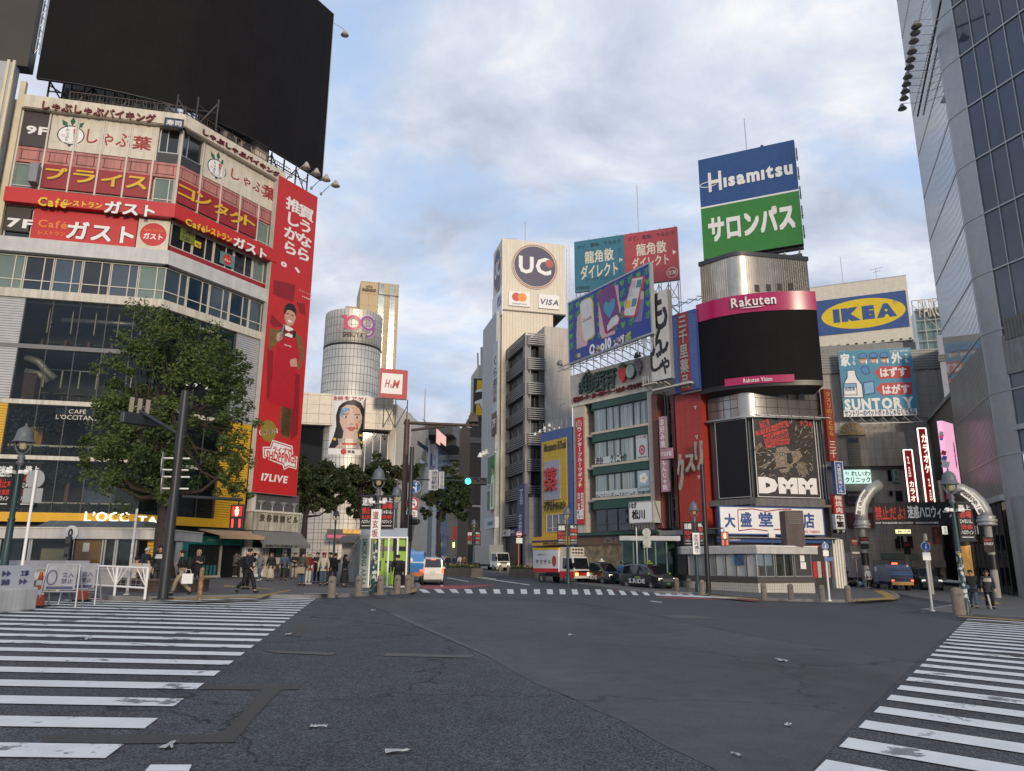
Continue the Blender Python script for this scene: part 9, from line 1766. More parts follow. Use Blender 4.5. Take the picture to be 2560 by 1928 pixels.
def taxi(loc,rz,label,lamp):
 t=TG('taxi',label,'taxi',loc=loc,rz=rz,group='black taxis at the kerb');w=.85
 carbody(t,[(2.2,.3,.66,.66,.72,.6),(2.12,.2,.84,.86,.80,.68),(1.45,.2,.98,1.04,w,.72),(.75,.2,1.02,1.62,w,.66),(0,.2,1.02,1.74,w,.68),(-1.0,.2,1.02,1.75,w,.68),(-1.85,.22,1.02,1.66,w,.66),(-2.12,.3,.98,1.05,.82,.66),(-2.2,.36,.8,.82,.76,.6)],CBK,dict(side=[(2,.35,.98),(3,.05,.95),(4,.03,.96),(5,.05,.8)],cross=[(2,'windscreen'),(6,'rear_window')]),w)
 for x in(1.35,-1.3):
  for y in(-.86,.86):wheel(t,x,y)
 for s in(-1,1):mb=MB();mb.box(2.06,s*.50,.66,2.16,s*.78,.80,HLT);t.part('headlight',mb);mb=MB();mb.box(1.15,s*.88,.98,1.28,s*1.06,1.12,CBK);mb.box(1.28,s*.9,1.06,1.33,s*1.02,1.14,M('taxi_lime_tag',(.35,.5,.05),.5));t.part('mirror',mb)
 mb=MB();mb.box(2.14,-.5,.55,2.21,.5,.78,CHR)
 for k in range(4):mb.box(2.208,-.48,.56+k*.055,2.215,.48,.585+k*.055,BK)
 t.part('grille',mb);mb=MB();mb.box(2.19,-.17,.38,2.22,.17,.5,M('plate_green',(.04,.16,.08),.5));t.part('number_plate',mb)
 mb=MB();mb.box(.2,-.22,1.74,.42,.22,1.84,WW if lamp else M('taxi_lime_tag'));mb.ball((.3,0,1.9),.11,WW if lamp else M('taxi_lime_tag'));t.part('roof_lamp',mb)
 mb=MB();mb.text('S.RIDE',-1.0,.42,.75,.74,-w-.012,WW,b=.03,d=.005);mb.box(-.3,-w-.014,.8,.3,-w-.006,.88,M('taxi_lime_tag'));t.part('lettering',mb);return t
tq=G(g_(1318,1532));t1=taxi(tq,math.radians(-60),'black taxi with a green roof lamp nearest the station kiosk',0)
tq=G(g_(975,1498));taxi(tq,math.radians(-58),'black taxi with a white roof lamp directly behind the bakery truck nose',1)
def kei(loc,rz,label,paint,s=1.0,nm='minivan',dark=False):
 t=TG(nm,label,nm.replace('_',' '),loc=loc,rz=rz);w=.74
 carbody(t,[(1.7,.3,.7,.7,.62,.5),(1.62,.2,.92,.95,.70,.58),(1.15,.2,1.02,1.08,w,.64),(.75,.2,1.06,1.68,w,.62),(-.2,.2,1.06,1.78,w,.63),(-1.35,.2,1.06,1.76,w,.63),(-1.62,.22,1.06,1.70,.73,.6),(-1.69,.3,1.02,1.06,.72,.62),(-1.72,.34,.7,.72,.70,.6)],paint,dict(side=[(2,.4,.97),(3,.04,.97),(4,.03,.97),(5,.05,.8)],cross=[(2,'windscreen'),(6,'rear_window')]),w)
 for x in(1.1,-1.12):
  for y in(-.75,.75):wheel(t,x,y,.28,.16)
 for sd in(-1,1):mb=MB();mb.box(-1.73,sd*.56,.72,-1.66,sd*.72,1.06,TLT);t.part('tail_lamp',mb);mb=MB();mb.box(1.58,sd*.42,.68,1.68,sd*.64,.84,HLT if dark else WW);t.part('headlight',mb);mb=MB();mb.box(1.0,sd*.76,1.02,1.1,sd*.92,1.16,paint);t.part('mirror',mb)
 mb=MB();mb.box(-1.72,-.16,1.62,-1.66,.16,1.67,TLT);t.part('brake_lamp',mb);mb=MB();mb.box(-1.75,-.17,.74,-1.715,.17,.9,PLT);t.part('number_plate',mb);mb=MB();mb.box(-1.76,-.68,.34,-1.70,.68,.48,paint);mb.box(-1.74,-.6,.2,-1.6,.6,.34,BK);t.part('bumper',mb);return t
q=G(e_(1692,976));kei(q,math.radians(97),'cream white minivan with lit tail lamps driving away',CWT);q=at(q_(1010,1200),58);kei(Vector((q.x,q.y,gz(q.x,q.y))),math.radians(96),'white car mostly hidden ahead of the cream white minivan',CPT('car_white',(.6,.6,.6)),nm='hatchback')
q=at(w_(1410,1545),66);kei(Vector((q.x,q.y,gz(q.x,q.y))),math.radians(-104),'black van parked on the right of the side street',CBK,nm='parked_van',dark=True).o.scale=(1.2,1.2,1.15)
def truck(loc,rz,label,boxm,L=3.1,H=2.85,cab=None,extra=None,name='box_truck',W=.95):
 """cab over truck: cab at +x, cargo box behind"""
 t=TG(name,label,name.replace('_',' '),loc=loc,rz=rz);cab=cab or CWT;mb=MB();mb.box(-L-.1,-W,.85,-.05,W,H,boxm);t.part('cargo_box',mb,bevel=.03);mb=MB();mb.box(-L,-.4,.5,1.5,.4,.75,DG);t.part('chassis',mb)
 mb=MB();w=W*.93;mb.raw([(0,-w,.42),(1.62,-w,.42),(1.66,-w,1.0),(1.42,-w*.95,2.0),(1.2,-w*.93,2.12),(0,-w*.93,2.12),(0,w,.42),(1.62,w,.42),(1.66,w,1.0),(1.42,w*.95,2.0),(1.2,w*.93,2.12),(0,w*.93,2.12)],[(0,1,2,3,4,5),(11,10,9,8,7,6)]+[(i,i+6,(i+1)%6+6,(i+1)%6)for i in range(6)],cab);t.part('cab',mb,bevel=.04)
 mb=MB();mb.raw([(1.655,-w*.88,1.12),(1.655,w*.88,1.12),(1.45,w*.84,1.96),(1.45,-w*.84,1.96)],[(0,1,2,3)],AUTOG);t.part('windscreen',mb)
 for s in(-1,1):
  mb=MB();mb.raw([(.35,s*w*1.006,1.15),(1.5,s*w*1.006,1.1),(1.32,s*w*.965,1.92),(.35,s*w*.96,1.96)],[(0,1,2,3)],AUTOG);t.part('window',mb);mb=MB();mb.box(1.62,s*w*.55,.62,1.69,s*w*.9,.84,ORL if s<0 and extra else HLT);t.part('headlight',mb);mb=MB();mb.bar((1.5,s*w,1.5),(1.75,s*w*1.16,1.5),.02,BK,5);mb.box(1.7,s*w*1.08,1.2,1.78,s*w*1.28,1.6,BK);t.part('mirror',mb)
  for x in(.75,-L*.72):wheel(t,x,s*W*.95,.36,.22)
 mb=MB();mb.box(1.6,-w,.42,1.72,w,.60,cab);mb.box(1.66,-.5,.86,1.70,.5,1.0,BK);t.part('bumper',mb)
 if extra:extra(t,L,H,W,w)
 return t
def bakery(t,L,H,W,w):
 mb=MB();mb.box(-L-.1,-W-.012,.86,-.05,-W-.002,1.15,RED);mb.box(.02,-w-.012,.45,1.6,-w-.002,.95,RED);mb.box(1.625,-w*.98,.62,1.675,w*.98,.98,RED);t.part('red_band',mb);mb=MB();mb.box(-L-.12,-W-.02,H-.16,-.03,W+.02,H+.02,YEL);t.part('roof_trim',mb)
 mb=MB();mb.text('ヤマザキ',-L+.25,1.45,-.95,1.85,-W-.016,M('print_brown_ink',(.12,.07,.05),.5),b=.02,d=.004,gap=.25);mb.text('食卓のパン',-L+.5,2.15,-1.4,2.33,-W-.016,M('print_brown_ink'),b=.01,d=.004,gap=.4);t.part('lettering',mb);mb=MB();mb.disc(-.55,1.72,.25,.42,-W-.014,None,M('print_terracotta',(.36,.07,.05),.5),24);t.part('emblem',mb)
 mb=MB();mb.box(-.02,-W*.8,2.14,1.15,W*.8,2.8,CR_)
 for k in range(4):
  for j in range(2):mb.box(1.15,-.6+k*.32,2.3+j*.25,1.17,-.38+k*.32,2.42+j*.25,BK)
 t.part('cooling_unit',mb,bevel=.06)
q=at(g_(745,1475),61);truck(Vector((q.x,q.y,gz(q.x,q.y))),math.radians(-50),'white and red bakery delivery truck with a yellow roof edge',CPT('box_white',(.66,.66,.66),.4),3.0,2.75,None,bakery,'delivery_truck')
q=at(g_(232,1385),90);truck(Vector((q.x,q.y,gz(q.x,q.y)+.1)),math.radians(-58),'plain grey box truck with a cream cab before the dark shopfront',M('box_grey',(.30,.30,.29),.5,var=.05),4.0,3.0)
q=at(w_(430,1430),74);truck(Vector((q.x,q.y,gz(q.x,q.y))),math.radians(75),'pale pinkish box truck parked at the left of the side street',M('box_pale_pink',(.36,.31,.31),.5),4.0,3.1,name='cargo_truck')
def garbage(loc,rz,label,blue,open_):
 t=TG('garbage_truck',label,'garbage truck',loc=loc,rz=rz);mb=MB();prof=[(-2.6,.75),(.9,.75),(.9,2.1),(-1.6,2.15),(-2.3,1.95),(-2.75,1.35)];n=6
 mb.raw([(x,-.85,z)for x,z in prof]+[(x,.85,z)for x,z in prof],[tuple(range(n)),tuple(reversed(range(n,2*n)))]+[(i,n+i,n+(i+1)%n,(i+1)%n)for i in range(n)],blue);t.part('body',mb,bevel=.04);mb=MB()
 if open_:mb.raw([(-2.765,-.7,1.0),(-2.765,.7,1.0),(-2.5,.7,1.75),(-2.5,-.7,1.75)],[(0,1,2,3)],BK)
 else:mb.box(-2.70,-.86,1.40,-2.63,.86,1.46,WW);mb.disc(0,0,.01,.01,0,None,WW,6);mb.raw([(-2.735+.0,.15*math.cos(a),1.58+.15*math.sin(a))for a in[math.pi*k/6 for k in range(12)]],[tuple(range(12))],WW)
 t.part('tailgate',mb);mb=MB();mb.box(-2.72,-.8,.55,-2.5,.8,.80,M('orange_rear_panel',(.5,.14,.02),.5)if not open_ else M('amber_stripe',(.4,.22,.04),.5));t.part('bumper',mb);mb=MB();mb.raw([(1,-.8,.5),(2.4,-.8,.5),(2.4,-.8,1.2),(2.15,-.76,2.0),(1,-.76,2.0),(1,.8,.5),(2.4,.8,.5),(2.4,.8,1.2),(2.15,.76,2.0),(1,.76,2.0)],[(0,1,2,3,4),(9,8,7,6,5)]+[(i,i+5,(i+1)%5+5,(i+1)%5)for i in range(5)],blue);t.part('cab',mb,bevel=.04)
 for s in(-1,1):
  mb=MB();mb.box(-2.74,s*.62,.84,-2.70,s*.82,.96,TLT);t.part('tail_lamp',mb)
  for x in(1.7,-1.4):wheel(t,x,s*.84,.36,.22)
 mb=MB();mb.box(-1.2,-.2,2.15,-1.0,.2,2.3,TLT if open_ else blue);t.part('beacon',mb);return t
q=at(q_(700,1570),53);garbage(Vector((q.x,q.y,gz(q.x,q.y))),math.radians(94),'sky blue garbage truck seen from behind beside the cream minivan',CPT('garbage_sky_blue',(.05,.22,.52),.35),False)
q=at(w_(945,1515),64);garbage(Vector((q.x,q.y,gz(q.x,q.y))),math.radians(80),'dark blue garbage truck with an open tailgate in the side street',CPT('garbage_navy',(.03,.06,.15),.35),True)
for x,y,r,m,lab in((468,1505,.38,WW,'white rubbish bag heaped in the side street'),(540,1510,.34,M('bag_blue',(.08,.22,.42),.5),'light blue rubbish bag beside the white one'),(400,1490,.42,BK,'black rubbish sack against the pale truck')):q=at(w_(x,y+25),68);t=TG('rubbish_bag',lab,'rubbish bag',loc=(q.x,q.y,gz(q.x,q.y)+KB_));mb=MB();mb.ball((0,0,r*.62),r,m,10,6,.65);mb.lathe([(r*.2,r*1.15),(r*.3,r*1.35)],(0,0,0),m,8);t.part('bag',mb)
# ================================================================ people
def skin(name,V,E_,R,m,parent=None,sub=1):
 me=bpy.data.meshes.new(name);me.from_pydata(V,E_,[]);o=bpy.data.objects.new(name,me);COL.objects.link(o);md=o.modifiers.new('skin','SKIN');md.use_smooth_shade=True
 for i,r in enumerate(R):v=me.skin_vertices[0].data[i];v.radius=(r,r)if not isinstance(r,tuple)else r;v.use_root=i==0
 if sub:o.modifiers.new('sub','SUBSURF').levels=sub
 n2=bpy.data.meshes.new_from_object(o.evaluated_get(bpy.context.evaluated_depsgraph_get()));n2.materials.clear();n2.materials.append(m);n2.name=name;bpy.data.objects.remove(o);bpy.data.meshes.remove(me);o=bpy.data.objects.new(name,n2);COL.objects.link(o)
 if parent:o.parent=parent
 return o
SKN=M('skin_tone',(.48,.29,.20),.55,var=.05);CL={k:M('cloth_'+k,c,.85,var=.2,scale=9)for k,c in dict(black=(.012,.012,.014),charcoal=(.035,.035,.04),grey=(.16,.16,.17),white=(.55,.54,.51),cream=(.48,.43,.33),beige=(.36,.29,.20),denim=(.06,.09,.14),navy=(.02,.03,.06),red=(.22,.015,.02),olive=(.07,.065,.045),blue=(.05,.16,.38),silver=(.45,.45,.46),brown=(.12,.08,.05),blond=(.38,.26,.11),pink=(.5,.3,.3)).items()}
def PE(loc,rz,label,top,leg,hair='black',pose='stand',H=1.68,skirt=False,BD=None,hat=None,arms='down',pack=None,flip=1,fat=1.0):
 k=H/1.70;S=lambda P:[(x*k*flip,y*k,z*k)for x,y,z in P]
 pel=(0,0,.93);hipL,hipR=(.095,0,.90),(-.095,0,.90)
 if pose=='walk':kL,aL,tL,kR,aR,tR=(.10,-.20,.52),(.10,-.30,.10),(.10,-.46,.06),(-.10,.02,.50),(-.10,.38,.16),(-.10,.30,.05)
 elif pose=='sit':pel=(0,.0,.52);hipL,hipR=(.10,-.02,.52),(-.10,-.02,.52);kL,aL,tL,kR,aR,tR=(.13,-.44,.53),(.13,-.46,.10),(.13,-.62,.06),(-.13,-.44,.53),(-.13,-.40,.10),(-.13,-.56,.06)
 else:kL,aL,tL,kR,aR,tR=(.11,-.03,.49),(.12,.02,.10),(.13,-.14,.05),(-.10,-.01,.49),(-.11,.02,.10),(-.13,-.14,.05)
 dz=pel[2]-.93;ln=-.04 if pose=='walk' else 0;ch,nk,hd,ht=(0,ln,1.30+dz),(0,ln-.01,1.445+dz),(0,ln-.03,1.565+dz),(0,ln-.02,1.645+dz)
 sL,sR=(.185*fat**.5,ln,1.395+dz),(-.185*fat**.5,ln,1.395+dz)
 if arms=='fold':eL,wL,eR,wR=(.24,-.04,1.14+dz),(-.02,-.20,1.18+dz),(-.24,-.04,1.14+dz),(.03,-.22,1.14+dz)
 elif arms=='up':eL,wL,eR,wR=(.25,-.06,1.14+dz),(.09,-.26,1.42+dz),(-.25,-.04,1.14+dz),(-.12,-.26,1.36+dz)
 elif arms=='swing':eL,wL,eR,wR=(.25,.10,1.13+dz),(.26,.08,.88+dz),(-.25,-.10,1.13+dz),(-.25,-.28,.95+dz)
 else:eL,wL,eR,wR=(.25,.02,1.12+dz),(.26,-.06,.87+dz),(-.25,.02,1.12+dz),(-.26,-.05,.87+dz)
 V=[pel,ch,nk,hd,ht,sL,eL,wL,sR,eR,wR,hipL,kL,aL,tL,hipR,kR,aR,tR,(0,ln-.125,1.555+dz)];E_=[(0,1),(1,2),(2,3),(3,4),(1,5),(5,6),(6,7),(1,8),(8,9),(9,10),(0,11),(11,12),(12,13),(13,14),(0,15),(15,16),(16,17),(17,18),(3,19)]
 R=[.13,.135,.043,.105,.09,.06,.045,.03,.06,.045,.03,.085,.06,.042,.035,.085,.06,.042,.035,.018]
 for w,e,b in((wL,eL,7),(wR,eR,10)):
  d=(Vector(w)-Vector(e)).normalized();sd=d.cross(Vector((0,1,.2))).normalized();i0=len(V);V.append(tuple(Vector(w)+d*.05));R.append(.028);E_.append((b,i0))
  for j,(o_,L_)in enumerate(((-.03,.07),(-.01,.085),(.01,.08),(.028,.065))):V.append(tuple(Vector(w)+d*(.06+L_)+sd*o_+Vector((0,-.012,0))));R.append(.009);E_.append((i0,len(V)-1))
  V.append(tuple(Vector(w)+d*.06+sd*-.05+Vector((0,-.02,0))));R.append(.009);E_.append((i0,len(V)-1))
 V=S(V);R=[r*k for r in R];o=skin('person',V,E_,R,SKN);o.location=loc;o.rotation_euler.z=rz;tag(o,label,'person');f2=fat
 c=skin('jacket',[V[0],V[1],tuple(Vector(V[2])-Vector((0,0,.035*k))),V[5],V[6],tuple(Vector(V[7]).lerp(Vector(V[6]),.06)),V[8],V[9],tuple(Vector(V[10]).lerp(Vector(V[9]),.06)),tuple(Vector(V[0])-Vector((0,0,.07*k)))],[(0,1),(1,2),(1,3),(3,4),(4,5),(1,6),(6,7),(7,8),(0,9)],[.165*k*f2,.175*k*f2,.07*k,.085*k,.07*k,.05*k,.085*k,.07*k,.05*k,.165*k*f2],CL[top],o)
 if BD:mb=MB();mb.lathe([(.178*k*f2,1.20*k+dz),(.182*k*f2,1.29*k+dz),(.178*k*f2,1.36*k+dz)],(0,ln*k,0),CL[BD],14,sx=1.06,sy=.98);mb.build('jacket_band',o)
 if skirt:mb=MB();mb.lathe([(.24*k,.22*k),(.22*k,.5*k),(.155*k,.92*k)],(0,0,0),CL[leg],16);mb.build('skirt',o)
 else:skin('trousers',[V[0],V[11],V[12],tuple(Vector(V[13])+Vector((0,0,.02))),V[15],V[16],tuple(Vector(V[17])+Vector((0,0,.02)))],[(0,1),(1,2),(2,3),(0,4),(4,5),(5,6)],[.15*k*f2,.105*k*f2,.085*k,.075*k,.105*k*f2,.085*k,.075*k],CL[leg],o)
 mb=MB()
 for a,b in((13,14),(17,18)):p,q=Vector(V[a]),Vector(V[b]);p=p-Vector((0,0,.03));mb.sweep([p+(p-q)*.25,p,p.lerp(q,.6),q+(q-p)*.1],[.04*k,.052*k,.048*k,.03*k],CL['white' if top in('grey','red')else 'black'],8)
 mb.build('shoes',o);hx,hy,hz=V[3];mb=MB();cc=CL[hair];mb.lathe([(.09*k,-.03*k),(.108*k,.03*k),(.102*k,.075*k),(.07*k,.11*k),(.005,.125*k)],(hx,hy+.034*k,hz+.03*k),cc,14)
 if skirt or hair in('brown','blond'):mb.sweep([(hx,hy+.05*k,hz+.06*k),(hx,hy+.085*k,hz-.04*k),(hx,hy+.09*k,hz-.2*k),(hx,hy+.08*k,hz-.3*k)],[.07*k,.095*k,.085*k,.04*k],cc,10)
 mb.build('hair',o)
 if hat:mb=MB();mb.lathe([(.115*k,.03),(.118*k,.07*k),(.08*k,.135*k),(.01,.15*k)],(hx,hy+.01,hz),CL[hat],14);mb.box(hx-.07*k,hy-.19*k,hz+.035,hx+.07*k,hy-.08*k,hz+.05,CL[hat]);mb.build('cap',o)
 mb=MB();y=hy-.098*k
 for s in(-1,1):mb.ball((hx+s*.034*k,y+.006,hz-.005),.011*k,HAIR,6,4);mb.box(hx+s*.034*k-.02*k,y,hz+.016,hx+s*.034*k+.02*k,y+.02,hz+.023,HAIR);mb.ball((hx+s*.094*k,hy+.01,hz-.005),.022*k,SKN,6,4,1.4)
 mb.box(hx-.024*k,y+.004,hz-.058*k,hx+.024*k,y+.03,hz-.05*k,M('lip_tone',(.30,.10,.09),.5));mb.build('face',o)
 if pack:mb=MB();mb.lathe([(.10,-.2),(.15,-.15),(.16,.05),(.12,.2),(.03,.24)],(0,.22*k,1.18*k+dz),CL[pack],12,sx=1,sy=.65);mb.build('backpack',o)
 return o
pp_=reg(430,1240,5.951)
LP=[(c_(1552,1345),-60,'person in a black jacket and beige trousers walking with a white paper bag','black','beige','black','walk',1.62,dict(arms='fold',pack='black')),(c_(1690,1292),30,'blond person in black standing beside the round planter','black','black','blond','stand',1.66,dict(arms='fold')),(c_(2125,1325),78,'person all in black with a backpack striding right over the pavement','black','black','black','walk',1.75,dict(arms='swing',pack='black')),(pp_(1085,1392),60,'person in a white cap just behind the one striding in black','charcoal','black','black','stand',1.66,dict(hat='white')),(pp_(925,1214),150,'person in a grey hooded top facing the dark doorway','grey','charcoal','black','stand',1.68,dict(arms='up')),(pp_(1298,1268),-10,'person in a grey cardigan and wide jeans by the football wall','grey','denim','brown','walk',1.64,{}),(pp_(1455,1270),5,'person in a black jacket and long cream skirt','black','cream','brown','stand',1.64,dict(skirt=True)),(pp_(1655,1262),25,'person in a denim jacket and black trousers looking right','denim','black','black','walk',1.72,{}),(pp_(1812,1240),10,'person in a black jacket and khaki trousers with folded arms','black','beige','black','stand',1.72,dict(arms='fold')),(pp_(1925,1340),160,'person in an olive jacket and jeans seen from behind','olive','denim','black','stand',1.74,{}),(pp_(2012,1322),60,'person in a red jacket, white trousers and a pale cap','red','white','black','stand',1.73,dict(hat='pink')),(e_(748,975),0,'person in black between the red jacket and the beige jacket','black','black','black','stand',1.75,dict(arms='fold')),(e_(800,992),5,'person in a beige jacket, jeans and a red cap','cream','denim','brown','stand',1.74,dict(hat='red')),(e_(850,985),-40,'person in black behind the beige jacket','black','charcoal','black','stand',1.76,{}),(e_(895,990),110,'person in black holding up a camera near the booth','black','black','black','stand',1.72,dict(arms='up')),(e_(975,1003),100,'person in a black top and a floor length black skirt','black','black','black','stand',1.66,dict(skirt=True,arms='up')),(c_(1350,1302),20,'person in a black and white sweater leaning by the big tree','black','charcoal','black','stand',1.78,dict(BD='white')),(c_(1232,1292),80,'person in navy with a white cap behind the seated pair','navy','navy','black','stand',1.68,dict(hat='white')),(e_(1405,1032),190,'person in black with a black backpack behind the bollards','black','black','black','stand',1.70,dict(pack='black')),(l_(1300,1432),-30,'heavy person in a black jacket and blue jeans at the right corner','black','denim','black','walk',1.72,dict(fat=1.25)),(l_(1420,1438),-20,'person in a dark fluffy jacket over cream with black trousers','charcoal','black','black','stand',1.72,dict(BD='cream')),(l_(515,1288),15,'person in a silver helmet costume and black trousers at the arch post','silver','black','silver','stand',1.70,dict(hat='silver')),(l_(767,1278),-15,'person in a long black coat walking in the side street','black','black','brown','walk',1.66,{}),(l_(868,1284),160,'person in a tan jacket with a dark backpack in the side street','beige','black','black','stand',1.64,dict(pack='brown')),(j_(1662,1148),0,'person in an open white jacket standing outside the bookshop','white','black','brown','stand',1.62,dict(arms='fold')),(j_(1722,1152),-20,'person in grey standing beside the white jacket','grey','grey','brown','stand',1.62,{}),(j_(1608,1120),10,'person in dark red with a pale tote at the bookshop wall','red','charcoal','black','stand',1.62,{})]
for p,a,lab,tp,lg,hr,ps,hh,kw in LP:PE(G(p,KB_),math.radians(a),lab,tp,lg,hr,ps,hh,**kw)
for p,Y,a,lab,tp,lg,hr,kw in((w_(698,1510),70,20,'person in a pale grey top left of the navy garbage truck','grey','charcoal','black',{}),(w_(745,1510),68,-20,'person in a white shirt closest to the navy garbage truck','white','charcoal','black',{}),(w_(318,1560),66,70,'person in dark clothes reaching into the pale truck','charcoal','grey','black',dict(arms='up')),(g_(1130,1450),57,160,'person in a bright blue shirt behind the black taxis','blue','navy','black',{}),(q_(1310,1310),78,10,'leftmost dark figure on the far avenue pavement','black','charcoal','black',{}),(q_(1430,1320),80,-30,'second dark figure on the far avenue pavement','navy','black','black',{}),(q_(1515,1312),82,40,'figure in a white top on the far avenue pavement','white','charcoal','black',{}),(q_(1590,1310),80,170,'rightmost figure on the far avenue pavement','brown','black','black',{}),(e_(1322,960),41.5,10,'left of two people inside the smoking booth','grey','charcoal','brown',{}),(e_(1400,960),42,-20,'right of two people inside the smoking booth','pink','charcoal','black',dict(arms='up'))):
 q=at(p,Y);PE(Vector((q.x,q.y,gz(q.x,q.y)+KB_)),math.radians(a),lab,tp,lg,hr,'stand',1.68,**kw)
for x,lab,a in((1155,'seated person in a cream jacket on the left planter edge',165),(1258,'seated person in an off white jacket beside the cream jacket',190)):
 q=at(c_(x,1290),TREEB.y+.1);PE(Vector((q.x,q.y,gz(q.x,q.y)+KB_+.02)),math.radians(a),lab,'cream' if x<1200 else 'white','charcoal','black','sit',1.70)
def bag(p,Y,w,h,m,lab):q=at(p,Y);t=TG('bag',lab,'bag',loc=q);mb=MB();mb.box(-w/2,-.06,-h,w/2,.06,0,m);t.part('body',mb,bevel=.02);mb=MB();mb.sweep([(-w*.3,0,0),(-w*.2,0,.14),(w*.2,0,.14),(w*.3,0,0)],[.01]*4,m,5);t.part('handle',mb)
bag(c_(1625,1155),G(c_(1552,1345),KB_).y-.35,.38,.36,WW,'white paper shopping bag held by the walker in beige trousers');bag(pp_(1920,1060),G(pp_(1925,1340),KB_).y-.3,.42,.32,CL['beige'],'tan shoulder bag on the back of the olive jacket');bag(j_(1597,1040),G(j_(1608,1120),KB_).y-.3,.4,.36,CL['white'],'pale tote bag carried at the bookshop wall')
q=at(l_(1395,1330),G(l_(1420,1438),KB_).y-.1);t=TG('umbrella','closed white umbrella held by the person in the fluffy jacket','umbrella',loc=q);mb=MB();mb.sweep([(0,0,0),(.03,0,-.25),(.14,0,-1.0)],[.035,.045,.008],CL['white'],8);t.part('canopy',mb);mb=MB();mb.sweep([(-.02,0,.12),(0,0,.02)],[.012]*2,CL['black'],6);t.part('handle',mb)
# ================================================================ trees
BARK=M('dark_bark',(.045,.034,.026),.9,var=.4,scale=6,bump=.6,bscale=25)
def leafmat(n,c):
 m=M(n,c,.6,var=.3,scale=2.5,spec=.3);m.node_tree.nodes['Principled BSDF'].inputs['Subsurface Weight'].default_value=0;return m
def tree(name,label,base,trunk,clumps,nleaf,size,mats,seed,limbs=2):
 rr=random.Random(seed);t=WT_(name,label,'tree',tuple(base));mb=MB();mb.sweep([p for p,r in trunk],[r for p,r in trunk],BARK,12);top=trunk[-1][0]
 for c,r in clumps:
  i=rr.randrange(max(1,len(trunk)-3),len(trunk));s=trunk[i][0];r0=trunk[i][1]*.55;m1=s.lerp(c,.5)+Vector((rr.uniform(-.3,.3),rr.uniform(-.3,.3),-.15*(c-s).length));mb.sweep([s,m1,c],[r0,r0*.6,r0*.2],BARK,6)
  for j in range(limbs+1):e=c+Vector((rr.gauss(0,.55),rr.gauss(0,.55),rr.gauss(0,.5)))*r;mb.sweep([m1.lerp(c,rr.uniform(.2,.9)),m1.lerp(e,.6),e],[r0*.3,r0*.18,.012],BARK,5)
 t.part('trunk',mb);crown=MB();tot=sum(r*r for c,r in clumps)
 for c,r in clumps:
  n=int(nleaf*r*r/tot);subs=[(c+Vector((rr.gauss(0,.5),rr.gauss(0,.5),rr.gauss(0,.42)))*r,r*rr.uniform(.28,.55))for k in range(max(7,int(11*r)))];m=rr.choice(mats[:2]);pts={}
  for k in range(n):
   sc,sr=rr.choice(subs);d=Vector((rr.gauss(0,1),rr.gauss(0,1),rr.gauss(0,.8)));d=d.normalized()*sr*rr.random()**.4;mm=m if rr.random()<.78 else rr.choice(mats);pts.setdefault(mm.name,(mm,[]))[1].append(sc+d)
  for mm,P in pts.values():LC(crown,P,size,mm,rr)
 t.part('crown',crown);return t
LG=[leafmat('leaf_olive_green',(.085,.12,.028)),leafmat('leaf_mid_green',(.055,.09,.022)),leafmat('leaf_dark_green',(.032,.056,.018))]
tb=TREEB+Vector((0,.25,.35));Yt=tb.y;AT=lambda f,x,y,dy=0:at(f(x,y),Yt+dy);PXM=Yt/1852
tr=[(tb,.42),(AT(c_,1400,1000),.36),(AT(c_,1410,800),.33),(AT(c_,1435,620),.29),(AT(c_,1440,480),.24),(AT(b_,1040,1150),.19),(AT(b_,1020,950),.14)]
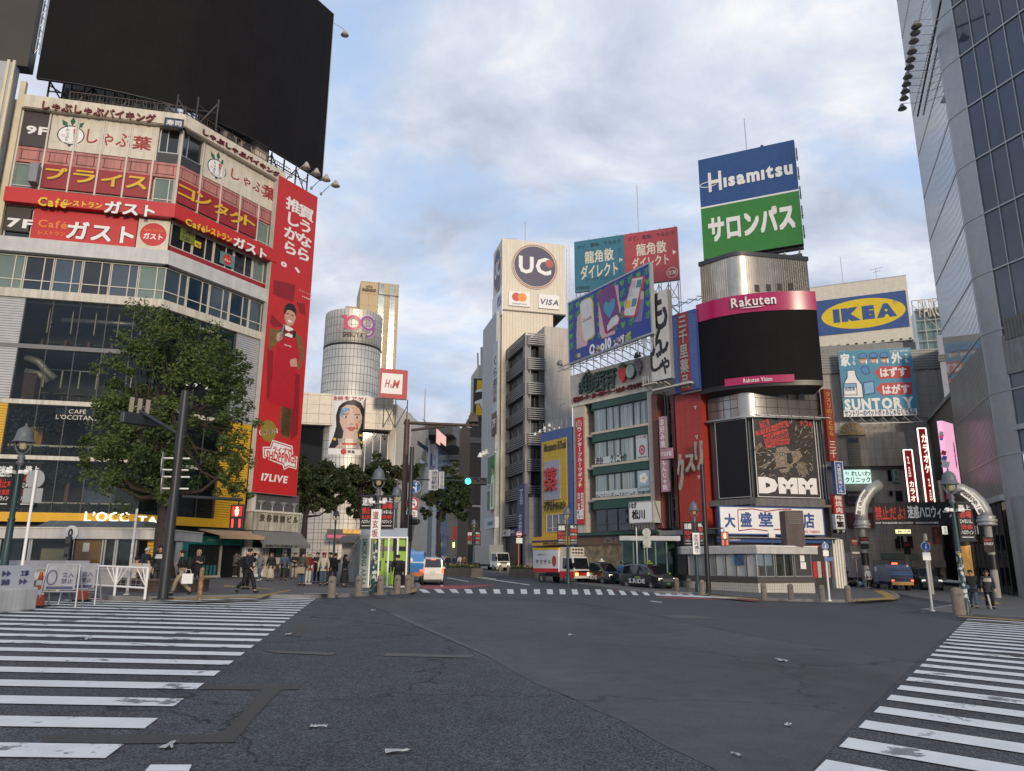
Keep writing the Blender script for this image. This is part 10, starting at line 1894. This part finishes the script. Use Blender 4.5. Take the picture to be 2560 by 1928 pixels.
cl=[(AT(b_,x,y,dy),r/2.572*PXM)for x,y,r,dy in((1060,600,190,0),(930,640,120,.8),(1180,640,140,-.8),(1340,740,170,.6),(1480,800,130,-.4),(860,780,150,-.8),(1050,800,200,1.0),(1210,860,180,-1.2),(780,930,150,.5),(1400,960,170,0),(1540,930,100,.6),(700,1060,130,-.5),(900,1060,170,1.2),(1530,1080,110,-.6),(1120,1080,150,-1.3),(640,1250,110,.6),(780,1250,170,-1.2),(960,1250,170,.8),(1130,1290,150,-.4),(1380,1180,130,.8),(1500,1230,120,-.8),(620,1390,120,0),(760,1430,160,.9),(930,1420,180,-1.2),(1110,1450,160,.6),(1450,1380,120,.3),(1540,1420,100,-.6),(700,1560,120,-.4),(880,1570,140,.8),(1050,1580,120,-.8),(1380,1520,110,.9),(1500,1560,100,0),(1560,1620,60,.2))]
tree('camphor_tree','large dark green broadleaf tree rising from the round planter before the corner building',tb,tr,cl,34000,.085,LG,3)
AUT=[leafmat('leaf_dark_green',None),leafmat('leaf_sober_green',(.045,.06,.024)),leafmat('leaf_rusty',(.055,.04,.018))]
def small(label,bx,Y,trk,cls,n,sd):
 q=at(e_(*bx),Y);b=Vector((q.x,q.y,gz(q.x,q.y)+KB_));P=Y/1852/3.253;tree('street_tree',label,b,[(b,.26)]+[(at(e_(x,y),Y),r)for x,y,r in trk],[(at(e_(x,y),Y+dy),r*P)for x,y,r,dy in cls],n,.2,AUT,sd)
small('left street tree with a forked trunk before the round tower',(640,740),62,[(650,560,.24),(660,430,.2),(700,330,.14),(760,200,.09)],[(640,150,118,0),(720,90,112,.8),(620,290,93,-.6),(790,160,125,-.5),(860,260,100,.6),(700,260,112,1),(900,150,100,-.8),(640,40,87,.5),(800,50,87,.4),(760,340,75,-.4),(900,330,56,0),(600,390,50,.2)],14000,11)
small('middle street tree behind the stickered lamp post',(1140,700),66,[(1140,540,.22),(1110,400,.18),(1090,280,.13),(1120,150,.09)],[(1010,120,100,0),(1090,70,112,.6),(1180,140,112,-.6),(1030,240,87,.5),(1130,270,87,-.4),(1240,60,100,.3),(1330,120,100,-.3),(1180,330,75,.4),(1040,370,56,-.3),(1420,60,75,.2),(1350,220,75,0),(1520,40,62,.3),(1500,120,62,.5)],13000,12)
small('right street tree with a slim trunk beyond the cream white minivan',(1748,760),73,[(1748,600,.2),(1742,520,.18),(1760,420,.14),(1790,300,.1),(1840,170,.07)],[(1850,60,60,0),(1870,150,75,.5),(1800,200,80,-.4),(1910,230,80,.3),(1720,260,75,.5),(1840,310,85,-.5),(1960,330,65,.4),(1660,330,60,-.3),(1750,390,65,.4),(1920,420,55,0),(1630,400,40,.2),(1980,260,50,0)],8500,13)
